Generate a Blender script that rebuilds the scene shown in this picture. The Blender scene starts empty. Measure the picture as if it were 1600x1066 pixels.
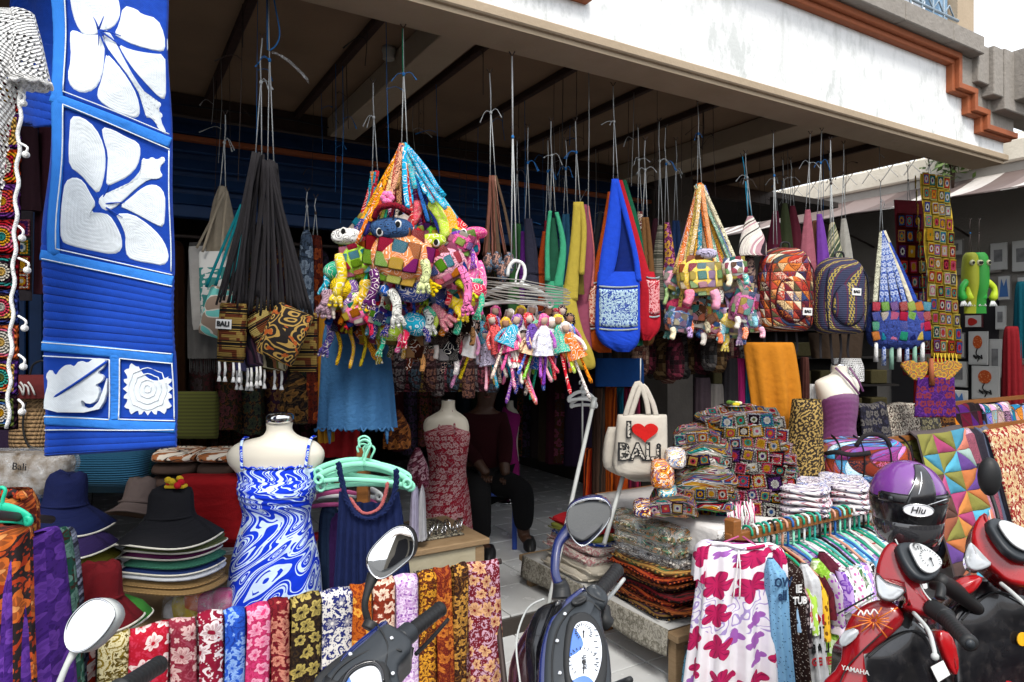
import bpy, math, random
from math import sin, cos, pi, radians, sqrt, atan2, exp
from mathutils import Vector as V, Matrix
R = random.Random(7)
SC = bpy.context.scene
COL = SC.collection
# ---------------------------------------------------------------- camera
F = 1060.0; TH = radians(31); CU, CV = 800.0, 530.0
CAM = V((0, 0, 1.6)); FW = V((sin(TH), cos(TH), 0)); RT = V((cos(TH), -sin(TH), 0)); UP = V((0, 0, 1))
cd = bpy.data.cameras.new('camera'); co = bpy.data.objects.new('camera', cd); COL.objects.link(co)
cd.sensor_width = 36; cd.lens = 36*F/1600; cd.clip_start = .05; cd.clip_end = 400; cd.shift_y = -3/1600
co.location = CAM; co.rotation_euler = (radians(90), 0, -TH); SC.camera = co
SC.render.resolution_x = 1024; SC.render.resolution_y = 682
# ---------------------------------------------------------------- light
SUN_EL, SUN_AZ = radians(52), radians(208)      # azimuth clockwise from +Y; the sun stands behind the camera to the left
w = bpy.data.worlds.new('World'); SC.world = w; w.use_nodes = True
nt = w.node_tree; nt.nodes.clear()
wo = nt.nodes.new('ShaderNodeOutputWorld'); bg = nt.nodes.new('ShaderNodeBackground'); sk = nt.nodes.new('ShaderNodeTexSky')
sk.sky_type = 'NISHITA'; sk.sun_disc = False; sk.sun_elevation = SUN_EL; sk.sun_rotation = SUN_AZ
sk.air_density = 1.0; sk.dust_density = 4.0; sk.ozone_density = 1.0
hz = nt.nodes.new('ShaderNodeMix'); hz.data_type = 'RGBA'; hz.inputs[0].default_value = .62
nt.links.new(sk.outputs[0], hz.inputs[6]); hz.inputs[7].default_value = (10.5, 10.9, 11.4, 1)     # thin bright cloud over the whole sky
nt.links.new(hz.outputs[2], bg.inputs[0]); bg.inputs[1].default_value = .12
nt.links.new(bg.outputs[0], wo.inputs[0])
sd = bpy.data.lights.new('sun', 'SUN'); so = bpy.data.objects.new('sun', sd); COL.objects.link(so)
sd.energy = 1.5; sd.angle = radians(14); sd.color = (1, .96, .9)
so.rotation_euler = (radians(90)-SUN_EL, 0, radians(180)-SUN_AZ)
SC.view_settings.view_transform = 'Standard'; SC.view_settings.look = 'None'
SC.view_settings.exposure = .85; SC.view_settings.gamma = 1; SC.view_settings.use_curve_mapping = False
# ---------------------------------------------------------------- pixel <-> place helpers
def at(u, v, d): return CAM + FW*d + RT*((u-CU)/F*d) - UP*((v-CV)/F*d)
def _ray(u, v): return FW + RT*((u-CU)/F) - UP*((v-CV)/F)
def aY(u, v, y): r = _ray(u, v); return CAM + r*(y/r.y)
def aX(u, v, x): r = _ray(u, v); return CAM + r*(x/r.x)
def aZ(u, v, z): r = _ray(u, v); return CAM + r*((z-1.6)/r.z)
def dY(u, y): return y/_ray(u, CV).y
# ---------------------------------------------------------------- colour and node language
def lin(h):
 if not isinstance(h, str): return tuple(h)+(1,) if len(h) == 3 else tuple(h)
 o = []
 for i in (0, 2, 4):
  c = int(h[i:i+2], 16)/255
  o.append(c/12.92 if c <= .04045 else ((c+.055)/1.055)**2.4)
 return (*o, 1)
NT = None
def nd(t, **k):
 n = NT.nodes.new('ShaderNode'+t)
 for a, b in k.items(): setattr(n, a, b)
 return n
def put(x, s):
 if isinstance(x, E): NT.links.new(x.s, s)
 elif isinstance(x, bpy.types.NodeSocket): NT.links.new(x, s)
 else: s.default_value = x
def mth(op, *a, clamp=False):
 n = nd('Math', operation=op, use_clamp=clamp)
 for i, x in enumerate(a): put(x, n.inputs[i])
 return E(n.outputs[0])
class E:
 def __init__(s, k): s.s = k
 def __add__(a, b): return mth('ADD', a, b)
 __radd__ = __add__
 def __sub__(a, b): return mth('SUBTRACT', a, b)
 def __rsub__(a, b): return mth('SUBTRACT', b, a)
 def __mul__(a, b): return mth('MULTIPLY', a, b)
 __rmul__ = __mul__
 def __truediv__(a, b): return mth('DIVIDE', a, b)
def fr(x): return mth('FRACT', x)
def flr(x): return mth('FLOOR', x)
def ab(x): return mth('ABSOLUTE', x)
def sn(x): return mth('SINE', x)
def lt(a, b, s=0): return mth('MULTIPLY_ADD', b-a if isinstance(b, E) else mth('SUBTRACT', b, a), s, .5, clamp=True) if s else mth('LESS_THAN', a, b)
def gt(a, b): return mth('GREATER_THAN', a, b)
def mx(a, b): return mth('MAXIMUM', a, b)
def mn(a, b): return mth('MINIMUM', a, b)
def xyz(x, y, z=0):
 n = nd('CombineXYZ'); put(x, n.inputs[0]); put(y, n.inputs[1]); put(z, n.inputs[2]); return n.outputs[0]
def uv():
 n = nd('UVMap', uv_map='uv'); s = nd('SeparateXYZ'); NT.links.new(n.outputs[0], s.inputs[0]); return E(s.outputs[0]), E(s.outputs[1])
def obxyz():
 n = nd('TexCoord'); s = nd('SeparateXYZ'); NT.links.new(n.outputs['Object'], s.inputs[0]); return E(s.outputs[0]), E(s.outputs[1]), E(s.outputs[2])
def orand(): return E(nd('ObjectInfo').outputs['Random'])
def ocol(): return nd('ObjectInfo').outputs['Color']
def noi(x, y, k, det=2, z=0, ro=.5):
 n = nd('TexNoise'); NT.links.new(xyz(x, y, z), n.inputs['Vector']); n.inputs['Scale'].default_value = k
 n.inputs['Detail'].default_value = det; n.inputs['Roughness'].default_value = ro; return E(n.outputs[0])
def vor(x, y, k, feat='F1', out='Distance', rnd=1):
 n = nd('TexVoronoi', voronoi_dimensions='2D', feature=feat); NT.links.new(xyz(x, y), n.inputs['Vector'])
 n.inputs['Scale'].default_value = k; n.inputs['Randomness'].default_value = rnd; return E(n.outputs[out])
def hsh(x, y, out='Value'):
 n = nd('TexWhiteNoise', noise_dimensions='2D'); NT.links.new(xyz(x, y), n.inputs['Vector']); return E(n.outputs[out])
def mix(a, b, f, mode='MIX'):
 n = nd('Mix', data_type='RGBA', blend_type=mode)
 put(f, n.inputs[0])
 for x, i in ((a, 6), (b, 7)):
  if isinstance(x, (str, tuple)): x = lin(x)
  put(x, n.inputs[i])
 return E(n.outputs[2])
def ramp(f, cols):
 n = nd('ValToRGB'); cr = n.color_ramp; cr.interpolation = 'CONSTANT'
 while len(cr.elements) < len(cols): cr.elements.new(.5)
 for i, c in enumerate(cols): cr.elements[i].position = i/len(cols); cr.elements[i].color = lin(c)
 put(f, n.inputs[0]); return E(n.outputs[0])
MATS = {}
def mat(name, fn, rough=.85, spec=.3, metal=0, bump=None, bd=.004, coat=0, sheen=0, trans=0, alpha=None, emit=None):
 """fn() -> colour (hex, tuple or E); may return (colour, height)"""
 global NT
 if name in MATS: return MATS[name]
 m = bpy.data.materials.new(name); m.use_nodes = True; NT = m.node_tree; NT.nodes.clear()
 o = nd('OutputMaterial'); p = nd('BsdfPrincipled'); NT.links.new(p.outputs[0], o.inputs[0])
 r = fn() if callable(fn) else fn
 h = None
 if isinstance(r, tuple) and len(r) == 2 and isinstance(r[1], E): r, h = r
 put(lin(r) if isinstance(r, (str, tuple)) else r, p.inputs['Base Color'])
 rr = rough() if callable(rough) else rough
 put(rr, p.inputs['Roughness']); p.inputs['Specular IOR Level'].default_value = spec; p.inputs['Metallic'].default_value = metal
 p.inputs['Coat Weight'].default_value = coat; p.inputs['Coat Roughness'].default_value = .06
 if sheen: p.inputs['Sheen Weight'].default_value = sheen
 if trans: p.inputs['Transmission Weight'].default_value = trans
 if alpha is not None: put(alpha() if callable(alpha) else alpha, p.inputs['Alpha'])
 if h is None and bump: h = bump()
 if h is not None:
  b = nd('Bump'); b.inputs['Strength'].default_value = 1; b.inputs['Distance'].default_value = bd
  put(h, b.inputs['Height']); NT.links.new(b.outputs[0], p.inputs['Normal'])
 MATS[name] = m; return m
def wear(col, amt=.25, k=9):
 x, y, z = obxyz(); f = noi(x, y, k, 4, z)
 return mix(col, mix(col, (.02, .02, .02), amt), f)
def cloth(name, col, amt=.22, k=160, rough=.9, sheen=0, bd=.0015, cr=22):
 """plain woven cloth: thread grain, soft crumple"""
 def f():
  x, y = uv(); g = sn(x*k*6)*sn(y*k*6); n = noi(x, y, cr, 3)
  return mix(col, mix(col, (0.01, 0.01, 0.012), amt*1.6), noi(x, y, 40, 3)*.6), g*.12 + n*4
 return mat(name, f, rough, .15, sheen=sheen, bd=bd)
def paint(name, col, rough=.4, amt=.12, **k): return mat(name, lambda: wear(col, amt), rough, **k)
def metalm(name, col, rough=.3): return mat(name, lambda: wear(col, .3, 30), rough, .5, 1)
# ---------------------------------------------------------------- printed cloth patterns
def fl_mask(x, y, k, n, prob=1., sx=0, w=.05, big=.46):
 """flowers on a jittered grid -> (inside, outline, vein, centre)"""
 X = x*k+sx; Y = y*k+sx*.7; row = flr(Y); X = X + fr(row*.5)
 cx, cy = flr(X), flr(Y); h = hsh(cx, cy); h2 = hsh(cx+17, cy+5)
 px = fr(X)-.5 + (h-.5)*.22; py = fr(Y)-.5 + (h2-.5)*.22
 a = mth('ARCTAN2', py, px) + h*6.28; r = mth('SQRT', px*px+py*py)
 pr = (ab(sn(a*(n/2)))*.45+.55)*big*(h2*.35+.68)
 ok = lt(h, prob)
 ins = lt(r, pr)*ok; out = lt(ab(r-pr), w)*ok
 vein = gt(sn(a*n*2), .72)*gt(r, .12)*ins; cen = lt(r, .1)*ok
 return ins, out, vein, cen
def batik(name, bg, pet, line, k=15, n=5, vk=9, ctr=None, second=None, vw=.1, rough=.85, prob=.85, w=.055, fill=.5):
 def f():
  x, y = uv(); q = noi(x, y, 26, 1); X = x+(q-.5)*.03; Y = y+(noi(y, x, 23, 1)-.5)*.03
  wx = X+(noi(x, y, 9, 1)-.5)*.09; wy = Y+(noi(y, x, 9, 1, 5)-.5)*.09; t = fr(vor(wx, wy, vk*1.5)*2.3); vine = lt(ab(t-.5), vw*1.15)
  c = mix(bg, line, vine)
  dots = lt(vor(x, y, k*5.5), .22); c = mix(c, line, dots*.8)
  i2, o2, v2, c2 = fl_mask(X, Y, k*1.9, 4, .6, 3.3, .09)
  c = mix(c, second or line, i2); c = mix(c, bg, o2*.9)
  i, o, v, cc = fl_mask(X, Y, k, n, prob, 0, w)
  c = mix(c, mix(bg, pet, fill), i); c = mix(c, pet, v*.9); c = mix(c, pet, o); c = mix(c, ctr or bg, cc)
  c = mix(c, (.02, .015, .02), noi(x, y, 14, 2)*.3)
  return c, noi(x, y, 18, 2)
 return mat(name, f, rough, .15, bd=.006)
def swirl(name, bg, line, k=7, st=2.2, w=.3, detail=None, sy=.6):
 def f():
  x, y = uv(); q = noi(x, y, k*.55, 1, 3); r = noi(y, x, k*.55, 1, 7); X = x+(q-.5)*.075; Y = (y+(r-.5)*.09)*sy
  d = vor(X, Y, k*1.25, 'SMOOTH_F1'); t = fr(d*st*1.5+noi(x, y, k*.4, 0)*.8)
  c = mix(bg, line, lt(ab(t-.5), w*.55)); c = mix(c, bg, lt(ab(t-.52), .05)*gt(noi(x, y, k*2, 1), .47)); c = mix(c, detail or line, lt(ab(t-.93), .035))
  return c, noi(x, y, 25, 2)
 return mat(name, f, .85, .2, bd=.005)
def ikat(name, base, a, b, k=9, rough=.9, amp=.35, vert=False):
 def f():
  x, y = uv()
  if vert: x, y = y, x
  j = noi(x, y, 30, 3); Y = y*k; s = fr(Y)
  c = mix(base, a, gt(noi(flr(x*60)/6, flr(y*90)/9, 3, 2), .53))
  c = mix(c, b, lt(ab(s-.5), .09)); c = mix(c, b, lt(ab(s-.68), .035)); c = mix(c, b, lt(ab(s-.32), .035))
  return mix(c, (.02, .02, .02), j*amp), sn(y*900)*.2+noi(x, y, 20, 2)
 return mat(name, f, rough, .1, bd=.003)
def patches(name, cols, k=12, tri=True, motif=.3, warp=.0, seam=.03):
 """sewn patchwork print too small to be cut singly"""
 def f():
  x, y = uv(); q = noi(x, y, 5, 1)
  X = (x+q*warp)*k; Y = (y+q*warp)*k; cx, cy = flr(X), flr(Y); fx, fy = fr(X), fr(Y)
  side = gt(fx+fy, 1) if tri else 0.
  h = hsh(cx+side*31.7 if tri else cx, cy)
  c = ramp(h, cols)
  n = noi(x+h*4, y, 55, 1); dark = lt(ab(fr(n*6)-.5), .16)
  c = mix(c, mix(c, ramp(fr(h*7.3), cols), .85), dark*motif*2)
  e = mn(mn(fx, fy), mn(1-fx, 1-fy))
  if tri: e = mn(e, ab(fx+fy-1)*.7)
  c = mix(c, (.03, .02, .02), lt(e, seam)*.7)
  return c, noi(x, y, 18, 2)+mn(e*6, 1)*.6
 return mat(name, f, .88, .15, bd=.005)
def motifs(name, bg, cols, k=22, rough=.85, thr=.2, vk=16):
 """busy small multi-coloured print"""
 def f():
  x, y = uv(); h = vor(x, y, k, 'F1', 'Color'); s = nd('SeparateXYZ'); NT.links.new(h.s, s.inputs[0]); hh = E(s.outputs[0])
  d = vor(x, y, k); c = mix(bg, ramp(hh, cols), lt(d, .50)); c = mix(c, bg, lt(ab(d-.30), .07)); c = mix(c, ramp(fr(hh*5.7), cols), lt(d, .17))
  t = fr(vor(x, y, vk*1.3)*3); c = mix(c, ramp(fr(hh*3.1), cols), lt(ab(t-.5), .09))
  return c, noi(x, y, 20, 2)
 return mat(name, f, rough, .15, bd=.006)
def grannytex(name, border, k=19):
 def f():
  x, y = uv(); x = x+(noi(x, y, 9, 1)-.5)*.02; y = y+(noi(y, x, 9, 1)-.5)*.02; cx, cy = flr(x*k), flr(y*k); fx, fy = (fr(x*k)-.5)*2, (fr(y*k)-.5)*2; r = hsh(cx, cy); a = mx(ab(fx), ab(fy)); c2 = mth('SQRT', fx*fx+fy*fy); pe = mth('ARCTAN2', fx, fy)
  G = ['c01830', 'e8a81c', '2a9a94', 'e86a90', '5a2a78', '3a6ab0', 'e0502a', '8a1828', 'd8d4c8', 'f0c060', 'f0ece0', '70b050']
  c = mix(ramp(r, [border, border, border, '301828', border]), ramp(fr(r*7.7), G), lt(a, .84)); c = mix(c, ramp(fr(r*3.3+.1), G), lt(a, .62)); c = mix(c, ramp(fr(r*11.1+.2), G[4:]+G[:3]), lt(c2+sn(pe*8)*.06, .5)); c = mix(c, ramp(fr(r*17.3), G), lt(c2, .24))
  return mix(c, (.01, .01, .01), gt(sn(c2*30), .6)*.4), sn(c2*30)+noi(x, y, 60, 2)*2
 return mat(name, f, .95, .1, bd=.008)
def spots(name, bg, col, k=30, r=.3, amt=.1, col2=None):
 def f():
  x, y = uv(); d = vor(x, y, k); c = mix(bg, col, lt(d, r))
  if col2: c = mix(c, col2, lt(ab(d-r*1.2), .07))
  return mix(c, (.02, .02, .02), noi(x, y, 25, 2)*amt), noi(x, y, 22, 2)
 return mat(name, f, .88, .15, bd=.005)
def stripes(name, cols, k=20, vert=True, wob=.02, rough=.88):
 def f():
  x, y = uv(); t = x if vert else y; o = y if vert else x
  t = t + (noi(x, y, 10, 2)-.5)*wob
  return ramp(hsh(flr(t*k), 3), cols), noi(x, y, 22, 2)+sn(t*k*6.28)*.2
 return mat(name, f, rough, .15, bd=.004)
# ---------------------------------------------------------------- mesh builder
class MB:
 def __init__(s): s.v = []; s.f = []; s.uv = []; s.sm = []; s.mi = []
 def add(s, vs, fs, uvs=None, sm=True, mi=0, m=None):
  o = len(s.v)
  if m is not None: vs = [m @ V(p) for p in vs]
  s.v += [tuple(p) for p in vs]
  s.uv += uvs if uvs else [(p[0], p[2]) for p in vs]
  s.f += [tuple(i+o for i in f) for f in fs]; s.sm += [sm]*len(fs); s.mi += [mi]*len(fs)
  return s
 def box(s, c, sz, rz=0, b=0, mi=0, rx=0, ry=0):
  x, y, z = sz[0]/2, sz[1]/2, sz[2]/2; M = Matrix.Translation(V(c)) @ Matrix.Rotation(rz, 4, 'Z') @ Matrix.Rotation(ry, 4, 'Y') @ Matrix.Rotation(rx, 4, 'X')
  if b <= 0:
   P = [(i*x, j*y, k*z) for i in (-1, 1) for j in (-1, 1) for k in (-1, 1)]
   return s.add(P, [(0, 1, 3, 2), (4, 6, 7, 5), (0, 4, 5, 1), (2, 3, 7, 6), (0, 2, 6, 4), (1, 5, 7, 3)], [(p[0]+p[1], p[2]+p[1]*.5) for p in P], False, mi, M)
  b = min(b, x*.9, y*.9, z*.9); P = []; idx = {}
  for i in (-1, 1):
   for j in (-1, 1):
    for k in (-1, 1):
     for a in range(3):
      q = [i*(x-b), j*(y-b), k*(z-b)]; q[a] = (i*x, j*y, k*z)[a]; idx[i, j, k, a] = len(P); P.append(tuple(q))
  fs = []
  def o4(l, n):
   A, B, C = V(P[l[0]]), V(P[l[1]]), V(P[l[2]]); return l if (B-A).cross(C-A).dot(V(n)) > 0 else l[::-1]
  for a in range(3):
   for sg in (-1, 1):
    q = []
    for (p_, r_) in ((-1, -1), (1, -1), (1, 1), (-1, 1)):
     t = [0, 0, 0]; t[a] = sg; t[(a+1) % 3] = p_; t[(a+2) % 3] = r_; q.append(idx[t[0], t[1], t[2], a])
    n = [0, 0, 0]; n[a] = sg; fs.append(tuple(o4(q, n)))
   for p_ in (-1, 1):
    for r_ in (-1, 1):
     c0 = (a+1) % 3; c1 = (a+2) % 3; q = []
     for sa, ax in ((-1, c0), (1, c0), (1, c1), (-1, c1)):
      t = [0, 0, 0]; t[a] = sa; t[c0] = p_; t[c1] = r_; q.append(idx[t[0], t[1], t[2], ax])
     n = [0, 0, 0]; n[c0] = p_; n[c1] = r_; fs.append(tuple(o4(q, n)))
  for i in (-1, 1):
   for j in (-1, 1):
    for k in (-1, 1): fs.append(tuple(o4([idx[i, j, k, a] for a in range(3)], (i, j, k))))
  return s.add(P, fs, [(p[0]+p[1], p[2]+p[1]*.5) for p in P], False, mi, M)
 def tube(s, path, r, n=8, closed=False, cap=True, mi=0, flat=1, sm=True, up=None):
  P = [V(p) for p in path]; k = len(P); rr = r if isinstance(r, (list, tuple)) else [r]*k
  vs = []; uvs = []; L = 0; up = V(up) if up else None; pn = None
  for i in range(k):
   if closed: t = P[(i+1) % k]-P[i-1]
   else: t = P[min(i+1, k-1)]-P[max(i-1, 0)]
   t = t.normalized() if t.length > 1e-9 else V((0, 0, 1))
   if pn is None:
    a = up if up else (V((0, 1, 0)) if abs(t.y) < .9 else V((1, 0, 0)))
   else: a = up if up else pn
   b = (a - t*a.dot(t)); b = b.normalized() if b.length > 1e-6 else t.orthogonal().normalized(); pn = b; c = t.cross(b)
   if i: L += (P[i]-P[i-1]).length
   for j in range(n):
    g = 2*pi*j/n; vs.append(P[i]+(b*cos(g)*flat+c*sin(g))*rr[i]); uvs.append((j/n*rr[i]*6.28, L))
  fs = []
  for i in range(k if closed else k-1):
   for j in range(n):
    a0 = i*n+j; a1 = i*n+(j+1) % n; i2 = (i+1) % k; fs.append((a0, a1, i2*n+(j+1) % n, i2*n+j))
  if cap and not closed: fs.append(tuple(range(n-1, -1, -1))); fs.append(tuple((k-1)*n+j for j in range(n)))
  return s.add(vs, fs, uvs, sm, mi)
 def lathe(s, prof, c=(0, 0, 0), n=24, mi=0, m=None, sx=1, sy=1, cap=True, wob=0, wn=5):
  vs = []; uvs = []; k = len(prof); L = 0
  for i, (r, z) in enumerate(prof):
   if i: L += sqrt((r-prof[i-1][0])**2+(z-prof[i-1][1])**2)
   for j in range(n):
    g = 2*pi*j/n; w_ = wob*r*sin(g*wn+1)
    vs.append((c[0]+r*cos(g)*sx, c[1]+r*sin(g)*sy, c[2]+z+w_)); uvs.append((g*max(r, .02), L))
  fs = [(i*n+j, i*n+(j+1) % n, (i+1)*n+(j+1) % n, (i+1)*n+j) for i in range(k-1) for j in range(n)]
  if cap:
   if prof[0][0] > 1e-4: fs.append(tuple(range(n-1, -1, -1)))
   if prof[-1][0] > 1e-4: fs.append(tuple((k-1)*n+j for j in range(n)))
  return s.add(vs, fs, uvs, True, mi, m)
 def ball(s, c, r, n=14, mi=0, m=None, k=None, p=1):
  k = k or max(5, n//2); r = r if isinstance(r, (tuple, list)) else (r, r, r); vs = []; uvs = []
  def e(x): return (abs(x)**p)*(1 if x >= 0 else -1)
  for i in range(k+1):
   t = pi*i/k-pi/2
   for j in range(n):
    g = 2*pi*j/n; vs.append((c[0]+r[0]*e(cos(t))*e(cos(g)), c[1]+r[1]*e(cos(t))*e(sin(g)), c[2]+r[2]*e(sin(t)))); uvs.append((g*r[0], (t+1.6)*r[2]))
  fs = [(i*n+j, i*n+(j+1) % n, (i+1)*n+(j+1) % n, (i+1)*n+j) for i in range(k) for j in range(n)]
  return s.add(vs, fs, uvs, True, mi, m)
 def grid(s, fn, nu, nv, su=1, sv=1, mi=0, th=0, sm=True):
  """fn(a,b) -> point, a,b in 0..1; th gives the sheet a second side"""
  vs = [fn(i/nu, j/nv) for j in range(nv+1) for i in range(nu+1)]
  uvs = [(i/nu*su, j/nv*sv) for j in range(nv+1) for i in range(nu+1)]; W = nu+1
  fs = [(j*W+i, j*W+i+1, (j+1)*W+i+1, (j+1)*W+i) for j in range(nv) for i in range(nu)]
  s.add(vs, fs, uvs, sm, mi)
  if th:
   vs2 = []
   for j in range(nv+1):
    for i in range(nu+1):
     p = V(vs[j*W+i]); a = V(vs[j*W+min(i+1, nu)])-V(vs[j*W+max(i-1, 0)]); b = V(vs[min(j+1, nv)*W+i])-V(vs[max(j-1, 0)*W+i])
     n = a.cross(b); n = n.normalized() if n.length > 1e-9 else V((0, 1, 0)); vs2.append(p-n*th)
   s.add(vs2, [f[::-1] for f in fs], uvs, sm, mi)
   o = len(s.v)-len(vs2); N = len(vs2); rim = [i for i in range(W)]+[j*W+nu for j in range(1, nv+1)]+[nv*W+i for i in range(nu-1, -1, -1)]+[j*W for j in range(nv-1, 0, -1)]
   for a, b in zip(rim, rim[1:]+rim[:1]): s.f.append((o+a, o+b, o-N+b, o-N+a)); s.sm.append(False); s.mi.append(mi)
  return s
 def prism(s, poly, y0, y1, bev=0, mi=0, m=None, sm=False, pad=0):
  """outline in x,z, drawn anticlockwise seen from -y; front at y0 (nearer), back at y1. pad>0 domes the front"""
  A = sum(poly[i][0]*poly[(i+1) % len(poly)][1]-poly[(i+1) % len(poly)][0]*poly[i][1] for i in range(len(poly)))
  if A < 0: poly = poly[::-1]
  n = len(poly); cx = sum(p[0] for p in poly)/n; cz = sum(p[1] for p in poly)/n
  rings = [(0, y1), (0, y0+bev), (bev, y0)] if bev else [(0, y1), (0, y0)]
  vs = []
  def off(d):
   o = []
   for i in range(n):
    a = V(poly[i-1]); b = V(poly[i]); c = V(poly[(i+1) % n]); t = (c-a); t = t.normalized() if t.length > 1e-9 else V((1, 0)); o.append((b.x-t.y*d, b.y+t.x*d))
   return o
  for d, y in rings: vs += [(p[0], y, p[1]) for p in (off(d) if d else poly)]
  fs = []
  for r in range(len(rings)-1):
   for i in range(n): j = (i+1) % n; fs.append((r*n+j, r*n+i, (r+1)*n+i, (r+1)*n+j))
  L = len(rings)-1; fs = [f[::-1] for f in fs]
  fs.append(tuple(L*n+i for i in range(n))); fs.append(tuple(i for i in range(n-1, -1, -1)))
  return s.add(vs, fs, None, sm, mi, m)
 def pad(s, poly, y0, h, e=.006, mi=0, m=None, steps=4, back=True, uvk=1):
  """cushion-like relief: outline rings shrink to the middle while they rise towards -y"""
  n = len(poly); A = sum(poly[i][0]*poly[(i+1) % n][1]-poly[(i+1) % n][0]*poly[i][1] for i in range(n))
  if A < 0: poly = poly[::-1]
  cx = sum(p[0] for p in poly)/n; cz = sum(p[1] for p in poly)/n; vs = []; 
  for i in range(steps+1):
   t = (i/steps)**1.5; q = 1-t; hh = h*sqrt(max(0, 1-q**4)) if i < steps else h
   if i == steps: q = .0
   vs += [(cx+(p[0]-cx)*q, y0-hh, cz+(p[1]-cz)*q) for p in poly] if q > 0 else [(cx, y0-h, cz)]
  fs = [(r*n+i, r*n+(i+1) % n, (r+1)*n+(i+1) % n, (r+1)*n+i) for r in range(steps-1) for i in range(n)]
  fs += [((steps-1)*n+i, (steps-1)*n+(i+1) % n, steps*n) for i in range(n)]
  if back: fs.append(tuple(range(n-1, -1, -1)))
  return s.add(vs, fs, [(p[0]*uvk, p[2]*uvk) for p in vs], True, mi, m)
 def loft(s, rows, n=28, p=1.0, mi=0, cap=True, rip=0, nr=9, ph=0, m=None, rise=0, uvk=1):
  """rows (z, xl, xr, y, t): flattened rings top to bottom. t = half depth; p<1 boxy. rip = ripple depth growing downwards"""
  vs = []; uvs = []; L = 0; k = len(rows)
  def e(x): return (abs(x)**p)*(1 if x >= 0 else -1)
  for i, (z, xl, xr, y, t) in enumerate(rows):
   if i: L += sqrt((z-rows[i-1][0])**2+((xl-rows[i-1][1]))**2*.3+(t-rows[i-1][4])**2*.8)
   cx = (xl+xr)/2; rx = (xr-xl)/2; g_ = i/(k-1) if k > 1 else 0
   for j in range(n):
    g = 2*pi*j/n; rp = rip*g_*sin(g*nr+ph+g_*.8); q = 1+rp/max(rx, .02)
    X = cx+rx*e(cos(g))*(1+rp*.35/max(rx, .02)); Y = y+t*e(sin(g))+rp*(1 if sin(g) > 0 else -1)*abs(sin(g))
    vs.append((X, Y, z+rise*rp)); uvs.append((g*(rx*.75+t*.25)*uvk, -L*uvk))
  # seam uv: close ring with duplicate column
  vv = []; uu = []
  for i in range(k):
   vv += vs[i*n:(i+1)*n]+[vs[i*n]]; r0 = uvs[i*n:(i+1)*n]; uu += r0+[(2*pi*((rows[i][2]-rows[i][1])/2*.75+rows[i][4]*.25)*uvk, r0[0][1])]
  W = n+1; fs = [(i*W+j+1, i*W+j, (i+1)*W+j, (i+1)*W+j+1) for i in range(k-1) for j in range(n)]
  fs = [f[::-1] for f in fs] if rows[0][0] < rows[-1][0] else fs
  if cap:
   for i, o_ in ((0, range(n)), (k-1, range(n-1, -1, -1))):
    b0 = len(vv); ring = vs[i*n:(i+1)*n]; vv += ring+[tuple(sum(q[a] for q in ring)/n for a in range(3))]; uu += [(q[0]*uvk, q[1]*uvk) for q in vv[b0:]]; o_ = list(o_)
    fs += [(b0+o_[j], b0+o_[(j+1) % n], b0+n) for j in range(n)]
  return s.add(vv, fs, uu, True, mi, m)
 def mesh(s, name, mats, merge=False):
  me = bpy.data.meshes.new(name); me.from_pydata(s.v, [], s.f)
  u = me.uv_layers.new(name='uv'); li = [0]*len(me.loops); me.loops.foreach_get('vertex_index', li)
  fl = []
  for i in li: fl += s.uv[i]
  u.data.foreach_set('uv', fl)
  me.polygons.foreach_set('use_smooth', s.sm); me.polygons.foreach_set('material_index', s.mi)
  for m in (mats if isinstance(mats, (list, tuple)) else [mats]): me.materials.append(m)
  me.update(); return me
def smooth_rows(rows, n):
 """Catmull-Rom resample of tuples"""
 if n <= len(rows): return rows
 out = []; k = len(rows)-1
 for i in range(n):
  t = i/(n-1)*k; a = min(int(t), k-1); f = t-a; P = [rows[max(a-1, 0)], rows[a], rows[a+1], rows[min(a+2, k)]]
  out.append(tuple(.5*(2*p1+(p2-p0)*f+(2*p0-5*p1+4*p2-p3)*f*f+(3*p1-p0-3*p2+p3)*f**3) for p0, p1, p2, p3 in zip(*P)))
 return out
def arc(pts, n=24): return [V(p) for p in smooth_rows([tuple(p) for p in pts], n)]
def blob(cx, cz, rx, rz, n=20, k=0, a=0, rot=0):
 o = []
 for i in range(n):
  g = 2*pi*i/n; q = 1+a*cos(k*g) if k else 1; x, z = rx*cos(g)*q, rz*sin(g)*q; o.append((cx+x*cos(rot)-z*sin(rot), cz+x*sin(rot)+z*cos(rot)))
 return o
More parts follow.
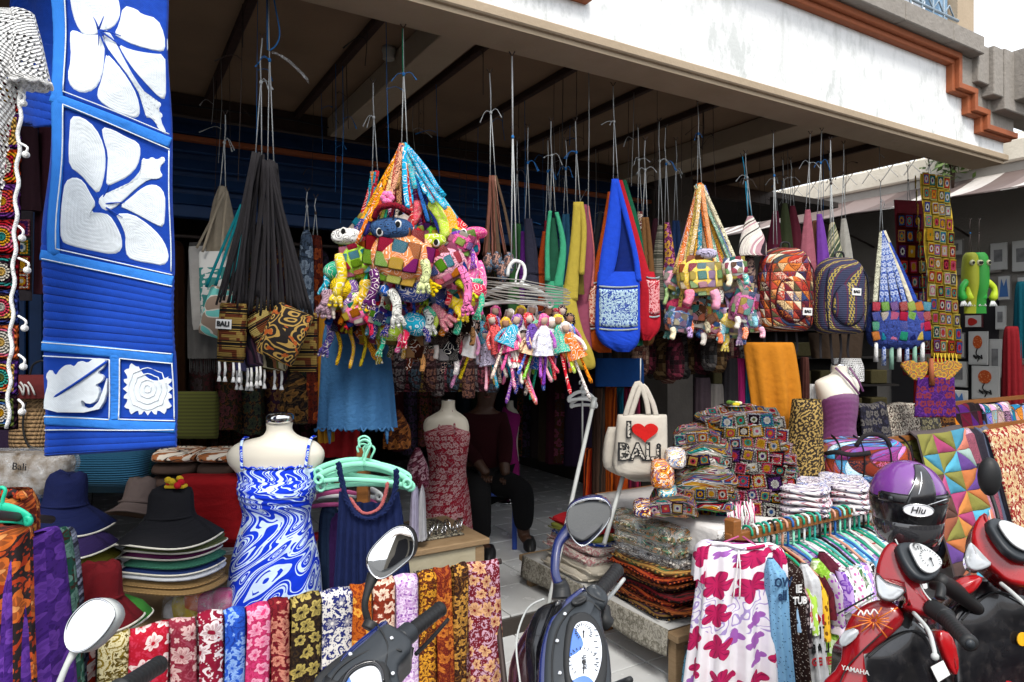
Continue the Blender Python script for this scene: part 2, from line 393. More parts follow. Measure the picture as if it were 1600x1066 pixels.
# ---------------------------------------------------------------- things and parts
def props(o, label=None, cat=None, group=None, kind=None):
 if label: o['label'] = ' '.join(label.split()[:16])
 if cat: o['category'] = cat
 if group: o['group'] = group
 if kind: o['kind'] = kind
THINGS = []
class Th:
 def __init__(s, name, label, cat, loc, rz=0, group=None, kind=None, px=None):
  if px or (isinstance(loc, tuple) and loc[0] > 30) : pass
  s.e = bpy.data.objects.new(name, None); COL.objects.link(s.e); s.e.location = V(loc); s.e.rotation_euler = (0, 0, rz)
  s.M = Matrix.Translation(V(loc)) @ Matrix.Rotation(rz, 4, 'Z'); s.Mi = s.M.inverted(); props(s.e, label, cat, group, kind); THINGS.append(s)
  s.k = 1
 def part(s, name, mb, mats, w=False, col=None, parent=None, label=None, kind=None):
  if w: mb.v = [tuple(s.Mi @ V(p)) for p in mb.v]
  return s.inst(name, mb.mesh(name, mats), None, col, parent, label, kind)
 def inst(s, name, me, m=None, col=None, parent=None, label=None, kind=None):
  o = bpy.data.objects.new(name, me); COL.objects.link(o); o.parent = parent or s.e
  if m is not None: o.matrix_local = m
  if col: o.color = lin(col)
  props(o, label, None, None, kind); return o
 # local coordinates from photo pixels, on the plane through the thing's base
 def x(s, u): return (u-s.u)*s.k
 def z(s, v): return (s.v-v)*s.k
 def p(s, u, v, y=0): return (s.x(u), y, s.z(v))
 def rows(s, R_, n=0):
  r = [(s.z(a[0]), s.x(a[1]), s.x(a[2]), a[4] if len(a) > 4 else 0, a[3]) for a in R_]
  return smooth_rows(r, n) if n else r
 def poly(s, P): return [(s.x(a), s.z(b)) for a, b in P]
def T(name, label, cat, u, v, d, rot=0, group=None, kind=None):
 """a thing whose base is met at photo point u,v at distance d, its x axis across the view turned by rot degrees"""
 t = Th(name, label, cat, at(u, v, d), -TH+radians(rot), group, kind); t.u, t.v, t.d, t.k = u, v, d, d/F; return t
def struct(name, mb, mats, label=None):
 o = bpy.data.objects.new(name, mb.mesh(name, mats)); COL.objects.link(o); o['kind'] = 'structure'
 if label: o['label'] = ' '.join(label.split()[:16])
 return o
def copy_tree(o, parent=None):
 c = o.copy(); COL.objects.link(c)
 if parent: c.parent = parent; c.matrix_local = o.matrix_local
 for ch in [q for q in o.children]: copy_tree(ch, c)
 return c
def finish():
 """a thing with one childless mesh part becomes that mesh"""
 for t in THINGS:
  ch = list(t.e.children)
  if len(ch) == 1 and not ch[0].children:
   o = ch[0]; e = t.e; nm = e.name; ml = o.matrix_local.copy(); o.parent = None; o.matrix_world = t.M @ ml
   for k_ in ('label', 'category', 'group', 'kind'):
    if k_ in e: o[k_] = e[k_]
   bpy.data.objects.remove(e); o.name = nm
   if o.data: o.data.name = nm
def text_mb(s, size, depth=.001, sx=1, bold=0):
 """lettering as mesh: font curve turned into mesh data, lying in x,z facing -y"""
 cu = bpy.data.curves.new('lettering', 'FONT'); cu.body = s; cu.size = size; cu.extrude = depth; cu.offset = bold; cu.align_x = 'CENTER'; cu.align_y = 'CENTER'; cu.resolution_u = 2
 o = bpy.data.objects.new('tmp', cu); COL.objects.link(o); dg = bpy.context.evaluated_depsgraph_get(); me = bpy.data.meshes.new_from_object(o.evaluated_get(dg))
 mb = MB(); mb.add([(v.co.x*sx, -v.co.z, v.co.y) for v in me.vertices], [tuple(p.vertices) for p in me.polygons], None, False)
 bpy.data.objects.remove(o); bpy.data.curves.remove(cu); bpy.data.meshes.remove(me); return mb
# ================================================================ SETTING
def grime():
 x, y, z = obxyz(); a = noi(x, y, 3, 8, z*.35, .72); b = noi(x, y, 14, 6, z*.5, .7); low = mth('MULTIPLY', mth('SUBTRACT', 3.42, z), 1.3, clamp=True)
 c = mix((.80, .815, .81), (.30, .33, .31), mth('MULTIPLY_ADD', a*b, 9.0, -2.12, clamp=True)*(low*.6+.25))
 d = noi(x*1.0, y, 7, 3, z*.12, .6); c = mix(c, (.30, .32, .29), mth('MULTIPLY_ADD', d, 4.5, -2.6, clamp=True)*.5)
 return c, noi(x, y, 60, 4, z)
M_white = mat('stained_white_plaster', grime, .9, .2, bd=.002)
def plas(c1, c2, k=4):
 def f():
  x, y, z = obxyz(); return mix(c1, c2, noi(x, y, k, 5, z)), noi(x, y, 40, 4, z)
 return f
M_beige = mat('beige_plaster', plas((.44, .35, .25), (.31, .24, .16)), .9, bd=.003)
M_stone = mat('grey_beige_stone', plas((.30, .275, .245), (.21, .19, .165), 12), .95, bd=.006)
M_ceil = mat('brownish_ceiling_board', plas((.33, .215, .13), (.13, .085, .052), 1.8), .9, bd=.001)
M_orange = mat('terracotta_trim_paint', lambda: wear((.36, .10, .035), .35, 20), .7, bd=.003)
M_brownwood = mat('dark_brown_timber', plas((.055, .028, .018), (.025, .014, .01), 20), .6, bd=.002)
M_blue = mat('blue_shop_paint', plas((.012, .05, .16), (.008, .03, .09), 10), .55, bd=.001)
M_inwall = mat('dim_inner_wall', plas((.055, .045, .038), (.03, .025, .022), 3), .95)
def tilef():
 x, y, z = obxyz(); r = orand(); return mix(mix((.70, .72, .72), (.60, .62, .62), r), (.28, .27, .25), mth('MULTIPLY_ADD', noi(x+r*9, y, 2.5, 6), 1.1, -.42, clamp=True))
M_tile = mat('glazed_floor_tile', tilef, lambda: noi(*obxyz()[:2], 9, 3)*.25+.12, .5)
M_grout = mat('grey_grout', plas((.09, .085, .08), (.06, .055, .05), 30), .95)
M_asph = mat('worn_asphalt', plas((.06, .06, .06), (.11, .108, .10), 20), .95, bd=.006)
M_curb = mat('concrete_kerb', plas((.3, .29, .27), (.2, .19, .17), 12), .95, bd=.006)
M_wood = mat('pale_worn_timber', lambda: (lambda x, y, z: (mix((.34, .235, .13), (.2, .125, .06), noi(x*2, y*2, 8, 5, z*14)), noi(x*2, y*2, 20, 4, z*30)))(*obxyz()), .65, bd=.002)
M_rackwood = mat('varnished_rack_timber', lambda: (lambda x, y, z: mix((.30, .12, .03), (.16, .055, .015), noi(x*2, y*8, 12, 5, z*18)))(*obxyz()), .45)
M_black = paint('black_plastic', (.012, .012, .013), .42)
M_iron = paint('rusty_wire', (.05, .035, .03), .6)

struct('ground', MB().grid(lambda a, b: (-60+a*140, -70+b*150, -.125), 1, 1, 140, 150, sm=False), M_asph, 'grey asphalt street running past the shop front')
mb = MB(); mb.box((20, 2.48, -.065), (80, 1.36, .11)); pav = struct('pavement', mb, M_grout, 'pale tiled pavement strip in front of the shop step')
kb = MB(); kb.box((20, 1.74, -.05), (80, .1, .145), b=.01); struct('kerb', kb, M_curb)
tme = MB().box((0, 0, 0), (.392, .392, .012), b=.0025).mesh('tile', M_tile)
for i in range(-1, 13):
 for j in range(0, 4):
  o = bpy.data.objects.new('tile', tme); COL.objects.link(o); o.parent = pav; o.location = (.1+i*.4+R.uniform(-.001, .001), 2.02+j*.345, -.004); o.scale = (1, .862, 1)
  o.rotation_euler = (R.uniform(-.002, .002), R.uniform(-.002, .002), 0)
mb = MB(); mb.box((2.6, 6.3, .035), (9.2, 6.28, .094)); flo = struct('floor', mb, M_grout, 'white tiled shop floor one low step above the pavement')
st = MB(); st.box((2.6, 3.15, .0355), (9.2, .02, .093)); 
for i in range(-2, 15):
 for j in range(0, 12):
  x, y = -.3+i*.4, 3.37+j*.4
  if x > 5.6: continue
  o = bpy.data.objects.new('tile', tme); COL.objects.link(o); o.parent = flo; o.location = (x, y, .088); o.rotation_euler = (R.uniform(-.002, .002), R.uniform(-.002, .002), 0)
o = bpy.data.objects.new('step_riser', st.mesh('step_riser', M_inwall)); COL.objects.link(o); o.parent = flo

B = Th('shop_building', 'open-fronted shop with stained white concrete fascia, orange stepped trim and brown-battened canopy', 'building', (0, 0, 0))
FY = 2.40   # fascia face
mb = MB(); mb.box((1.3, FY+.06, 3.28), (8.66, .12, .66)); B.part('fascia', mb, M_white)
mb = MB(); mb.box((1.32, FY+.105, 2.925), (8.70, .25, .045), b=.006); mb.box((1.30, FY+.105, 2.892), (8.66, .21, .022)); B.part('beam_lip', mb, M_beige)
mb = MB(); mb.box((1.3, FY+.17, 3.0), (8.6, .095, .1)); B.part('beam', mb, M_beige)
# ceiling board, back ledge
mb = MB(); mb.box((1.3, 3.55, 3.06), (8.6, 1.9, .03)); B.part('ceiling', mb, M_ceil)
for xb in (-.02, .53, 1.05, 1.58, 2.11, 2.64, 3.17, 4.35, 4.85):
 mb = MB(); mb.box((xb, 3.54, 3.025), (.038, 1.78, .04), b=.004); B.part('batten', mb, M_brownwood)
for xb, wd in ((1.33, .17), (3.78, .26)):
 mb = MB(); mb.box((xb, 3.54, 2.975), (wd, 1.79, .13), b=.004); B.part('cross_beam', mb, M_beige)
mb = MB(); mb.box((1.3, 4.44, 2.98), (8.6, .07, .12)); B.part('back_ledge', mb, M_brownwood)
# roof slab and upper floor behind
mb = MB(); mb.box((1.3, 4.0, 3.3), (8.6, 3.1, .3)); B.part('roof_slab', mb, M_beige)
mb = MB(); mb.box((1.3, FY+.08, 3.56), (8.64, .3, .105)); B.part('parapet', mb, M_stone)
# trims (orange), traced on the fascia plane
def strip(pts, h, y0, y1, m, nm, pr=0):
 """a moulding that follows a stepped line on the fascia"""
 mb = MB()
 for a, b in zip(pts, pts[1:]):
  if abs(a[0]-b[0]) > abs(a[1]-b[1]): mb.box(((a[0]+b[0])/2, (y0+y1)/2, (a[1]+b[1])/2), (abs(a[0]-b[0])+h, y1-y0, h), b=.004)
  else: mb.box(((a[0]+b[0])/2, (y0+y1)/2+.001, (a[1]+b[1])/2), (h-.002, y1-y0, abs(a[1]-b[1])+h-.002), b=.004)
 return B.part(nm, mb, m)
STEP = [(2.3, 3.455), (4.86, 3.455), (4.86, 3.275), (5.06, 3.275), (5.06, 3.16), (5.23, 3.16), (5.23, 3.06), (5.63, 3.06)]
strip(STEP, .05, FY-.045, FY+.01, M_orange, 'orange_trim')
strip([(x+.012, z+.028) for x, z in STEP[:2]]+[(x+.028, z+.012) for x, z in STEP[2:]], .04, FY-.075, FY-.002, M_orange, 'orange_trim')
strip([(-1.5, 3.10), (1.80, 3.10)], .05, FY-.045, FY+.01, M_orange, 'orange_trim')
strip([(-1.5, 3.13), (1.77, 3.13)], .04, FY-.075, FY-.002, M_orange, 'orange_trim')
# stone cornice: long overhang, then stepped relief blocks to the right
def blk(x0, x1, z0, z1, out, nm='cornice_stone', b=.006):
 mb = MB(); mb.box(((x0+x1)/2, FY-out/2+.02, (z0+z1)/2), (x1-x0, out+.04, z1-z0), b=b); return B.part(nm, mb, M_stone)
xs = [.5, 1.35, 2.2, 3.05, 3.55, 4.1, 4.65, 5.05]
for a, b in zip(xs, xs[1:]): blk(a+.003, b-.003, 3.505, 3.625, .14)
blk(4.9, 5.45, 3.504, 3.60, .07); blk(4.905, 5.10, 3.30, 3.503, .06); blk(5.104, 5.28, 3.19, 3.503, .05); blk(5.285, 5.66, 3.095, 3.503, .055)
blk(5.053, 5.2, 3.34, 3.60, .10); blk(5.2, 5.33, 3.27, 3.605, .13); blk(5.33, 6.2, 3.19, 3.61, .14); blk(5.46, 6.2, 3.27, 3.62, .22)
for (x, z, rx, rz) in ((5.56, 3.47, .04, .07), (5.66, 3.42, .03, .06), (5.76, 3.5, .05, .04), (5.64, 3.55, .04, .025), (5.57, 3.34, .05, .02)):
 mb = MB(); mb.pad(blob(x, z, rx, rz, 18, 3, .25), FY-.218, .03); B.part('carved_relief', mb, M_stone)
# balcony window above
mb = MB(); mb.box((5.75, 2.95, 3.72), (.9, .5, .2), b=.01); B.part('balcony_plinth', mb, M_beige)
M_pale = mat('pale_yellow_plaster', plas((.72, .70, .56), (.62, .6, .47), 3), .9)
M_bl2 = mat('pale_blue_frame_paint', plas((.22, .36, .5), (.18, .3, .44), 8), .5)
M_glass = mat('dark_window_glass', (.02, .03, .06), .05, .8)
def bx(t, nm, m, x0, x1, y0, y1, z0, z1, b=0, **k):
 mb = MB(); mb.box(((x0+x1)/2, (y0+y1)/2, (z0+z1)/2), (x1-x0, y1-y0, z1-z0), b=b); return t.part(nm, mb, m, **k)
bx(B, 'upper_pillar', M_pale, 5.66, 5.95, 2.75, 3.2, 3.6, 6.4)
bx(B, 'upper_pillar', M_beige, 5.40, 5.64, 2.6, 2.9, 3.6, 6.4)
wf = bx(B, 'upper_window', M_bl2, 5.26, 5.38, 2.66, 2.78, 3.6, 6.2)
bx(B, 'pane', M_glass, 3.2, 5.24, 2.80, 2.82, 3.6, 6.2, parent=wf)
for xx in (4.3, 4.7, 4.98, 5.14): bx(B, 'frame', mat('white_frame_paint', (.7, .74, .8), .5), xx, xx+.05, 2.72, 2.79, 3.6, 6.2, parent=wf)
mb = MB()
for i in range(10):
 x = 3.75+i*.14; mb.tube([(x, 2.5, 3.6), (x, 2.5, 4.1)], .008, 6)
 for q in (0, 1): mb.tube([(x, 2.5, 3.7+q*.16), (x+.07, 2.5, 3.78+q*.16), (x+.14, 2.5, 3.7+q*.16)], .006, 5)
mb.tube([(3.7, 2.5, 4.1), (5.2, 2.5, 4.1)], .012, 6); mb.tube([(3.7, 2.5, 3.86), (5.2, 2.5, 3.86)], .01, 6)
B.part('balcony_railing', mb, mat('blue_grey_iron', (.25, .32, .38), .5))
# back wall with blue louvred header, door opening, folding doors
BY = 4.5
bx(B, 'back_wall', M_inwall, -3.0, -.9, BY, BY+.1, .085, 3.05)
bx(B, 'header_panel', M_blue, -.9, 4.1, BY+.03, BY+.08, 2.36, 2.95)
for i in range(5):
 mb = MB(); mb.box((1.6, BY+.0, 2.44+i*.105), (4.98, .02, .075), rx=radians(-28), b=.003); B.part('louvre', mb, M_blue)
mb = MB(); mb.box((1.6, BY-.02, 2.36), (5.0, .09, .07), b=.004); B.part('header_rail', mb, M_blue)
mb = MB(); mb.box((1.6, BY-.02, 2.80), (5.0, .06, .03), b=.004); B.part('header_rail', mb, M_orange)
for i in range(9): bx(B, 'folding_door', M_blue, -.88+i*.075, -.815+i*.075, BY-.02+(i % 2)*.03, BY+.02+(i % 2)*.03, .09, 2.33, b=.006)
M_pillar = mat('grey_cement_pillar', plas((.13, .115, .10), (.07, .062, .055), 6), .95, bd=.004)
bx(B, 'pillar', M_pillar, 4.12, 4.42, BY-.22, BY+.1, .085, 3.05)
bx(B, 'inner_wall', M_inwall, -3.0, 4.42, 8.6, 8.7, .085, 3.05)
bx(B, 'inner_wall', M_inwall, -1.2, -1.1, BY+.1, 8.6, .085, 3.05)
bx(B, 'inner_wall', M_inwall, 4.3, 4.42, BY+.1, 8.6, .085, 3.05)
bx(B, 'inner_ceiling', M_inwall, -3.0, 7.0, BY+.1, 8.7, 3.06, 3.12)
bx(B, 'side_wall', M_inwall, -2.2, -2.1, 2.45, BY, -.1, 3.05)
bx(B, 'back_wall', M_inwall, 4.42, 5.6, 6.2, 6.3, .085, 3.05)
# lamp holder on the ceiling, cable along the ledge
mb = MB(); mb.lathe([(.03, .03), (.034, .01), (.028, -.01), (.03, -.03), (.024, -.035), (.02, -.02)], (1.205, 3.19, 3.015), 16); B.part('lamp_holder', mb, mat('old_white_plastic', (.35, .33, .28), .5))
mb = MB(); mb.tube(arc([(-1.0, 4.38, 2.99), (.2, 4.38, 2.965), (1.0, 4.385, 2.985), (1.6, 4.38, 2.95), (2.5, 4.385, 2.975), (4.0, 4.38, 2.96)], 40), .006, 5); B.part('cable', mb, M_black)
mb = MB(); mb.tube([(-.95, 4.37, 2.9), (4.1, 4.37, 2.9)], .012, 6); B.part('hanging_bar', mb, M_iron)

# ---- neighbour's shop across the side lane (faces -x)
NB = Th('neighbour_shop', 'white neighbouring shop at right with striped awning and framed pictures on its wall', 'building', (8, 4, -.1))
M_nw = mat('neighbour_white_wall', plas((.30, .28, .25), (.22, .2, .18), 3), .9)
bx(NB, 'wall', M_nw, .35, .5, -4, 6, 0, 3.6)
bx(NB, 'doorway', mat('doorway_shade', (.02, .018, .02), .9), .30, .36, -.4, .75, .5, 2.15)  # flat dark slabs on the solid wall; the openings' shade is painted as colour
bx(NB, 'doorway', mat('doorway_shade', (.02, .018, .02), .9), .30, .36, 1.25, 5.9, .5, 2.3)
for yy in (-2, -.45, 1.0): bx(NB, 'ledge', M_nw, .27, .36, yy, yy+1.35, 2.42, 2.5, b=.01)
def awn():
 x, y = uv(); c = ramp(hsh(flr(x*7), 1), ['c8c2bc', '5c4a46', '7a6a66', 'c0bab4', '4e403e']); return mix(c, (.2, .18, .16), noi(x, y, 5, 4)*.4)
M_awn = mat('striped_awning_cloth', awn, .8)
mb = MB(); mb.grid(lambda a, b: (-.75+b*1.2+.0, -3.6+a*9.4, 3.12+b*.42-.05*sin(b*pi)-.02*abs(sin(a*28))*(1-b)), 56, 6, 9.4, 1.3, th=.008); NB.part('awning', mb, M_awn)
mb = MB()
for i in range(9): mb.tube([(-.7, -3.4+i*1.1, 3.1), (.36, -3.4+i*1.1, 2.86)], .012, 6)
mb.tube([(-.72, -3.6, 3.11), (-.72, 5.8, 3.11)], .014, 6); NB.part('awning_frame', mb, M_iron)
# sunlit lower roof with lattice behind the canopy end
bx(NB, 'roof_edge', mat('sun_bleached_roof', plas((.75, .70, .6), (.5, .45, .36), 6), .9), .3, 1.5, -4, 6, 3.6, 3.84, b=.02)
mb = MB()
for i in range(22):
 y = 0.2+i*.26
 mb.box((.22, y, 3.78), (.012, .01, .3), rx=.7); mb.box((.21, y, 3.78), (.012, .01, .3), rx=-.7)
NB.part('lattice', mb, mat('white_lattice_paint', (.38, .36, .32), .6))
# dry thatch and shrub on that roof
rr = random.Random(3); mb = MB()
for i in range(2600):
 y = rr.uniform(-3.8, 1.8); x = rr.uniform(.25, 1.2); z = 3.95+rr.random()*.28*(1-abs(y+1)/5); a = rr.uniform(0, 6.28); l = rr.uniform(.05, .16); dx, dy, dz = cos(a)*l, sin(a)*l, rr.uniform(-.02, .08)
 mb.add([(x, y, z), (x+dx, y+dy, z+dz), (x+dx+.004, y+dy+.004, z+dz), (x+.006, y+.003, z-.005)], [(0, 1, 2, 3)], None, False)
NB.part('dry_thatch', mb, mat('dry_grass_thatch', lambda: mix((.55, .45, .22), (.35, .3, .12), orand()), .9), kind='stuff')
def shrub(name, label, loc, sx, sz, n, col, seed, trunk=.3):
 t = Th(name, label, 'tree' if 'tree' in name else 'shrub', loc); rr = random.Random(seed); mb = MB()
 for i in range(n):
  cl = (rr.gauss(0, .4)*sx, rr.gauss(0, .4)*sx, trunk+sz*(.5+rr.gauss(0, .22)))
  for _ in range(5):
   p = V(cl)+V((rr.gauss(0, .07), rr.gauss(0, .07), rr.gauss(0, .06))); a = V((rr.uniform(-1, 1), rr.uniform(-1, 1), rr.uniform(-.6, .6))).normalized(); b = a.orthogonal().normalized(); L = rr.uniform(.035, .07)
   mb.add([p, p+a*L+b*L*.35, p+a*L*2, p+a*L-b*L*.35], [(0, 1, 2, 3)], None, False)
 t.part('crown', mb, col); mb = MB()
 for i in range(5): a = i*1.26; mb.tube([(0, 0, 0), (cos(a)*.02, sin(a)*.02, trunk), (cos(a)*sx*.4, sin(a)*sx*.4, trunk+sz*.6)], [.012, .01, .005], 6)
 t.part('trunk', mb, M_brownwood)
M_leaf = mat('leaf_green', lambda: mix((.10, .16, .03), (.045, .08, .015), noi(*obxyz()[:2], 3, 2)), .6)
shrub('leafy_shrub', 'sunlit green shrub on the roof edge just past the canopy corner', (8.1, 3.95, 3.2), .22, .45, 200, M_leaf, 5)
# ================================================================ shared goods helpers
M_str = cloth('grey_plastic_string', (.42, .44, .44), .2); M_strb = cloth('blue_plastic_string', (.03, .16, .42), .2); M_strg = cloth('green_plastic_string', (.02, .2, .1), .2)
M_chrome = metalm('polished_chrome', (.75, .75, .75), .12); M_mint = paint('mint_hanger_plastic', (.30, .78, .56), .35, .05); M_green = paint('green_hanger_plastic', (.01, .30, .17), .35, .08)
M_wplast = paint('white_hanger_plastic', (.72, .74, .72), .4, .08); M_pole = paint('pale_metal_pole', (.5, .52, .5), .4, .2)
M_film = mat('clear_plastic_film', (.85, .88, .9), .12, .5, alpha=lambda: mth('MULTIPLY_ADD', noi(*obxyz()[:2], 26, 4, obxyz()[2]), .9, -.28, clamp=True), bump=lambda: noi(*obxyz()[:2], 40, 4, obxyz()[2]), bd=.01)
def hang(t, u1, v1, u0=None, v0=None, two=.012, m=None, knot=True, r=.0022, y0=0, tail=True):
 """string of a hanging thing: from the thing's top (u1,v1) up to the ceiling hook (u0,v0)"""
 m = m or M_str; u0 = u0 or u1; a = V(t.p(u1, v1)); b = V(t.p(u0, v0 if v0 is not None else v1-110)); b.y += y0; mb = MB()
 kk = a.lerp(b, .62); rr = R
 mb.tube([a-V((two, 0, 0)), kk-V((.001, 0, 0))], r, 5); mb.tube([a+V((two, 0, 0)), kk+V((.001, 0, 0))], r, 5)
 mb.tube([kk, kk.lerp(b, .5)+V((rr.uniform(-.006, .006), 0, 0)), b], r*1.25, 5)
 t.part('string', mb, m)
 if knot:
  mb = MB(); mb.ball(kk, (.007, .007, .009), 8)
  if tail:
   for q in range(2):
    s = rr.choice((-1, 1)); L = rr.uniform(.02, .07); mb.tube(arc([kk, kk+V((s*L*.5, rr.uniform(-.01, .01), rr.uniform(0, .02))), kk+V((s*L, 0, rr.uniform(-.05, -.01)))], 6), [.0016]*5+[.004], 5, flat=.3)
  t.part('knot', mb, rr.choice([m, M_strb, M_iron])); mb = MB(); mb.tube([b+V((-.012, 0, .02)), b, b+V((.012, 0, .02))], r*1.2, 5); t.part('hook', mb, M_iron)
def hanger(t, u, v, w, h, m, y=0, tilt=0, nm='hanger', par=None):
 """moulded clothes hanger; u,v = where the hook meets the body; w,h in pixels"""
 mb = MB(); X = lambda a, b: t.p(u+a*cos(tilt)-b*sin(tilt), v+b*cos(tilt)+a*sin(tilt), y); k = t.k
 r = .0045
 mb.tube(arc([X(-w*.05, -h*.75), X(-w*.06, -h*1.0), X(0, -h*1.15), X(w*.06, -h*.95), X(w*.02, -h*.5), X(0, 0)], 16), r, 6, flat=.8)
 for s in (-1, 1):
  mb.tube(arc([X(0, 0), X(s*w*.18, h*.12), X(s*w*.36, h*.42), X(s*w*.47, h*.72)], 10), r*2.3, 8, flat=.35, up=(0, 1, 0))
  mb.tube([V(X(s*w*.45+cos(g)*w*.04, h*.85+sin(g)*h*.2)) for g in [i*pi/5 for i in range(10)]], r*1.5, 6, closed=True)
 mb.tube(arc([X(-w*.44, h*.95), X(-w*.2, h*.8), X(w*.2, h*.8), X(w*.44, h*.95)], 10), r*2.0, 8, flat=.35, up=(0, 1, 0))
 return t.part(nm, mb, m, parent=par)
def padr(mb, poly, y0, h, steps=10, rp=.0016, mi=0):
 """appliqué petal with stitched contour ridges"""
 n = len(poly); A = sum(poly[i][0]*poly[(i+1) % n][1]-poly[(i+1) % n][0]*poly[i][1] for i in range(n))
 if A < 0: poly = poly[::-1]
 cx = sum(p[0] for p in poly)/n; cz = sum(p[1] for p in poly)/n; vs = []; K = steps*3
 for i in range(K):
  q = 1-i/K; hh = h*min(1, (i/3))+(rp*(cos(i*2*pi/3)-1) if i > 2 else 0); vs += [(cx+(p[0]-cx)*q, y0-hh, cz+(p[1]-cz)*q) for p in poly]
 vs.append((cx, y0-h, cz))
 fs = [(r*n+i, r*n+(i+1) % n, (r+1)*n+(i+1) % n, (r+1)*n+i) for r in range(K-1) for i in range(n)]+[((K-1)*n+i, (K-1)*n+(i+1) % n, K*n) for i in range(n)]
 return mb.add(vs, fs, None, True, mi)
def rnd(P, n=2):
 """corner-cut smoothing of a closed outline"""
 for _ in range(n):
  Q = []
  for i in range(len(P)):
   a, b = P[i], P[(i+1) % len(P)]; Q += [(a[0]*.75+b[0]*.25, a[1]*.75+b[1]*.25), (a[0]*.25+b[0]*.75, a[1]*.25+b[1]*.75)]
  P = Q
 return P
# ================================================================ LEFT: the big blue quilt
M_qdark = cloth('quilt_royal_blue', (.006, .055, .40), .25, sheen=.1); M_qlight = cloth('quilt_sky_blue', (.035, .22, .72), .2); M_qwhite = cloth('quilt_white_cotton', (.72, .78, .82), .1)
q = T('quilted_runner', 'long hanging blue quilt with big white hibiscus appliqué panels', 'quilt', 180, 340, 1.98, rot=4)
LE = [(90, -60), (90, 0), (88, 200), (78, 400), (78, 560), (74, 712)]; RE = [(262, -60), (262, 60), (264, 200), (268, 350), (275, 560), (275, 695)]
def ip(T_, v):
 for a, b in zip(T_, T_[1:]):
  if v <= b[1]: f = (v-a[1])/(b[1]-a[1]); return a[0]+(b[0]-a[0])*f
 return T_[-1][0]
def qy(a, v): return .010*sin(a*5+v*.011)+.006*sin(v*.03+a*2)
def qf(a, b):
 sl = -60+b*766; l, r = ip(LE, sl), ip(RE, sl); u = l+(r-l)*a; s_ = .22 if sl < 440 else max(.03, .22-(sl-440)*.0016); s_ = s_ if sl < 640 else .03-(sl-640)*.0015; vv = v = sl+(u-180)*s_
 rib = 0
 if 408 < sl < 545: rib = .0045*abs(sin((sl-408)*pi/11.4))
 if sl > 655: rib = .0045*abs(sin((sl-655)*pi/9.5))
 return (q.x(u), qy(a, v)-rib, q.z(vv))
mb = MB(); mb.grid(qf, 30, 420, .38, 1.45, th=.012); q.part('quilt_back', mb, M_qdark)
def qs(P, m, nm, y=-.007, th=.003, par=None):
 mb = MB(); mb.prism(q.poly(P), y-.004-th, y+.008, b_ if (b_ := 0) else 0); return q.part(nm, mb, m)
def band(A, Bp, w, nm='border_strip', m=None):
 """stitched border strip from A to B following the quilt's surface"""
 mb = MB(); n = 26; a0 = V(A); b0 = V(Bp); d = (b0-a0).normalized(); nn = V((-d.y, d.x))*w/2
 def f(a, b):
  p = a0.lerp(b0, b)+nn*(a*2-1); l, r = ip(LE, p.y), ip(RE, p.y); return (q.x(p.x), qy((p.x-l)/(r-l), p.y)-.0135-.0022*sin(a*pi)-.0012*abs(sin(b*60)), q.z(p.y))
 mb.grid(f, 6, 60, .04, .4, th=-.004); return q.part(nm, mb, m or M_qlight)
band((98, -50), (97, 402), 17)
band((88, 156), (264, 222), 15); band((78, 401), (271, 440), 15); band((78, 540), (273, 560), 15); band((184, 555), (184, 655), 15); band((76, 655), (275, 668), 15)
for A, b_ in (((108, -50), (107, 148)), ((107, 148), (263, 209)), ((107, 168), (264, 233)), ((107, 168), (101, 392)), ((101, 392), (270, 430)), ((80, 407), (271, 448)), ((78, 535), (272, 553)),
    ((80, 556), (176, 562)), ((176, 562), (175, 655)), ((192, 560), (273, 568)), ((192, 560), (190, 654)), ((190, 654), (275, 657)), ((76, 650), (175, 655)), ((76, 671), (274, 671)), ((272, 568), (274, 655)), ((263, 235), (268, 425))):
 mb = MB(); pts = []
 for i in range(16):
  t = i/15; u_ = A[0]+(b_[0]-A[0])*t; v_ = A[1]+(b_[1]-A[1])*t; l, r = ip(LE, v_), ip(RE, v_); pts.append((q.x(u_), qy((u_-l)/(r-l), v_)-.0195, q.z(v_)))
 mb.tube(pts, .0019, 5); q.part('piping', mb, M_qwhite)
PET = ["116,-12 180,-12 188,10 188,30 178,46 160,50 147,57 132,56 120,38 114,10", "194,10 216,17 223,25 248,32 259,57 260,81 250,84 216,76 193,64 182,56 189,40",
 "111,54 117,48 135,57 162,56 167,71 168,98 166,125 155,145 135,150 117,140 111,122 115,95", "172,88 189,105 206,128 218,152 221,176 216,186 203,184 182,176 162,162 159,150 167,128 170,101",
 "190,73 209,83 236,88 260,88 260,118 258,154 250,154 233,135 216,115 201,93", "165,51 171,49 182,64 198,93 218,130 233,152 244,157 252,162 246,171 253,179 248,185 258,208 247,203 243,193 236,184 228,184 230,165 214,135 193,101 176,83 167,68",
 "117,186 135,187 155,203 167,230 170,257 167,287 160,306 149,294 135,277 115,263 113,236 115,209", "165,202 182,206 199,216 216,223 220,236 216,260 203,277 186,287 172,294 173,270 174,243 167,220",
 "161,316 169,306 189,301 209,284 223,264 222,247 230,250 236,245 243,250 253,243 256,252 249,259 248,267 253,274 247,280 233,280 216,294 199,312 182,329 169,331", "110,287 125,280 139,287 150,307 158,322 150,335 165,335 176,338 185,354 191,372 190,390 178,398 150,393 121,386 107,379 107,345 108,315",
 "191,324 206,311 220,297 233,289 247,290 257,304 257,331 254,355 243,351 220,338 203,329", "185,336 208,335 230,350 248,368 258,386 262,404 253,415 235,411 214,408 198,402 196,383 198,368 192,350"]
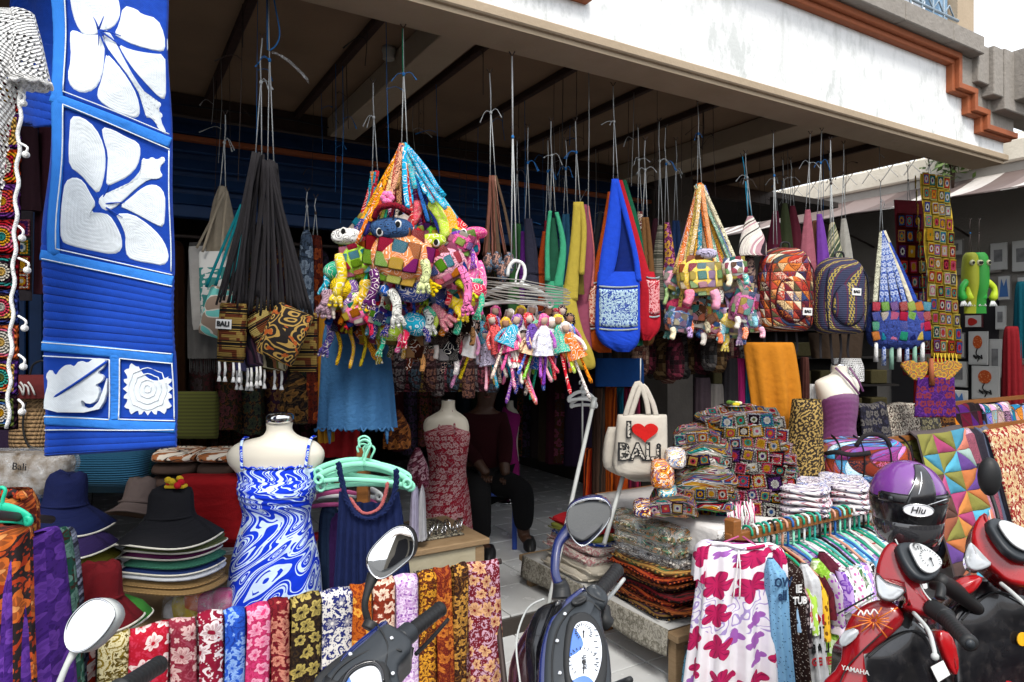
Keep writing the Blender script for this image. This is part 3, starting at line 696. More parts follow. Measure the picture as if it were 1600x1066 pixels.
for s in PET:
 P = [tuple(float(c) for c in p.split(',')) for p in s.split()]; cu_ = sum(p[0] for p in P)/len(P); cv_ = sum(p[1] for p in P)/len(P); l, r = ip(LE, cv_), ip(RE, cv_)
 P = [(cu_+(a-cu_)*1.10, cv_+(b-cv_)*1.09) for a, b in P]
 mb = MB(); padr(mb, rnd(q.poly(P), 1), -.009, .008, 9, .0006)
 for i, p in enumerate(mb.v):     # lay the petal on the wavy quilt
  v_ = q.v-p[2]/q.k; u_ = q.u+p[0]/q.k; l, r = ip(LE, v_), ip(RE, v_); mb.v[i] = (p[0], p[1]+qy((u_-l)/(r-l), v_)+.002, p[2])
 q.part('petal', mb, M_qwhite)
for c0, pts in (((160, 52), ((152, 32), (168, 30), (160, 76), (176, 100), (196, 61), (201, 83))), ((162, 322), ((140, 312), (143, 331), (157, 346), (155, 300), (178, 285), (199, 318), (196, 342)))):
 mb = MB()
 for e in pts: mb.tube(arc([q.p(*c0, -.019), q.p((c0[0]+e[0])/2+2, (c0[1]+e[1])/2, -.024), q.p(*e, -.018)], 6), [.0035, .003, .0026, .002, .0015, .0008], 5, flat=.4, up=(0, 1, 0))
 q.part('dark_stitching', mb, M_qdark)
lf = [(218, 790), (240, 720), (228, 690), (250, 660), (268, 695), (290, 660), (320, 640), (345, 655), (368, 625), (400, 638), (430, 615), (480, 620), (472, 655), (438, 680), (472, 692), (462, 718), (430, 732), (455, 752), (440, 800), (405, 818), (372, 790), (380, 838), (440, 825), (470, 745), (486, 690), (480, 790), (440, 852), (215, 848)]
lf = [(max(79, a/2.805), 340+b/2.805) for a, b in lf]; mb = MB(); mb.prism(rnd(q.poly(lf), 1), -.018, .0); q.part('leaf_applique', mb, M_qwhite)
mb = MB(); mb.tube(arc([q.p(172, 565, -.018), q.p(130, 596, -.022), q.p(80, 628, -.014)], 10), .004, 6, flat=.4, up=(0, 1, 0))
q.part('leaf_vein', mb, M_qdark)
for a, b in ((101, 598), (133, 590), (104, 628), (128, 608), (150, 600)): mb = MB(); mb.pad(blob(q.x(a), q.z(b), .006, .004, 8), -.014, .004); q.part('leaf_spot', mb, M_qdark)
st_ = []
for i in range(72):
 g = 2*pi*i/72; rr_ = (1+.10*cos(g*20)); e = max(abs(cos(g)), abs(sin(g))); st_.append((233.5+34*cos(g)/e**.75*rr_, 607+38*sin(g)/e**.75*rr_))
mb = MB(); mb.prism(q.poly(st_), -.018, .0)
for f_ in (.78, .56, .34, .14): mb.tube([(q.x(233.5+(a-233.5)*f_), -.0185, q.z(607+(b-607)*f_)) for a, b in st_[::3]], .002, 5, closed=True)
q.part('snowflake_applique', mb, M_qwhite)

# folded quilts behind it
q2 = T('folded_quilt', 'blue ribbed quilt folded over the rail behind the big hibiscus quilt', 'quilt', 60, 150, 2.25, rot=-6)
mb = MB()
def q2f(a, b):
 u = 14+a*90; v = -40+b*(232+a*22)+(a*-10); rib = .004*abs(sin((v-a*30)*pi/12)) if v > 140 else .002*sin(v*.1); return (q2.x(u+b*-4+(6 if b < .5 else 0)), .012*sin(a*6)-rib, q2.z(v))
mb.grid(q2f, 16, 120, .2, .6, th=.03); q2.part('quilt_cloth', mb, M_qdark)
mb = MB(); mb.grid(lambda a, b: (q2.x(58+a*14-b*4), -.02, q2.z(-40+b*195)), 2, 40, .03, .5, th=-.004); mb.grid(lambda a, b: (q2.x(20+a*72), -.02+.004*sin(a*7), q2.z(140+b*14+a*30)), 20, 2, .2, .03, th=-.004); q2.part('border_strip', mb, M_qlight)
for P in (((62, 38), (86, 78)), ((86, 40), (60, 92)), ((40, 146), (90, 178)), ((68, 118), (64, 150))):
 mb = MB(); mb.tube([q2.p(*P[0], -.022), q2.p(*P[1], -.022)], .002, 5); q2.part('piping', mb, M_qwhite)
for P in ([(74, 100), (88, 96), (88, 118), (80, 126), (70, 118)], [(76, 130), (88, 132), (89, 160), (82, 158)]):
 mb = MB(); padr(mb, rnd(q2.poly(P)), -.012, .012, 4, .002); q2.part('petal', mb, M_qwhite)

# white crochet top, far left
def lace():
 x, y = uv(); d = mth('SQRT', (fr(x*75)-.5)*(fr(x*75)-.5)+(fr(y*75)-.5)*(fr(y*75)-.5)); big = vor(x, y, 22); return mn(gt(d, .27)+gt(big, .55), 1)
M_lace = mat('white_crochet_lace', (.8, .8, .78), .9, alpha=lace, bump=lambda: sn(uv()[0]*470)*sn(uv()[1]*470), bd=.004)
M_yarn = cloth('white_yarn', (.78, .78, .76), .1, bd=.004)
t = T('lace_garment', 'white openwork crochet top hanging at the far left edge', 'top', 20, 80, 1.7)
mb = MB(); mb.loft(t.rows([(18, -30, 44, .02), (40, -40, 52, .05), (80, -42, 50, .06), (110, -40, 40, .06), (180, -44, 22, .05), (240, -44, 12, .04), (330, -44, 2, .03)], 16), 30, rip=.012, nr=7); t.part('front', mb, M_lace)
mb = MB(); mb.loft(t.rows([(20, 20, 50, .03), (60, 18, 60, .04), (100, 20, 68, .045), (128, 22, 74, .045), (138, 34, 70, .03)], 12), 24, rip=.006, nr=8); t.part('sleeve', mb, M_lace)
mb = MB(); mb.tube([(t.x(48)+.045*cos(g), .04*sin(g), t.z(132)+.004*sin(g*8)) for g in [i*2*pi/30 for i in range(30)]], .005, 6, closed=True); t.part('cuff', mb, M_yarn)
# granny square strip at the far left
GRC = ['c01830', 'e8a81c', '2a9a94', 'e86a90', '5a2a78', '3a6ab0', 'e0502a', '8a1828', '6a7a3a', 'd8d4c8', '301828', 'f0c060']
def granny_fn(seed=0):
 def f():
  x, y, z = obxyz(); r = orand(); a = mx(ab(x), ab(z)); c2 = mth('SQRT', x*x+z*z); pe = mth('ARCTAN2', x, z)
  c = mix(ocol_e(), ramp(fr(r*7.7), GRC), lt(a, .8)); c = mix(c, ramp(fr(r*3.3), GRC[3:]+GRC[:3]), lt(a, .64)); c = mix(c, ramp(fr(r*11.1+.2), ['e8e0d0', 'e8a81c', '38b0a0', 'f0f0e8', 'e04060']), lt(c2+sn(pe*8)*.05, .52)); c = mix(c, ramp(fr(r*17.3), GRC), lt(c2, .26))
  return mix(c, (.01, .01, .01), gt(sn(c2*38), .55)*.45), sn(c2*38)+sn(pe*16)
 return f
def ocol_e(): return E(ocol())
M_granny = mat('granny_square_yarn', granny_fn(), .95, .05, bd=.03)
GM = MB().pad([(-1, -1), (-.5, -1.03), (0, -1), (.5, -1.03), (1, -1), (1.03, -.5), (1, 0), (1.03, .5), (1, 1), (.5, 1.03), (0, 1), (-.5, 1.03), (-1, 1), (-1.03, .5), (-1, 0), (-1.03, -.5)], .1, .35, steps=3).mesh('crochet_square', M_granny)
def square(t, M, sx, sz, col, par=None, sy=.012): return t.inst('crochet_square', GM, M @ Matrix.Diagonal((sx, sy, sz, 1)), col, par)
t = T('crochet_scarf', 'narrow crochet granny square scarf with white yarn edge hanging at the far left edge', 'scarf', 12, 400, 1.7)
for i in range(10):
 v = 150+i*55; c = ['d83018', '6a2a8a', 'e8501c', '7a3a98', 'c02020', '8a1020', '3a4a98', 'e87038', '58308a', '301828'][i]
 square(t, Matrix.Translation(V(t.p(6-i*.6, v, 0))) @ Matrix.Rotation(.03*(i % 3-1), 4, 'Y'), .043, .043, c)
mb = MB(); mb.tube([t.p(36-i*.35+2.5*sin(i*1.1), 120+i*9, -.006) for i in range(62)], .0045, 6); t.part('yarn_edge', mb, M_yarn)
for i, (u, v) in enumerate(((40, 160), (44, 240), (46, 420), (42, 510), (38, 640), (40, 570), (38, 370))):
 mb = MB(); mb.tube(arc([t.p(32, v-16, -.008), t.p(u+3, v-8, -.01), t.p(u, v, -.008)], 7), .003, 5); mb.ball(t.p(u, v+3, -.008), .009, 8); t.part('tassel', mb, M_yarn)
# dark hanging goods between the white scarf and the quilt
t = T('granny_strip', 'small dark crochet strip with four bright squares hanging left of the blue quilt', 'scarf', 38, 400, 2.5)
mb = MB(); mb.loft(t.rows([(330, 24, 52, .01), (470, 26, 50, .01)], 8), 16); t.part('backing', mb, cloth('black_yarn', (.015, .012, .015)))
for i, (v, c) in enumerate(((357, 'c87080'), (387, '38604a'), (414, '9a2a28'), (440, 'c85a20'))): square(t, Matrix.Translation(V(t.p(38, v, -.012))), .029, .031, c)
M_dk = [cloth('dim_cloth_%d' % i, c, .3) for i, c in enumerate([(.03, .01, .015), (.05, .012, .02), (.015, .015, .02), (.02, .01, .03), (.04, .025, .015)])]
for i, (u0, u1, v1, m, lb) in enumerate(((-6, 26, 730, 3, 'dull plum shawl hanging behind the white-edged crochet scarf'), (26, 62, 330, 0, 'short near-black shawl hanging just left of the blue quilt'), (58, 90, 460, 1, 'dark brown cloth hanging beside the blue quilt with a pointed lower corner'))):
 t = T('shawl', lb, 'shawl', (u0+u1)/2, 400, 2.6+i*.06, group='dark shawls at the left wall')
 mb = MB(); mb.loft(t.rows([(200, u0+4, u1-4, .02), (300, u0, u1, .03), (v1, u0-2, u1+2, .03)], 10), 24, rip=.01, nr=7); t.part('cloth', mb, M_dk[m])
# woven bags hanging / standing by the left wall
t = T('cloth_bag', 'dim red cloth bag with white lettering and loop handle, left of the blue quilt', 'bag', 50, 600, 2.55)
mb = MB(); mb.loft(t.rows([(586, -10, 92, .02), (600, -12, 95, .04), (622, -12, 95, .03)], 8), 24, p=.6); t.part('bag_body', mb, cloth('dim_red_cloth', (.10, .015, .015), .3))
mb = MB(); mb.tube(arc([t.p(46, 588, 0), t.p(52, 570, 0), t.p(68, 564, 0), t.p(82, 578, 0)], 14), .004, 6); t.part('handle', mb, M_black)
mb = MB()
for i in range(9): mb.tube(arc([t.p(8+i*6, 596+(i % 2)*4, -.042), t.p(14+i*6, 604, -.043), t.p(12+i*6+(i % 3)*3, 616, -.04)], 5), .004, 5, flat=.3, up=(0, 1, 0))
t.part('lettering', mb, mat('faded_white_print', (.45, .45, .43), .8))
def weave(c1, c2, k=70):
 def f():
  x, y = uv(); s = sn((x+y)*k*3)*sn((x-y)*k*3); return mix(c1, c2, gt(s, 0)*.7), s
 return f
M_weave = mat('woven_reed', weave((.30, .19, .09), (.12, .07, .035)), .8, bd=.006)
t = T('woven_basket', 'tan woven handbag with dark handle standing under the red cloth bag', 'handbag', 50, 660, 2.6)
mb = MB(); mb.loft(t.rows([(622, 28, 82, .035), (640, 24, 84, .045), (685, 20, 86, .05), (698, 21, 86, .045)], 8), 24, p=.6); t.part('basket_body', mb, M_weave)
mb = MB(); mb.tube(arc([t.p(58, 626, -.06), t.p(54, 660, -.062), t.p(60, 690, -.06), t.p(74, 697, -.055), t.p(88, 697, -.05)], 14), .004, 6); t.part('handle', mb, M_black)
t = T('wrapped_bag', 'brown handbag in clear plastic wrap with marker writing at the left shelf', 'bag', 60, 765, 2.45)
mb = MB(); mb.loft(t.rows([(708, -40, 108, .05), (725, -44, 112, .07), (755, -40, 100, .08), (768, -36, 92, .06)], 10), 28, p=.6); t.part('bag_body', mb, cloth('taupe_leather', (.16, .12, .08), .3, rough=.5))
mb = MB(); mb.loft(t.rows([(704, -44, 113, .06), (725, -48, 118, .08), (757, -44, 104, .09), (772, -40, 96, .07)], 10), 28, p=.6, rip=.008, nr=13); t.part('plastic_wrap', mb, M_film)
tx = text_mb('Bali', .036); m_ = Matrix.Translation(V(t.p(60, 722, -.095))) @ Matrix.Rotation(.08, 4, 'Y'); mb = MB(); mb.add([m_ @ V(p) for p in tx.v], tx.f, None, False); t.part('lettering', mb, M_black)
t = T('cushion', 'turquoise ribbed floor cushion behind the navy hat', 'cushion', 165, 765, 2.75)
mb = MB(); mb.loft(t.rows([(700, 104, 232, .05), (712, 100, 236, .10), (745, 100, 236, .11), (765, 106, 230, .06)], 14), 36, p=.55); t.part('cover', mb, mat('turquoise_ribbed_cloth', lambda: (mix((.005, .06, .12), (.0, .10, .13), gt(uv()[0], 1.0)), sn(uv()[1]*700)), .85, bd=.003))
t = T('cushion', 'olive quilted cushion hanging dimly right of the blue quilt', 'cushion', 310, 650, 2.9)
mb = MB(); mb.loft(t.rows([(612, 276, 338, .02), (630, 274, 341, .03), (680, 276, 340, .03), (684, 278, 338, .01)], 14), 30, p=.5); t.part('cover', mb, mat('olive_ribbed_cloth', lambda: ((.075, .085, .008, 1)[:3], sn(uv()[1]*500)) if 0 else mix((.05, .055, .006), (.03, .032, .004), gt(sn(uv()[1]*420), 0)), .9))
M_pilw = mat('white_brown_printed_cloth', lambda: mix(mix((.62, .56, .46), (.30, .10, .03), gt(noi(*uv(), 22, 3), .52)), (.03, .015, .01), lt(ab(fr(noi(*uv(), 13, 1)*6)-.5), .1)), .85)
M_brn = cloth('dark_brown_cloth', (.05, .03, .022), .3)
for i, (u0, u1) in enumerate(((250, 318), (319, 384))):
 for j in range(3):
  t = T('folded_pillow', ['lower', 'middle', 'topmost printed'][j]+(' brown pillow of the left pile' if i == 0 else ' brown pillow of the right pile')+' behind the hats', 'pillow', (u0+u1)/2, 755-j*17, 2.75, group='piled brown pillows behind the hats')
  mb = MB(); vb = 757-j*19; mb.loft(t.rows([(vb-19, u0+4, u1-4, .05), (vb-14, u0, u1, .10), (vb-5, u0, u1, .11), (vb, u0+3, u1-3, .06)], 10), 28, p=.55); t.part('cover', mb, M_pilw if j == 2 else M_brn)
t = T('cushion', 'bright red horizontally ribbed cushion behind the black hat', 'cushion', 330, 850, 2.62)
mb = MB(); mb.loft(t.rows([(742, 284, 386, .03)]+[(745+i*8, 282-(i > 0)*2, 390, .05+.012*(i % 2)) for i in range(13)]+[(852, 286, 386, .03)]), 30, p=.55); t.part('cover', mb, cloth('bright_red_cloth', (.25, .004, .006), .25))
# shelf table under the left goods
t = T('display_table', 'long low cloth-covered display table carrying hats at the left', 'table', 240, 960, 2.5, rot=31)
mb = MB(); mb.box((0, .25, -.02), (1.5, .7, .04), b=.006); t.part('table_top', mb, M_wood)
for s in (-.7, .7):
 for y in (-.05, .55): mb = MB(); mb.box((s, y, -.3), (.05, .05, .52), b=.004); t.part('leg', mb, M_wood)
# ---- hats
M_trim = cloth('pale_hat_piping', (.6, .58, .5), .1)
def hat(u, v, d, w, ch, col, lb, tilt=0, crown=.5, rim=None, name='sun_hat', droop=.25, wob=.04, grp='sun hats stacked at the left', flat=False, rx=0):
 """soft hat; v = brim level, w = brim width px, ch = crown height px"""
 t = T(name, lb, 'hat', u, v, d, rot=tilt, group=grp); r = w*t.k/2; c = ch*t.k; m = cloth('hat_%s' % lb.split()[0]+str(len(MATS)), col, .3, cr=18) if not isinstance(col, bpy.types.Material) else col
 M = Matrix.Rotation(radians(rx), 4, 'X') @ Matrix.Rotation(radians(tilt*.4), 4, 'Y')
 mb = MB(); pr = [(.001, c), (r*crown*.6, c*.99), (r*crown*.9, c*.9), (r*crown, c*.75), (r*crown*1.04, c*.3), (r*crown*1.12, .01), (r*.75, -droop*r*.35), (r, -droop*r*.8), (r*.995, -droop*r*.8-.006), (r*.75, -droop*r*.35-.006), (r*crown*1.08, 0)]
 if flat: pr = [(.001, c), (r*.35, c), (r*.55, c*.7), (r*.8, c*.3), (r, -droop*r*.3), (r*.99, -droop*r*.3-.007), (r*.6, -.004)]
 mb.lathe(pr[::-1], (0, 0, 0), 44, wob=wob, wn=3, m=M, cap=False); ph = R.uniform(0, 6); mb.v = [(x*(1+.05*sin(3*atan2(y, x+1e-6)+z*25+ph))+.05*max(z, 0)*sin(ph), y*(1+.05*sin(2*atan2(y, x+1e-6)+z*18+ph)), z+(.006*sin(5*atan2(y, x+1e-6)+ph)-.012*exp(-((x-r*.12*sin(ph))**2)/(r*r*.02)))*(z > c*.4)) for x, y, z in mb.v] if not flat else mb.v; t.part('hat_body', mb, m)
 z = pr[-4][1] if flat else -droop*r*.8
 if rim:
  mb = MB(); rr_ = r*1.004; P = []
  for i in range(44): g = 2*pi*i/44; P.append(M @ V((rr_*cos(g), rr_*sin(g), (-droop*r*.3-.003 if flat else -droop*r*.8-.003)+wob*rr_*sin(g*3+1))))
  mb.tube(P, .0035, 5, closed=True); t.part('brim_piping', mb, rim)
 if not flat:
  mb = MB(); rr_ = r*crown*1.075; mb.tube([M @ V((rr_*cos(i*.1428*1.0), rr_*sin(i*.1428), c*.12)) for i in range(44)], .005, 5, closed=True, flat=1.6); t.part('hat_band', mb, m)
 return t
def straw(n, c1, c2):
 return mat(n, lambda: (lambda x, y: (mix(c1, c2, gt(sn(y*900)*sn(x*500), .1)*.6), sn(y*1200)))(*uv()), .85, bd=.003)
S_ol = straw('olive_straw', (.16, .19, .06), (.05, .07, .02)); S_nat = straw('natural_straw', (.42, .26, .10), (.22, .12, .04)); S_gr = straw('sea_green_straw', (.05, .24, .15), (.02, .12, .08)); S_pu = straw('magenta_straw', (.20, .02, .13), (.1, .01, .06))
# stack under the black hat (bottom first)
for (v, w, c, rim, lb, h) in ((905, 156, S_nat, None, 'wide natural straw hat brim at the bottom of the right hat stack', 6), (897, 146, S_nat, None, 'natural straw hat second from the bottom of the right stack', 6), (885, 148, cloth('hat_white_navy', (.5, .52, .55)), None, 'white hat with navy edge in the right stack', 8), (878, 146, cloth('hat_navy2', (.01, .025, .10)), M_trim, 'navy blue hat under the green one in the right stack', 8),
  (868, 144, S_gr, None, 'sea green straw hat in the right stack', 8), (856, 140, S_pu, M_trim, 'magenta straw hat in the middle of the right stack', 8), (846, 146, S_ol, M_trim, 'dark olive straw hat in the right stack', 8), (838, 150, S_ol, None, 'olive green straw hat just under the black hat', 10)):
 hat(272+R.uniform(-4, 4), v, 2.42, w, h+10, c, lb, R.uniform(-6, 6), rim=rim, flat=True, droop=.12, wob=.035, rx=-6)
hat(266, 812, 2.38, 152, 52, (.010, .010, .012), 'black bucket hat on top of the right hat stack', 0, .42, M_trim, droop=.42, wob=.05, rx=-4)
hat(214, 792, 2.62, 92, 46, (.08, .06, .055), 'taupe felt hat leaning behind the black hat', 20, .5, None, droop=.3, rx=-18)
hat(100, 795, 2.3, 142, 58, (.004, .008, .05), 'navy blue bucket hat at the upper left', 8, .40, M_trim, droop=.45, wob=.05, rx=-4)
hat(118, 850, 2.25, 118, 22, (.02, .01, .06), 'dark violet hat below the navy one', -6, .5, M_trim, flat=True, droop=.3)
hat(122, 868, 2.28, 118, 16, (.20, .18, .02), 'mustard hat with white edge under the violet one', 4, .5, M_trim, flat=True, droop=.2)
hat(120, 884, 2.3, 120, 14, (.30, .18, .2), 'dusty pink hat under the mustard one', 0, .5, M_trim, flat=True, droop=.2)
hat(165, 958, 2.08, 130, 26, (.03, .16, .02), 'grass green hat under the red bucket hat', -4, .5, M_trim, flat=True, droop=.5)
hat(152, 940, 2.02, 134, 62, (.12, .004, .007), 'dark red bucket hat with white piping at lower left', 4, .46, M_trim, droop=.5, wob=.05, rx=-6)
t = T('hair_clip', 'yellow and red flower ornament on the black hat', 'ornament', 275, 758, 2.36)
for i in range(7): mb = MB(); g = i*.9; mb.ball((cos(g)*.022, -.01+sin(g)*.01, .012+.01*sin(g*2)), (.014, .008, .012), 10); t.part('flower', mb, [cloth('ornament_yellow', (.6, .4, .02)), cloth('ornament_red', (.5, .01, .02))][i % 3 == 0])
mb = MB(); mb.box((0, 0, -.004), (.07, .03, .012), b=.003); t.part('tray', mb, cloth('ornament_yellow', (.6, .4, .02)))
M_bagp = [cloth('bag_yellow', (.55, .42, .02)), cloth('bag_orange', (.6, .12, .01)), cloth('bag_pink', (.55, .05, .2)), cloth('bag_white', (.6, .6, .6))]
t = T('pouch_pile', 'clear-wrapped bright yellow, orange and pink pouches behind the sarongs', 'pouches', 310, 945, 2.5)
for i, (u, v, w, c) in enumerate(((285, 945, 26, 0), (305, 935, 26, 1), (325, 940, 26, 2), (350, 935, 30, 2), (270, 955, 20, 3), (300, 955, 24, 0))):
 mb = MB(); mb.loft(t.rows([(v-14, u-w*.4, u+w*.4, .02), (v-8, u-w*.5, u+w*.5, .035), (v+12, u-w*.5, u+w*.5, .035), (v+18, u-w*.4, u+w*.4, .02)], 8), 20, p=.6); t.part('pouch', mb, M_bagp[c])
mb = MB(); mb.loft(t.rows([(918, 275, 350, .03), (925, 262, 368, .05), (958, 258, 370, .06), (968, 265, 360, .04)], 10), 30, p=.6, rip=.01, nr=11); t.part('plastic_wrap', mb, M_film)
# ================================================================ CENTRE LEFT: sarong rack
SAR = [(150, 200, ('ddd2a4', '5b4a12', '8a7420'), 16, 5, 'cream sarong with olive gold leaves'), (200, 262, ('b5122a', 'f0d8d4', 'c8304a'), 11, 6, 'red sarong with white paisley flowers and dots'), (262, 306, ('8a2438', 'd8b4b0', 'a04858'), 11, 8, 'dusty rose sarong with pale leaf fans'),
  (306, 346, ('8c1030', 'f0e4e4', '8c1030'), 10, 7, 'crimson sarong with big white fern flowers'), (346, 380, ('2458c8', '8fb4ec', '1a3c9c'), 16, 5, 'cornflower blue sarong with pale flowers'), (380, 418, ('d23a72', 'f4aac4', 'b82858'), 14, 6, 'bright pink sarong with light pink flowers'),
  (418, 450, ('7c1622', 'd08a74', '5a0c18'), 15, 5, 'dark red sarong with small salmon flowers'), (450, 497, ('1c120c', 'b8a458', '3a2a14'), 13, 6, 'black brown sarong with pale gold flowers'), (497, 548, ('e4e0d8', '222a6c', '1c2258'), 11, 7, 'white sarong with navy blue rosettes'),
  (548, 580, ('b85a10', 'e8a840', '803008'), 17, 5, 'orange gold sarong with leaf pattern'), (580, 613, ('8a3018', 'ecd0b8', '6c2410'), 12, 6, 'rust brown sarong with cream ferns'), (613, 650, ('c89cd0', 'f0e0f4', '8a58a8'), 26, 4, 'pale lilac sarong with tiny violet leaves'),
  (650, 678, ('4a1c08', 'd89828', '8c4c10'), 22, 5, 'brown sarong with small golden rings'), (678, 704, ('6a1c0c', 'c87428', 'a04c18'), 15, 6, 'reddish brown sarong with large orange blossoms'), (704, 726, ('2c140c', 'c08c3c', '6c4418'), 16, 5, 'dark brown sarong with gold flowers'), (726, 779, ('701420', 'd8a878', 'c8a0b0'), 12, 6, 'maroon sarong with pink blossoms, last on the right,')]
SY = 2.27
def sX(u, y=SY): r = _ray(u, 900); return r.x*y/r.y
rk = Th('sarong_rack', 'low rail rack under the row of batik sarongs', 'rack', (.65, SY+.03, -.12))
mb = MB(); mb.tube([(-.70, 0, .85), (.68, 0, .85)], .012, 8); rk.part('rail', mb, M_iron)
for x in (-.66, .64): mb = MB(); mb.tube([(x, -.2, 0), (x, 0, .85), (x, .2, 0)], .012, 8); rk.part('leg', mb, M_iron)
for i, (u0, u1, (bgc, pc, lc), k, n, lb) in enumerate(SAR):
 x0, x1 = sX(u0)+.002, sX(u1)-.002; wd = x1-x0; top = .757+R.uniform(-.004, .004); L = .80+R.uniform(-.02, .02)
 m = batik('batik_%d' % i, bgc, pc, lc if i not in (3, 8, 11) else pc, k*1.6, n, vk=k*.95, ctr=bgc, second=lc if i % 2 else pc, vw=.11, prob=.62, w=.075)
 t = Th('sarong', lb+' folded over the front rack', 'sarong', (x0, SY, top), 0, 'batik sarongs folded over the front rack')
 ph = R.uniform(0, 6); layers = 3; fold = wd > .07
 def f(a, b, o=0, ph=ph, wd=wd, L=L):
  s = b*(2*L+.06)-L-.03     # along the cloth over the bar
  x = a*wd
  if abs(s) < .03: ang = s/.03*pi/2; y = (.016+o)*sin(-ang)*-1 if 0 else sin(ang)*(.016+o); z = -(.018+o)*(1-cos(ang))+o
  else: y = (1 if s > 0 else -1)*(.018+o+.012*(abs(s)/L)); z = -(abs(s)-.03)-.018
  if s < 0: y += -.009*sin(a*pi)*1.2-.006*sin(abs(s)*9+ph)-.004*sin(a*9+ph+s*3)-.002*sin(a*21+ph+s*7)
  return (x+.005*sin(s*6+ph), y, z-.004*sin(a*5+ph))
 mb = MB(); mb.grid(f, 10, 70, wd, 2*L+.06, th=-.004); t.part('outer_fold', mb, m)
 for q_ in (.006, .011):
  mb = MB(); mb.grid(lambda a, b, q_=q_: V(f(a, b, -q_))+V((.0025, 0, -.002)), 4, 40, wd, 2*L, th=.003); t.part('inner_fold', mb, m)
M_orb = batik('batik_orange_black', (.02, .015, .015), 'd06a28', 'a83818', 12, 5, 7, 'e09858', 'c85020', .12)
def garment(t, rows, m, nm='cloth', n=34, rip=.02, nr=9, p=1, ph=0, cap=False, N=26):
 mb = MB(); mb.loft(t.rows(rows, N), n, p=p, rip=rip, nr=nr, ph=ph, cap=cap); return t.part(nm, mb, m)
# left front rail with hanging batik dresses
t = T('hanging_dress', 'orange and black batik dress on the green hanger at the lower left corner', 'dress', 20, 820, 1.62)
garment(t, [(818, 8, 36, .02), (826, -20, 46, .04), (870, -30, 46, .05), (1000, -36, 48, .06), (1120, -40, 52, .07)], M_orb, rip=.02)
hanger(t, 8, 790, 90, 26, paint('bright_green_plastic', (.02, .5, .3), .35), y=-.01)
t = T('hanging_dress', 'brown and rust dress with ruffled neckline behind the green hanger', 'dress', 25, 790, 1.72)
garment(t, [(765, -10, 48, .03), (790, -20, 56, .05), (830, -24, 56, .05), (1120, -24, 52, .07)], batik('batik_rust', '5c1c0c', 'c07838', 'a85020', 12, 5), rip=.014)
mb = MB(); mb.tube([t.p(2+i*2.6, 772+4*sin(i*1.3)-6*sin(i/20*pi), -.035) for i in range(21)], .008, 6); t.part('ruffle', mb, M_orb)
for (u0, u1, lb, m, dd) in ((44, 70, 'purple patterned dress on the rail at the lower left', batik('batik_purple', '4a2480', '6a3ca0', '38186a', 14, 5), 1.68), (66, 82, 'green and brown dress third on the lower left rail', batik('batik_green_grey', '1c5040', '6a9080', '402818', 14, 5), 1.76), (78, 92, 'grey striped dress behind the green one on the lower left rail', stripes('stripe_grey', ['5a6070', '2a2c38', '8a90a0'], 90, False), 1.84)):
 t = T('hanging_dress', lb, 'dress', (u0+u1)/2, 850, dd); garment(t, [(835, u0+4, u1-4, .03), (850, u0, u1, .09), (1000, u0, u1+6, .12), (1130, u0-2, u1+14, .13)], m, rip=.012)
mb = MB(); mb.tube([aY(-200, 790, 1.3), at(80, 812, 1.9)], .011, 8); o = struct('tmp', mb, M_iron); del o['kind']; o.name = 'clothes_rail'; props(o, 'thin dark rail carrying the dresses at the lower left', 'rail')
# red/white cloth at the bottom behind the scooter mirror
t = T('folded_cloth', 'orange red cloth with white flowers low at the left beside the sarongs', 'cloth', 120, 1040, 2.0)
garment(t, [(1025, 84, 152, .04), (1035, 80, 156, .08), (1120, 78, 158, .10)], batik('batik_redwhite', 'a02008', 'e8d8d0', 'b83010', 11, 5, 6), rip=.006)
for j in range(6):
 t = T('folded_shirt', 'grey white folded shirt, %s from the top of the pile left of the red hat' % ['one', 'two', 'three', 'four', 'five', 'six'][j], 'shirt', 110, 960, 2.2, group='narrow pile of folded shirts at lower left'); t.k *= 1
 vb = 905+j*19; mb = MB(); mb.loft(t.rows([(vb, 76, 104, .05), (vb+5, 72, 110, .10), (vb+14, 72, 112, .10), (vb+18, 76, 106, .05)], 8), 24, p=.6, rip=.003); t.part('shirt', mb, cloth('shirt_grey%d' % (j % 3), [(.3, .32, .36), (.10, .11, .14), (.42, .42, .46)][j % 3]))
# ================================================================ mannequin with blue dress
M_ivory = mat('ivory_mannequin_shell', (.68, .64, .54), .35, .4)
M_bdress = swirl('blue_swirl_print', '0a34c8', 'c8dcf4', 11, 2.1, .38, 'c8dcf4', .6)
t = T('mannequin', 'white headless mannequin torso with chrome neck cap, in the blue dress', 'mannequin', 430, 700, 2.6, rot=6)
mb = MB(); mb.loft(t.rows([(659, 416, 457, .045), (672, 417, 456, .045), (682, 408, 466, .055), (688, 384, 484, .062), (695, 368, 496, .072), (708, 358, 505, .08), (722, 360, 503, .08), (732, 368, 497, .08), (742, 376, 492, .088), (760, 378, 490, .11), (800, 386, 478, .085), (830, 378, 484, .10), (880, 366, 494, .115), (930, 364, 496, .11)], 44), 40, p=.92); t.part('torso', mb, M_ivory)
mb = MB(); mb.lathe([(.052, -.012), (.052, .012), (.045, .022), (.02, .028), (.001, .029)], t.p(437, 655), 32); t.part('neck_cap', mb, M_chrome)
mb = MB(); mb.tube([t.p(430, 930), t.p(430, 1100)], .02, 10); mb.lathe([(.16, 0), (.16, .015), (.03, .03)], (0, 0, -1.02), 24); t.part('stand', mb, M_chrome)
mann = t
t = T('sundress', 'blue and white swirl print sundress with thin straps on the white mannequin', 'dress', 430, 700, 2.6, rot=6)
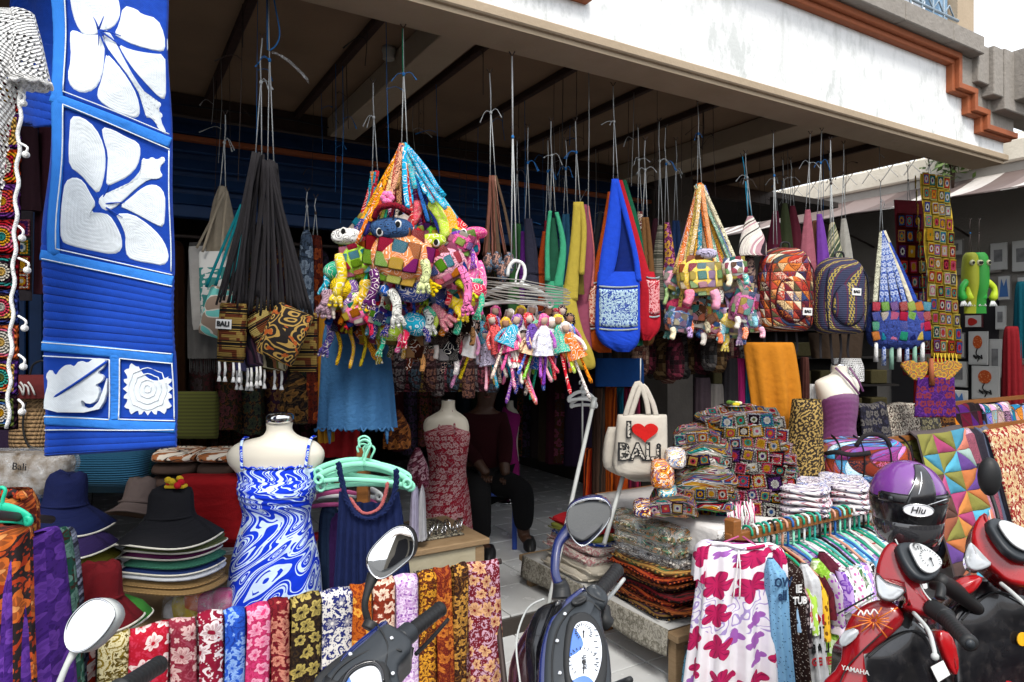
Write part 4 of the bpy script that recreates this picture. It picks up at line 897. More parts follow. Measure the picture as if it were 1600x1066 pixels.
rw = [(727, 372, 496, .084), (733, 371, 497, .09), (745, 375, 494, .098), (762, 374, 494, .124), (780, 378, 488, .115), (800, 382, 483, .096), (818, 380, 484, .10), (840, 374, 488, .115), (880, 364, 496, .13), (930, 358, 500, .14), (990, 352, 506, .15), (1060, 348, 510, .15)]
mb = MB(); rr_ = t.rows(rw, 90); n_ = 56
rr_ = [(z, a-.0014*(sin(i*1.7) if 14 < i < 36 else 0), b+.0014*(sin(i*1.7) if 14 < i < 36 else 0), y, c+.002*(sin(i*1.7) if 14 < i < 36 else 0)) for i, (z, a, b, y, c) in enumerate(rr_)]
mb.loft(rr_, n_, p=.95, rip=.012, nr=8, cap=False); t.part('dress_body', mb, M_bdress)
mb = MB(); z0, a_, b_2, _, c_ = t.rows([rw[0]])[0]; cx_ = (a_+b_2)/2; rx_ = (b_2-a_)/2
mb.tube([(cx_+(rx_+.004)*cos(i*pi/45), (c_+.005)*sin(i*pi/45), z0+.004+.004*sin(i*1.9)) for i in range(90)], .0045, 6, closed=True); t.part('ruffle_edge', mb, M_bdress)
for a, b in ((383, 389), (487, 482)):
 mb = MB(); mb.tube(arc([t.p(a+2, 686, .04), t.p(a, 684, -.0), t.p(a+(b-a)*.3, 692, -.055), t.p(b, 728, -.082)], 12), .006, 6, flat=.35, up=(0, 1, 0)); t.part('strap', mb, M_bdress)
# mint hangers with the navy top on the wooden post
t = T('hanger_post', 'square wooden post holding a bunch of clothes hangers', 'post', 568, 755, 2.62)
mb = MB(); mb.box(t.p(568, 860), (.045, .045, 1.1*.72), b=.004); t.part('post', mb, M_rackwood); mb = MB(); mb.box(t.p(568, 752), (.22, .03, .03), b=.003); t.part('cross_piece', mb, M_rackwood)
for i, (du, dv, w, ti, y, lb) in enumerate(((2, 0, 150, .05, -.06, 'foremost mint green plastic hanger on the wooden post'), (0, 8, 148, -.03, -.04, 'second mint green plastic hanger in the bunch'), (-4, -3, 146, .11, -.02, 'mint green hanger tilting down to the right in the bunch'), (4, 12, 146, .02, 0, 'lowest mint green hanger in the bunch'), (-2, 6, 140, -.07, .02, 'rearmost mint green hanger in the bunch'))):
 t = T('clothes_hanger', lb, 'hanger', 570, 722, 2.60, group='mint green hangers in a bunch on the post'); hanger(t, 572+du, 720+dv, w, 32, M_mint, y=y, tilt=ti); 
for i, (m, lb, v) in enumerate(((M_wplast, 'white plastic hanger below the mint ones', 768), (paint('pink_plastic', (.45, .08, .22), .35), 'pink hanger below the white one', 782))):
 t = T('clothes_hanger', lb, 'hanger', 540, v, 2.72); hanger(t, 540+i*-8, v-14, 116, 26, m, y=0)
for (u0, u1, v0, lb, c) in ((526, 548, 800, 'pale pink top hanging under the hangers', (.42, .16, .3)), (500, 528, 790, 'dark teal top hanging beside the blue dress', (.008, .02, .05)), (512, 540, 800, 'deep purple top in the hanger bunch', (.03, .008, .06)), (642, 656, 760, 'pale lilac blouse hanging right of the hangers', (.35, .33, .45)), (655, 664, 758, 'white blouse hanging beside the red floral dress', (.4, .4, .42))):
 t = T('hanging_blouse', lb, 'top', (u0+u1)/2, v0, 2.78 if u0 < 600 else 3.3); garment(t, [(v0, u0+4, u1-4, .02), (v0+20, u0, u1, .05), (v0+80, u0-2, u1+2, .05), (990 if u0 < 600 else 835, u0-2, u1+3, .05)], cloth('top_'+str(u0), c), rip=.012)
M_navy = cloth('navy_jersey', (.008, .016, .07), .25)
t = T('navy_top', 'navy blue sleeveless top with braided neckline and straps under the mint hangers', 'top', 575, 800, 2.52)
rw = t.rows([(768, 545, 547, .01), (785, 536, 556, .02), (800, 528, 625, .05), (830, 524, 632, .06), (880, 520, 640, .06), (960, 514, 650, .07), (1060, 508, 660, .07)], 40)
mb = MB()
def nf(a, b):
 u0 = 530-b*18; u1 = 624+b*34; u = u0+(u1-u0)*a; dip = 38*(1-((a-.5)/.42)**2) if abs(a-.5) < .42 else 0; v = 768+dip+(1070-768-dip)*b
 return (t.x(u), -.035*sin(a*pi)+.007*sin(a*60+b*.6)*min(1, b*4+.2), t.z(v))
mb.grid(nf, 96, 30, .3, .6, th=.003); t.part('top_front', mb, M_navy)
mb = MB(); mb.grid(lambda a, b: (t.x(532-b*18+(92+52*b)*a), .05+.01*sin(a*30), t.z(790+260*b)), 40, 10, .3, .6); t.part('top_back', mb, M_navy)
def braid(t, pts, r, m, nm='braid'):
 P = arc(pts, 60); mb = MB()
 for ph in (0, 2.1, 4.2): mb.tube([p+V((r*.9*sin(i*.9+ph), -r*.4*cos(i*.9*2+ph), r*.5*cos(i*.9+ph))) for i, p in enumerate(P)], r*.75, 5)
 return t.part(nm, mb, m)
braid(t, [t.p(534, 720, -.05), t.p(538, 745, -.045), t.p(546, 776, -.045), t.p(560, 797, -.05), t.p(578, 805, -.055), t.p(598, 800, -.05), t.p(614, 782, -.045), t.p(622, 755, -.045), t.p(623, 730, -.05)], .0075, M_navy)
braid(t, [t.p(550, 776, -.03), t.p(566, 795, -.035), t.p(580, 798, -.04), t.p(596, 790, -.035), t.p(604, 772, -.03), t.p(608, 752, -.03)], .005, cloth('orange_pink_braid', (.45, .12, .12)))
# ================================================================ jewellery table
J = Th('jewellery_table', 'pale wooden table with dark patterned cloth, bangles and a white flower', 'table', (1.15, 3.15, .09))
JT = .50
mb = MB(); mb.box((0, .12, JT-.015), (1.06, .52, .03), b=.005); J.part('table_top', mb, M_wood)
mb = MB(); mb.box((0, -.11, JT-.15), (1.0, .02, .23), b=.003); pf_ = J.part('front_panel', mb, mat('cream_painted_board', plas((.42, .38, .27), (.34, .3, .2), 9), .7))
tx = text_mb('VIVAVA', .03, bold=.0006); mb = MB(); mb.add([V(p)+V((.17, -.122, JT-.115)) for p in tx.v], tx.f, None, False); J.part('lettering', mb, mat('black_ink', (.015, .015, .016), .8), parent=pf_)
for x in (-.48, .48):
 for y in (-.1, .34): mb = MB(); mb.box((x, y, JT/2-.02), (.05, .05, JT-.04), b=.004); J.part('leg', mb, M_wood)
t = Th('table_cloth', 'dark cloth with pale floral print laid on the wooden table', 'cloth', (1.12, 3.29, .09+JT+.003)); mb = MB(); mb.grid(lambda a, b: (-.45+a*.92, -.17+b*.36, .004+.002*sin(a*20)*sin(b*9)), 20, 10, .9, .36, th=.003); t.part('cloth', mb, batik('table_print', (.02, .02, .022), 'b0a890', '807868', 24, 5))
OR22 = 'first second third fourth fifth sixth seventh eighth ninth tenth 11th 12th 13th 14th 15th 16th 17th 18th 19th 20th 21st 22nd'.split()
for i in range(22):
 t = Th('bangle', 'thin silver bangle, %s of the row standing at the right end of the wooden table' % OR22[i], 'bangle', (1.27+i*.016+.01*(i % 3), 3.18+.03*sin(i*1.3), .09+JT+.037), radians(78+R.uniform(-14, 14)), 'silver bangles on the wooden table')
 mb = MB(); tl = R.uniform(-.35, .35); mb.tube([(.033*cos(g), .033*sin(g)*sin(tl), .033*sin(g)*cos(tl)) for g in [j*2*pi/22 for j in range(22)]], .0028, 6, closed=True); t.part('ring', mb, M_chrome)
t = Th('frangipani', 'white frangipani flower with green leaf lying on the jewellery table', 'flower', (1.18, 3.13, .09+JT+.02))
for i in range(5):
 g = i*2*pi/5; mb = MB(); mb.ball((.022*cos(g), .022*sin(g), .008), (.018, .018, .004), 10); t.part('petal', mb, cloth('petal_white', (.8, .78, .66), .05))
mb = MB(); mb.grid(lambda a, b: (.02+.07*a, -.012+.024*b*sin(a*pi*.9+.3), .002+.01*a), 6, 4, th=.001); t.part('leaf', mb, cloth('leaf_ornament', (.3, .34, .06), .2))
t = Th('tray', 'flat dark red jewellery tray at the back of the wooden table', 'tray', (1.05, 3.42, .09+JT+.02)); mb = MB(); mb.box((0, 0, 0), (.55, .06, .03), b=.004); t.part('tray_base', mb, paint('dark_red_lacquer', (.2, .008, .015)))
for i in range(14):
 t = Th('necklace', 'bead necklace, %s from the left on the dark cloth of the wooden table' % OR22[i], 'necklace', (.74+i*.034, 3.2+.02*(i % 2), .09+JT+.012), 0, 'bead necklaces on the wooden table')
 mb = MB(); mb.tube([(.012*sin(b*1.4), -.02+b*.02, .003*sin(b*3)) for b in range(10)], .0045, 5); t.part('beads', mb, paint('beads_%d' % (i % 4), [(.25, .22, .18), (.05, .04, .04), (.3, .28, .26), (.12, .10, .05)][i % 4], .3))
# ================================================================ INTERIOR
M_rflor = batik('red_white_floral_dress', '8a0820', 'c8a8a8', 'b08890', 26, 7, 16, '8a0820', '9a1028', .09)
def mannequin(name, lb, u, d, rows, rot=0, foot=.1):
 t = T(name, lb, 'mannequin', u, rows[0][0], d, rot=rot); mb = MB(); mb.loft(t.rows(rows, 36), 32, p=.95); t.part('torso', mb, M_ivory)
 mb = MB(); mb.lathe([(.03, -.004), (.03, .008), (.001, .012)], t.p((rows[0][1]+rows[0][2])/2, rows[0][0]), 20); t.part('neck_cap', mb, M_chrome)
 zf = foot-t.e.location.z; mb = MB(); mb.tube([(0, 0, t.z(rows[-1][0])), (0, 0, zf)], .016, 8); mb.lathe([(.14, zf), (.14, zf+.012), (.03, zf+.025)], (0, 0, 0), 20); t.part('stand', mb, M_chrome); return t
mannequin('mannequin', 'ivory mannequin in the dim doorway wearing a red and white floral dress', 700, 4.2, [(626, 690, 711, .04), (640, 688, 712, .04), (648, 676, 722, .06), (656, 664, 730, .07), (672, 662, 733, .07), (690, 672, 727, .08), (730, 678, 722, .08), (780, 668, 730, .10), (820, 668, 730, .1)])
t = T('halter_dress', 'long red and white floral halter dress in the dim doorway', 'dress', 700, 700, 4.2)
garment(t, [(662, 678, 720, .072), (676, 662, 734, .09), (700, 666, 732, .112), (735, 670, 728, .11), (780, 660, 734, .13), (850, 654, 740, .15)], M_rflor, rip=.01, N=40)
for s in (-1, 1): mb = MB(); mb.tube(arc([t.p(700+s*6, 640, -.03), t.p(700+s*10, 655, -.055), t.p(700+s*14, 676, -.09)], 8), .008, 6, flat=.4, up=(0, 1, 0)); t.part('strap', mb, M_rflor)
mannequin('mannequin', 'small distant mannequin deep in the shop wearing a magenta dress', 797, 6.3, [(626, 792, 802, .03), (636, 791, 803, .035), (642, 786, 808, .05), (655, 783, 812, .06), (690, 787, 809, .07), (720, 785, 811, .08)])
t = T('magenta_dress', 'magenta dress on the distant mannequin', 'dress', 797, 700, 6.3); M_mag = cloth('magenta_jersey', (.30, .015, .16), .3)
garment(t, [(636, 786, 790, .03), (648, 784, 812, .07), (668, 786, 811, .08), (690, 789, 808, .08), (720, 785, 811, .09), (755, 784, 812, .1)], M_mag, rip=.008)
# seated person
def skin(t, nm, nodes, edges, m, sub=2, w=False):
 me = bpy.data.meshes.new(nm); me.from_pydata([n[0] for n in nodes], edges, []); o = bpy.data.objects.new(nm, me); COL.objects.link(o)
 s = o.modifiers.new('s', 'SKIN'); s.use_smooth_shade = True
 for i, n in enumerate(nodes): r = n[1]; me.skin_vertices[0].data[i].radius = r if isinstance(r, tuple) else (r, r)
 me.skin_vertices[0].data[0].use_root = True; b = o.modifiers.new('u', 'SUBSURF'); b.levels = b.render_levels = sub
 dg = bpy.context.evaluated_depsgraph_get(); m2 = bpy.data.meshes.new_from_object(o.evaluated_get(dg)); bpy.data.objects.remove(o); bpy.data.meshes.remove(me)
 m2.name = nm; m2.materials.clear(); m2.materials.append(m)
 if not m2.uv_layers: m2.uv_layers.new(name='uv')
 for p in m2.polygons: p.use_smooth = True
 return t.inst(nm, m2)
M_skin = mat('brown_skin', (.05, .022, .012), .5, .35)
P = T('person', 'person in dark red shirt seated on the blue stool in the dim doorway', 'person', 755, 742, 5.0, rot=0)
def pp(u, v, y=0): return V(P.p(u, v, y))
body = [(pp(757, 745), .125), (pp(757, 715), .12), (pp(755, 680), .125), (pp(755, 655), .12), (pp(757, 638), .055), (pp(760, 622), .075), (pp(762, 606, -.01), .088), (pp(762, 596), .06),
  (pp(733, 655, -.02), .06), (pp(728, 690, -.04), .05), (pp(752, 722, -.16), .04), (pp(764, 735, -.2), .035), (pp(782, 655, 0), .06), (pp(790, 690, -.05), .05), (pp(788, 725, -.16), .042), (pp(792, 738, -.2), .035),
  (pp(745, 750, -.05), .10), (pp(752, 762, -.42), .08), (pp(755, 800, -.42), .058), (pp(758, 826, -.40), .045), (pp(768, 830, -.5), .035),
  (pp(770, 750, -.03), .10), (pp(815, 752, -.28), .082), (pp(817, 790, -.27), .058), (pp(817, 822, -.25), .045), (pp(826, 828, -.33), .035)]
ed = [(0, 1), (1, 2), (2, 3), (3, 4), (4, 5), (5, 6), (6, 7), (3, 8), (8, 9), (9, 10), (10, 11), (3, 12), (12, 13), (13, 14), (14, 15), (0, 16), (16, 17), (17, 18), (18, 19), (19, 20), (0, 21), (21, 22), (22, 23), (23, 24), (24, 25)]
skin(P, 'body', body, ed, M_skin)
g = 1.14; skin(P, 'shirt', [(n[0], n[1]*g) for n in [body[i] for i in (0, 1, 2, 3, 4, 8, 9, 10, 12, 13, 14)]][:4]+[(body[8][0], .075), (body[9][0], .064), (body[12][0], .075), (body[13][0], .064), (body[10][0], .05), (body[14][0], .05)], [(0, 1), (1, 2), (2, 3), (3, 4), (4, 5), (3, 6), (6, 7), (5, 8), (7, 9)], cloth('dark_red_shirt', (.03, .002, .004)))
skin(P, 'trousers', [(body[0][0], .145), (body[16][0], .118), (body[17][0], .096), (body[18][0], .078), (body[19][0]+V((0, 0, .03)), .066), (body[21][0], .118), (body[22][0], .096), (body[23][0], .078), (body[24][0]+V((0, 0, .03)), .066)], [(0, 1), (1, 2), (2, 3), (3, 4), (0, 5), (5, 6), (6, 7), (7, 8)], cloth('black_trousers', (.008, .008, .009)))
mb = MB(); mb.ball(pp(762, 601, .012), (.095, .105, .105), 18); P.part('hair', mb, mat('black_hair', (.006, .005, .005), .4))
mb = MB()
for s in (-1, 1): mb.ball(pp(762, 609, -.082)+V((s*.03, 0, 0)), (.012, .008, .007), 8)
P.part('eyes', mb, mat('eye_dark', (.02, .015, .012), .2)); mb = MB(); mb.ball(pp(762, 613, -.092), (.014, .02, .02), 8); P.part('nose', mb, M_skin); mb = MB(); mb.ball(pp(762, 619, -.082), (.024, .01, .008), 8); P.part('mouth', mb, mat('lip', (.16, .05, .04), .5))
for h0 in (body[11][0], body[15][0]):
 for j in range(4):
  mb = MB(); b0 = h0+V((-.024+j*.016, -.02, 0)); mb.tube([b0, b0+V((0, -.035, -.012)), b0+V((0, -.055+.006*abs(j-1.5), -.035))], [.0085, .008, .006], 7); P.part('finger', mb, M_skin)
 mb = MB(); mb.tube([h0+V((-.03, 0, 0)), h0+V((-.045, -.03, -.01)), h0+V((-.035, -.05, -.02))], [.01, .009, .007], 7); P.part('thumb', mb, M_skin)
for h0 in (body[20][0], body[25][0]): mb = MB(); mb.loft([(.03, -.03, .03, -.02, .05), (0, -.045, .045, -.05, .12), (-.03, -.045, .045, -.05, .125)], 18, m=Matrix.Translation(h0+V((0, .06, 0)))); P.part('shoe', mb, M_black)
t = T('stool', 'blue plastic stool under the seated person', 'stool', 772, 765, 5.0); M_bp = paint('blue_plastic', (.02, .06, .32), .4)
mb = MB(); mb.box((0, 0, 0), (.36, .34, .03), b=.01); t.part('seat', mb, M_bp); zf = .095-t.e.location.z
for x in (-.15, .15):
 for y in (-.14, .14): mb = MB(); mb.box((x, y, zf/2), (.035, .035, abs(zf)), b=.004); t.part('leg', mb, M_bp)
# dim clothes racks at the back and right of the shop
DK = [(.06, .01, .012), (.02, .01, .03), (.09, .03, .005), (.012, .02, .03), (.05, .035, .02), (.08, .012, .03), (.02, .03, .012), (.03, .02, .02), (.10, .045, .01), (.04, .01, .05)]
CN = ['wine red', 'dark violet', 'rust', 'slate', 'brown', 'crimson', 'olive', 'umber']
def rackrow(n, p0, p1, zt, zb, lb, seed, w=.1, bright=1, pats=True):  # bright scales the cloth colours down: shade painted into the dimmer rails
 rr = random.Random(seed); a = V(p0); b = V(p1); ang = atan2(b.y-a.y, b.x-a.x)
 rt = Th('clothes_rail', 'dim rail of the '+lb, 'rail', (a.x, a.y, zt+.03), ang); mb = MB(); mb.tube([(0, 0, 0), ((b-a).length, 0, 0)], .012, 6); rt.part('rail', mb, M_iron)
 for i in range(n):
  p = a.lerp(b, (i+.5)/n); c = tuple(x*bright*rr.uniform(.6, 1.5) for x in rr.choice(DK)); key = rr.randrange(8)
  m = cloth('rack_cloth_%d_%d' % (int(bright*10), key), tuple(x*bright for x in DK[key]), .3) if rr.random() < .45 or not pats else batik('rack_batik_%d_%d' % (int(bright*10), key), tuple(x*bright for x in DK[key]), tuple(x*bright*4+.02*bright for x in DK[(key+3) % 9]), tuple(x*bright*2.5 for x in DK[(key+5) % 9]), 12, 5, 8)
  OR = 'first second third fourth fifth sixth seventh eighth ninth tenth 11th 12th 13th 14th 15th 16th 17th 18th 19th 20th 21st 22nd 23rd 24th 25th 26th'.split()
  t = Th('hanging_garment', OR[i]+' along the '+lb.replace('garments', 'clothes')+', '+(CN[key] if 'batik' not in m.name else CN[key]+' patterned'), 'garment', (p.x, p.y, zt), ang, lb); w_ = w*rr.uniform(.8, 1.2); dz = rr.uniform(0, .12); z1 = zb-zt+dz
  mb = MB(); mb.loft(smooth_rows([(-.0, -.01, .01, 0, .03), (-.03, -w_*.4, w_*.4, 0, .14), (-.15, -w_*.5, w_*.5, 0, .2), (z1*.6, -w_*.55, w_*.55, 0, .2), (z1, -w_*.6, w_*.6, 0, .21)], 14), 26, rip=.02, nr=9, ph=rr.uniform(0, 6), cap=False); t.part('cloth', mb, m)
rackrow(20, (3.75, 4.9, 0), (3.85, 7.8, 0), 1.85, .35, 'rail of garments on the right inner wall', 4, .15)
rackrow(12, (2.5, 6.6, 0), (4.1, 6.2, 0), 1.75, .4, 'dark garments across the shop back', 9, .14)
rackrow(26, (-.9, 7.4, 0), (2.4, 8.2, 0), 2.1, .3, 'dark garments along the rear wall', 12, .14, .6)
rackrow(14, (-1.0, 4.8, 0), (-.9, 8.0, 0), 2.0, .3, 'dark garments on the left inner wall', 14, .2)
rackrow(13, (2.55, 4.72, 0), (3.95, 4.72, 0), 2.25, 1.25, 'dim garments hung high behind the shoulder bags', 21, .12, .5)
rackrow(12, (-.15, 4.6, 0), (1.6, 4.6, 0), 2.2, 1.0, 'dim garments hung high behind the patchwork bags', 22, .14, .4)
# bright-ish striped shawls beside the pillar, right of the doorway
for i, (u0, u1, v0, v1, c, lb) in enumerate(((926, 945, 606, 800, ['2c1c14', '3a2a20', '1c1814'], 'dark brown striped shawl at the doorway edge'), (945, 964, 606, 800, ['8a3c08', '5c2008', 'a85010'], 'orange striped shawl right of the doorway'), (962, 976, 606, 700, ['0c5870', '083c50'], 'teal shawl right of the orange one'), (975, 1000, 606, 800, ['5a0c28', '300818', '7c1838'], 'dark crimson striped shawl behind the tote bag'), (912, 940, 700, 860, ['a02c0c', '6c1408', 'c05018', '3c1410'], 'red and orange ikat shawl low by the doorway'), (938, 962, 705, 880, ['401018', '6c2c28', '200c10'], 'wine red patterned shawl behind the pole'), (960, 990, 740, 880, ['8a3404', '6c2804'], 'plain burnt orange cloth behind the tote bag'))):
 t = T('shawl', lb, 'shawl', (u0+u1)/2, v0, 3.95+.1*(i % 3)); garment(t, [(v0, u0+1, u1-1, .02), (v0+20, u0, u1, .03), (v1, u0-1, u1+1, .04)], stripes('shawl_%d' % i, c, 90), rip=.008)
t = T('shawl', 'flat deep blue cloth hanging above the tote bag', 'shawl', 968, 580, 3.9); garment(t, [(560, 932, 1004, .012), (575, 930, 1006, .02), (604, 930, 1006, .02)], cloth('deep_blue_cloth', (.004, .04, .16)), rip=.004)
# metal poles and white hanger in front of the doorway
for (a, b, d0, d1, lb) in (((929, 622), (858, 940), 3.7, 3.25, 'long sloping white metal pole leaning across the doorway'), ((976, 735), (944, 850), 3.3, 3.2, 'shorter white metal pole below the tote bag'), ((910, 605), (910, 700), 3.75, 3.75, 'thin upright grey rod carrying the white hangers')):
 p0, p1 = at(*a, d0), at(*b, d1)
 if a[0] == 929: p1 = p0+(p1-p0)*1.22
 t = Th('metal_pole', lb, 'pole', p1); mb = MB(); mb.tube([p0, p1], .011 if a[0] != 910 else .005, 8); t.part('tube', mb, M_pole, w=True); mb = MB(); mb.tube([p0, p0+(p1-p0)*.05], .015, 8); t.part('clamp', mb, M_pole, w=True)
for j in range(2): t = T('clothes_hanger', ['front', 'rear'][j]+' white plastic hanger hooked on the rod in the doorway', 'hanger', 908, 612, 3.74+j*.05); hanger(t, 908+j*4, 612+j*9, 42, 15, M_wplast)
# ================================================================ HANGING GOODS
def oprint(name, lc, k=9, w=.13, amt=.9, f2=0):
 def f():
  x, y, z = obxyz(); r = orand(); n = noi(x+r*7, z+r*3, k, .6, y); t = fr(n*7); c = mix(ocol_e(), lc, lt(ab(t-.5), w)*amt)
  if f2: c = mix(c, lc, lt(vor(x, z, k*5), .2)*.8)
  return c, noi(x, z, 60, 2, y)*.5+noi(x+r*5, z, 22, 3, y)*2+sn(x*700)*sn(z*700)*.06
 return mat(name, f, .92, .1, bd=.010)
M_pl = oprint('printed_cotton_pale_lines', 'f4ece0', 30, .09); M_pd = oprint('printed_cotton_dark_lines', '1c1014', 34, .11, .85); M_pp = oprint('printed_cotton_plain', 'e8c0b0', 26, .05, .5, 1)
PR = [M_pl, M_pd, M_pp]
M_eyew = cloth('eye_white', (.7, .7, .68), .05); M_eyeb = cloth('eye_black', (.01, .01, .01), .05)
PMESH = {}
def patchmesh(m):
 if m.name not in PMESH: PMESH[m.name] = MB().pad([(-1, -1), (0, -1.04), (1, -1), (1.04, 0), (1, 1), (0, 1.04), (-1, 1), (-1.04, 0)], .3, 1.0, steps=3).mesh('patch', m)
 return PMESH[m.name]
BR = ['e8305a', 'f08a18', 'f0d020', '7cc828', '20a8c8', '2858c0', '7a3aa8', 'f070a8', 'f4e8d8', 'c82030', '30b890', 'e0609a', 'b8d840', '1c2c7c']
PAS = ['f0d860', 'e8a0b8', '90c8d8', 'f0ece0', 'c0a0d0', 'a8d890', 'e8784c', '8a5a3c', '60b8b0', 'f4e8c0', 'd84870', '4a70b0']
def limb(t, u0, v0, u1, v1, w, col, foot=True, y=-.05, m=None, bend=.12):
 a = V(t.p(u0, v0, y)); b = V(t.p(u1, v1, y-.01)); r = w*t.k/2; d = b-a; pn = V((-d.z, 0, d.x)).normalized() if d.length > 1e-6 else V((1, 0, 0)); L = d.length
 mb = MB(); pts = arc([a, a.lerp(b, .5)+pn*L*bend, b], 9); mb.tube(pts, [r*.75, r, r*1.02, r, r*.95, r*.9, r*.9, r*.95, r*.7], 10, up=(0, 1, 0))
 if foot:
  dn = d.normalized()
  for s in (-1, 0, 1):
   e = b+dn*r*1.7+pn*s*r*1.1; mb.tube([b-dn*r*.3, b+dn*r*.5+pn*s*r*.8, e], [r*.7, r*.55, r*.4], 7); mb.ball(e, r*.46, 7)
 return t.part('leg', mb, m or R.choice(PR), col=col)
def strap(t, u0, v0, u1, v1, w, col, y=-.02, m=None, bow=None, y1=-.04, w1=None):
 a = V(t.p(u0, v0, y)); b = V(t.p(u1, v1, y1)); bow = R.uniform(-.01, .01) if bow is None else bow; mb = MB(); w1 = w1 or w
 n = 10; P = arc([a, a.lerp(b, .5)+V((bow, 0, 0)), b], n); mb.tube(P, [(w+(w1-w)*i/(n-1))*t.k/2 for i in range(n)], 8, flat=.28, up=(0, 1, 0)); return t.part('strap', mb, m or R.choice(PR), col=col)
def crit(lb, grp, cu_, cv_, w, h, d, col, rot=0, head=None, pat=None, limbs=(), straps=(), m=None, dep=.07, y=0):
 t = T('animal_bag', lb, 'animal bag', cu_, cv_, d, rot=R.uniform(-6, 6), group=grp); k = t.k; m = m or R.choice(PR); Mr = Matrix.Rotation(radians(-rot), 4, 'Y')
 mb = MB(); mb.ball((0, y, 0), (w*k/2, dep, h*k/2), 30, k=18, p=.85, m=Mr); t.part('bag_body', mb, m, col=col)
 if head:
  hu, hv, hr, hc, eyes = head; hp = V(t.p(hu, hv, y-.035)); mb = MB(); mb.ball(hp, (hr*k*1.4, hr*k*.8, hr*k*.72), 18, p=.85); t.part('head', mb, R.choice(PR), col=hc)
  for e in eyes:
   ep = V(t.p(e[0], e[1], y-.035-hr*k*.72)); mb = MB(); mb.pad(blob(ep.x, ep.z, .015, .019, 16), ep.y+.006, .008); eo = t.part('eye', mb, M_eyew)
   mb = MB(); mb.pad(blob(ep.x, ep.z, .0095, .0125, 14), ep.y-.001, .004); t.part('pupil', mb, M_eyeb, parent=eo)
 if pat:
  nx, ny, cols, cov = pat
  for i in range(nx):
   for j in range(ny):
    X = ((i+.5)/nx-.5)*w*k*cov; Z = ((j+.5)/ny-.5)*h*k*cov; q = 1-abs(X/(w*k/2))**2.353-abs(Z/(h*k/2))**2.353
    if q < .04: continue
    Y = y-dep*q**.425*1.01; M_ = Mr @ Matrix.Translation((X, Y, Z)) @ Matrix.Rotation(atan2(-X*.5, w*k/2)*1.0, 4, 'Z') @ Matrix.Rotation(atan2(Z*.6, h*k/2), 4, 'X') @ Matrix.Diagonal((w*k*cov/nx*.53, .0045, h*k*cov/ny*.53, 1)) @ Matrix.Rotation(R.uniform(-.12, .12), 4, 'Y')
    t.inst('patch', patchmesh(R.choice(PR[:2]+[M_pp])), M_, R.choice(cols) if not callable(cols) else cols(i, j))
 for l in limbs: limb(t, *l[:6], *(l[6:] if len(l) > 6 else ()))
 for s in straps: strap(t, *s)
 return t
G1 = 'patchwork animal bags in the big left cluster'; D1 = 2.78
A = (632, 228)
c = crit('white flowered patchwork frog bag with blue goggle-eyed head, centre of the big cluster', G1, 627, 402, 104, 84, D1-.12, 'e08850', -12, (615, 360, 24, '3c5c88', ((600, 367), (628, 356))), (5, 4, ['f0c030', '70c8d8', 'f08020', '98d040', 'e8305a', 'b03090', '2898b8', 'd0d840', 'c82030'], 1.05),
 [(590, 424, 585, 470, 15, '5a2060', True, -.07, M_pl), (668, 410, 668, 446, 15, 'd8e0a0', True, -.08, M_pd)], [(629, 232, 606, 330, 7, 'e0a080'), (634, 232, 640, 330, 8, '20a8d8')], M_pl)
mb = MB(); mb.tube(arc([c.p(590, 345, -.06), c.p(600, 332, -.085), c.p(625, 328, -.09), c.p(645, 338, -.06)], 10), .012, 8); c.part('cap_brim', mb, M_pd, col='801828')
for i in range(6): mb = MB(); g = i*1.05; mb.ball(c.p(612+6*cos(g), 316+6*sin(g), -.08), .014, 8); c.part('pompom_petal', mb, M_pp, col='f070b0')
crit('pink turtle bag with green head and rainbow patches, right of centre in the big cluster', G1, 694, 418, 74, 58, D1-.06, 'e0a0b0', 28, (679, 378, 15, 'b0c838', ((686, 382),)), (5, 3, BR, .9), [(723, 420, 733, 480, 14, 'f07ab0', True, -.05), (668, 440, 680, 450, 14, 'f0d018', True, -.07), (716, 440, 735, 462, 13, 'c8d020', True, -.03)], [(638, 232, 700, 330, 7, '28b0d8'), (640, 234, 688, 300, 8, '20a0d0')], M_pd)
crit('small blue turtle bag hanging low in the middle of the big cluster', G1, 646, 452, 56, 42, D1-.08, '3a50a0', 0, (640, 446, 15, '2868c8', ((632, 450), (648, 450))), None, [(612, 455, 622, 496, 16, 'd8d8d0', True, -.06, M_pd), (601, 450, 600, 462, 18, '2860b8', False, -.05)], [(630, 236, 650, 420, 6, 'c83030')], M_pl)
crit('lime and pink patched frog bag at the left of the big cluster', G1, 561, 408, 54, 60, D1, '98d028', 15, (546, 372, 18, 'f0f0ec', ((543, 366),)), (3, 4, ['40b8d8', 'e8305a', 'f08ab0', '98d028', 'e87020'], .8), [(535, 400, 532, 465, 16, 'f0d428', True, -.06), (515, 455, 512, 480, 18, 'b898a8', True, -.04, M_pd), (552, 440, 552, 470, 18, '7a5aa0', True, -.03), (575, 440, 571, 468, 19, 'e8c020', True, -.05)], [(628, 232, 570, 380, 6, 'e83858'), (627, 234, 560, 372, 7, '30b0c8'), (626, 236, 552, 380, 6, 'e8a020')], M_pp)
crit('hot pink dotted bag with long pink legs at the right edge of the big cluster', G1, 732, 382, 36, 44, D1+.04, 'e83070', 10, (744, 366, 13, 'e84890', ()), (2, 3, BR, .8), [(728, 390, 738, 448, 22, 'e86aa8', True, -.06, M_pl), (748, 410, 746, 478, 14, 'e86aa8', True, -.03, M_pl), (718, 400, 722, 428, 18, '2038a0', False, -.02)], [(642, 236, 715, 345, 7, '20b0d8'), (690, 318, 728, 360, 12, 'e02838')], M_pl)
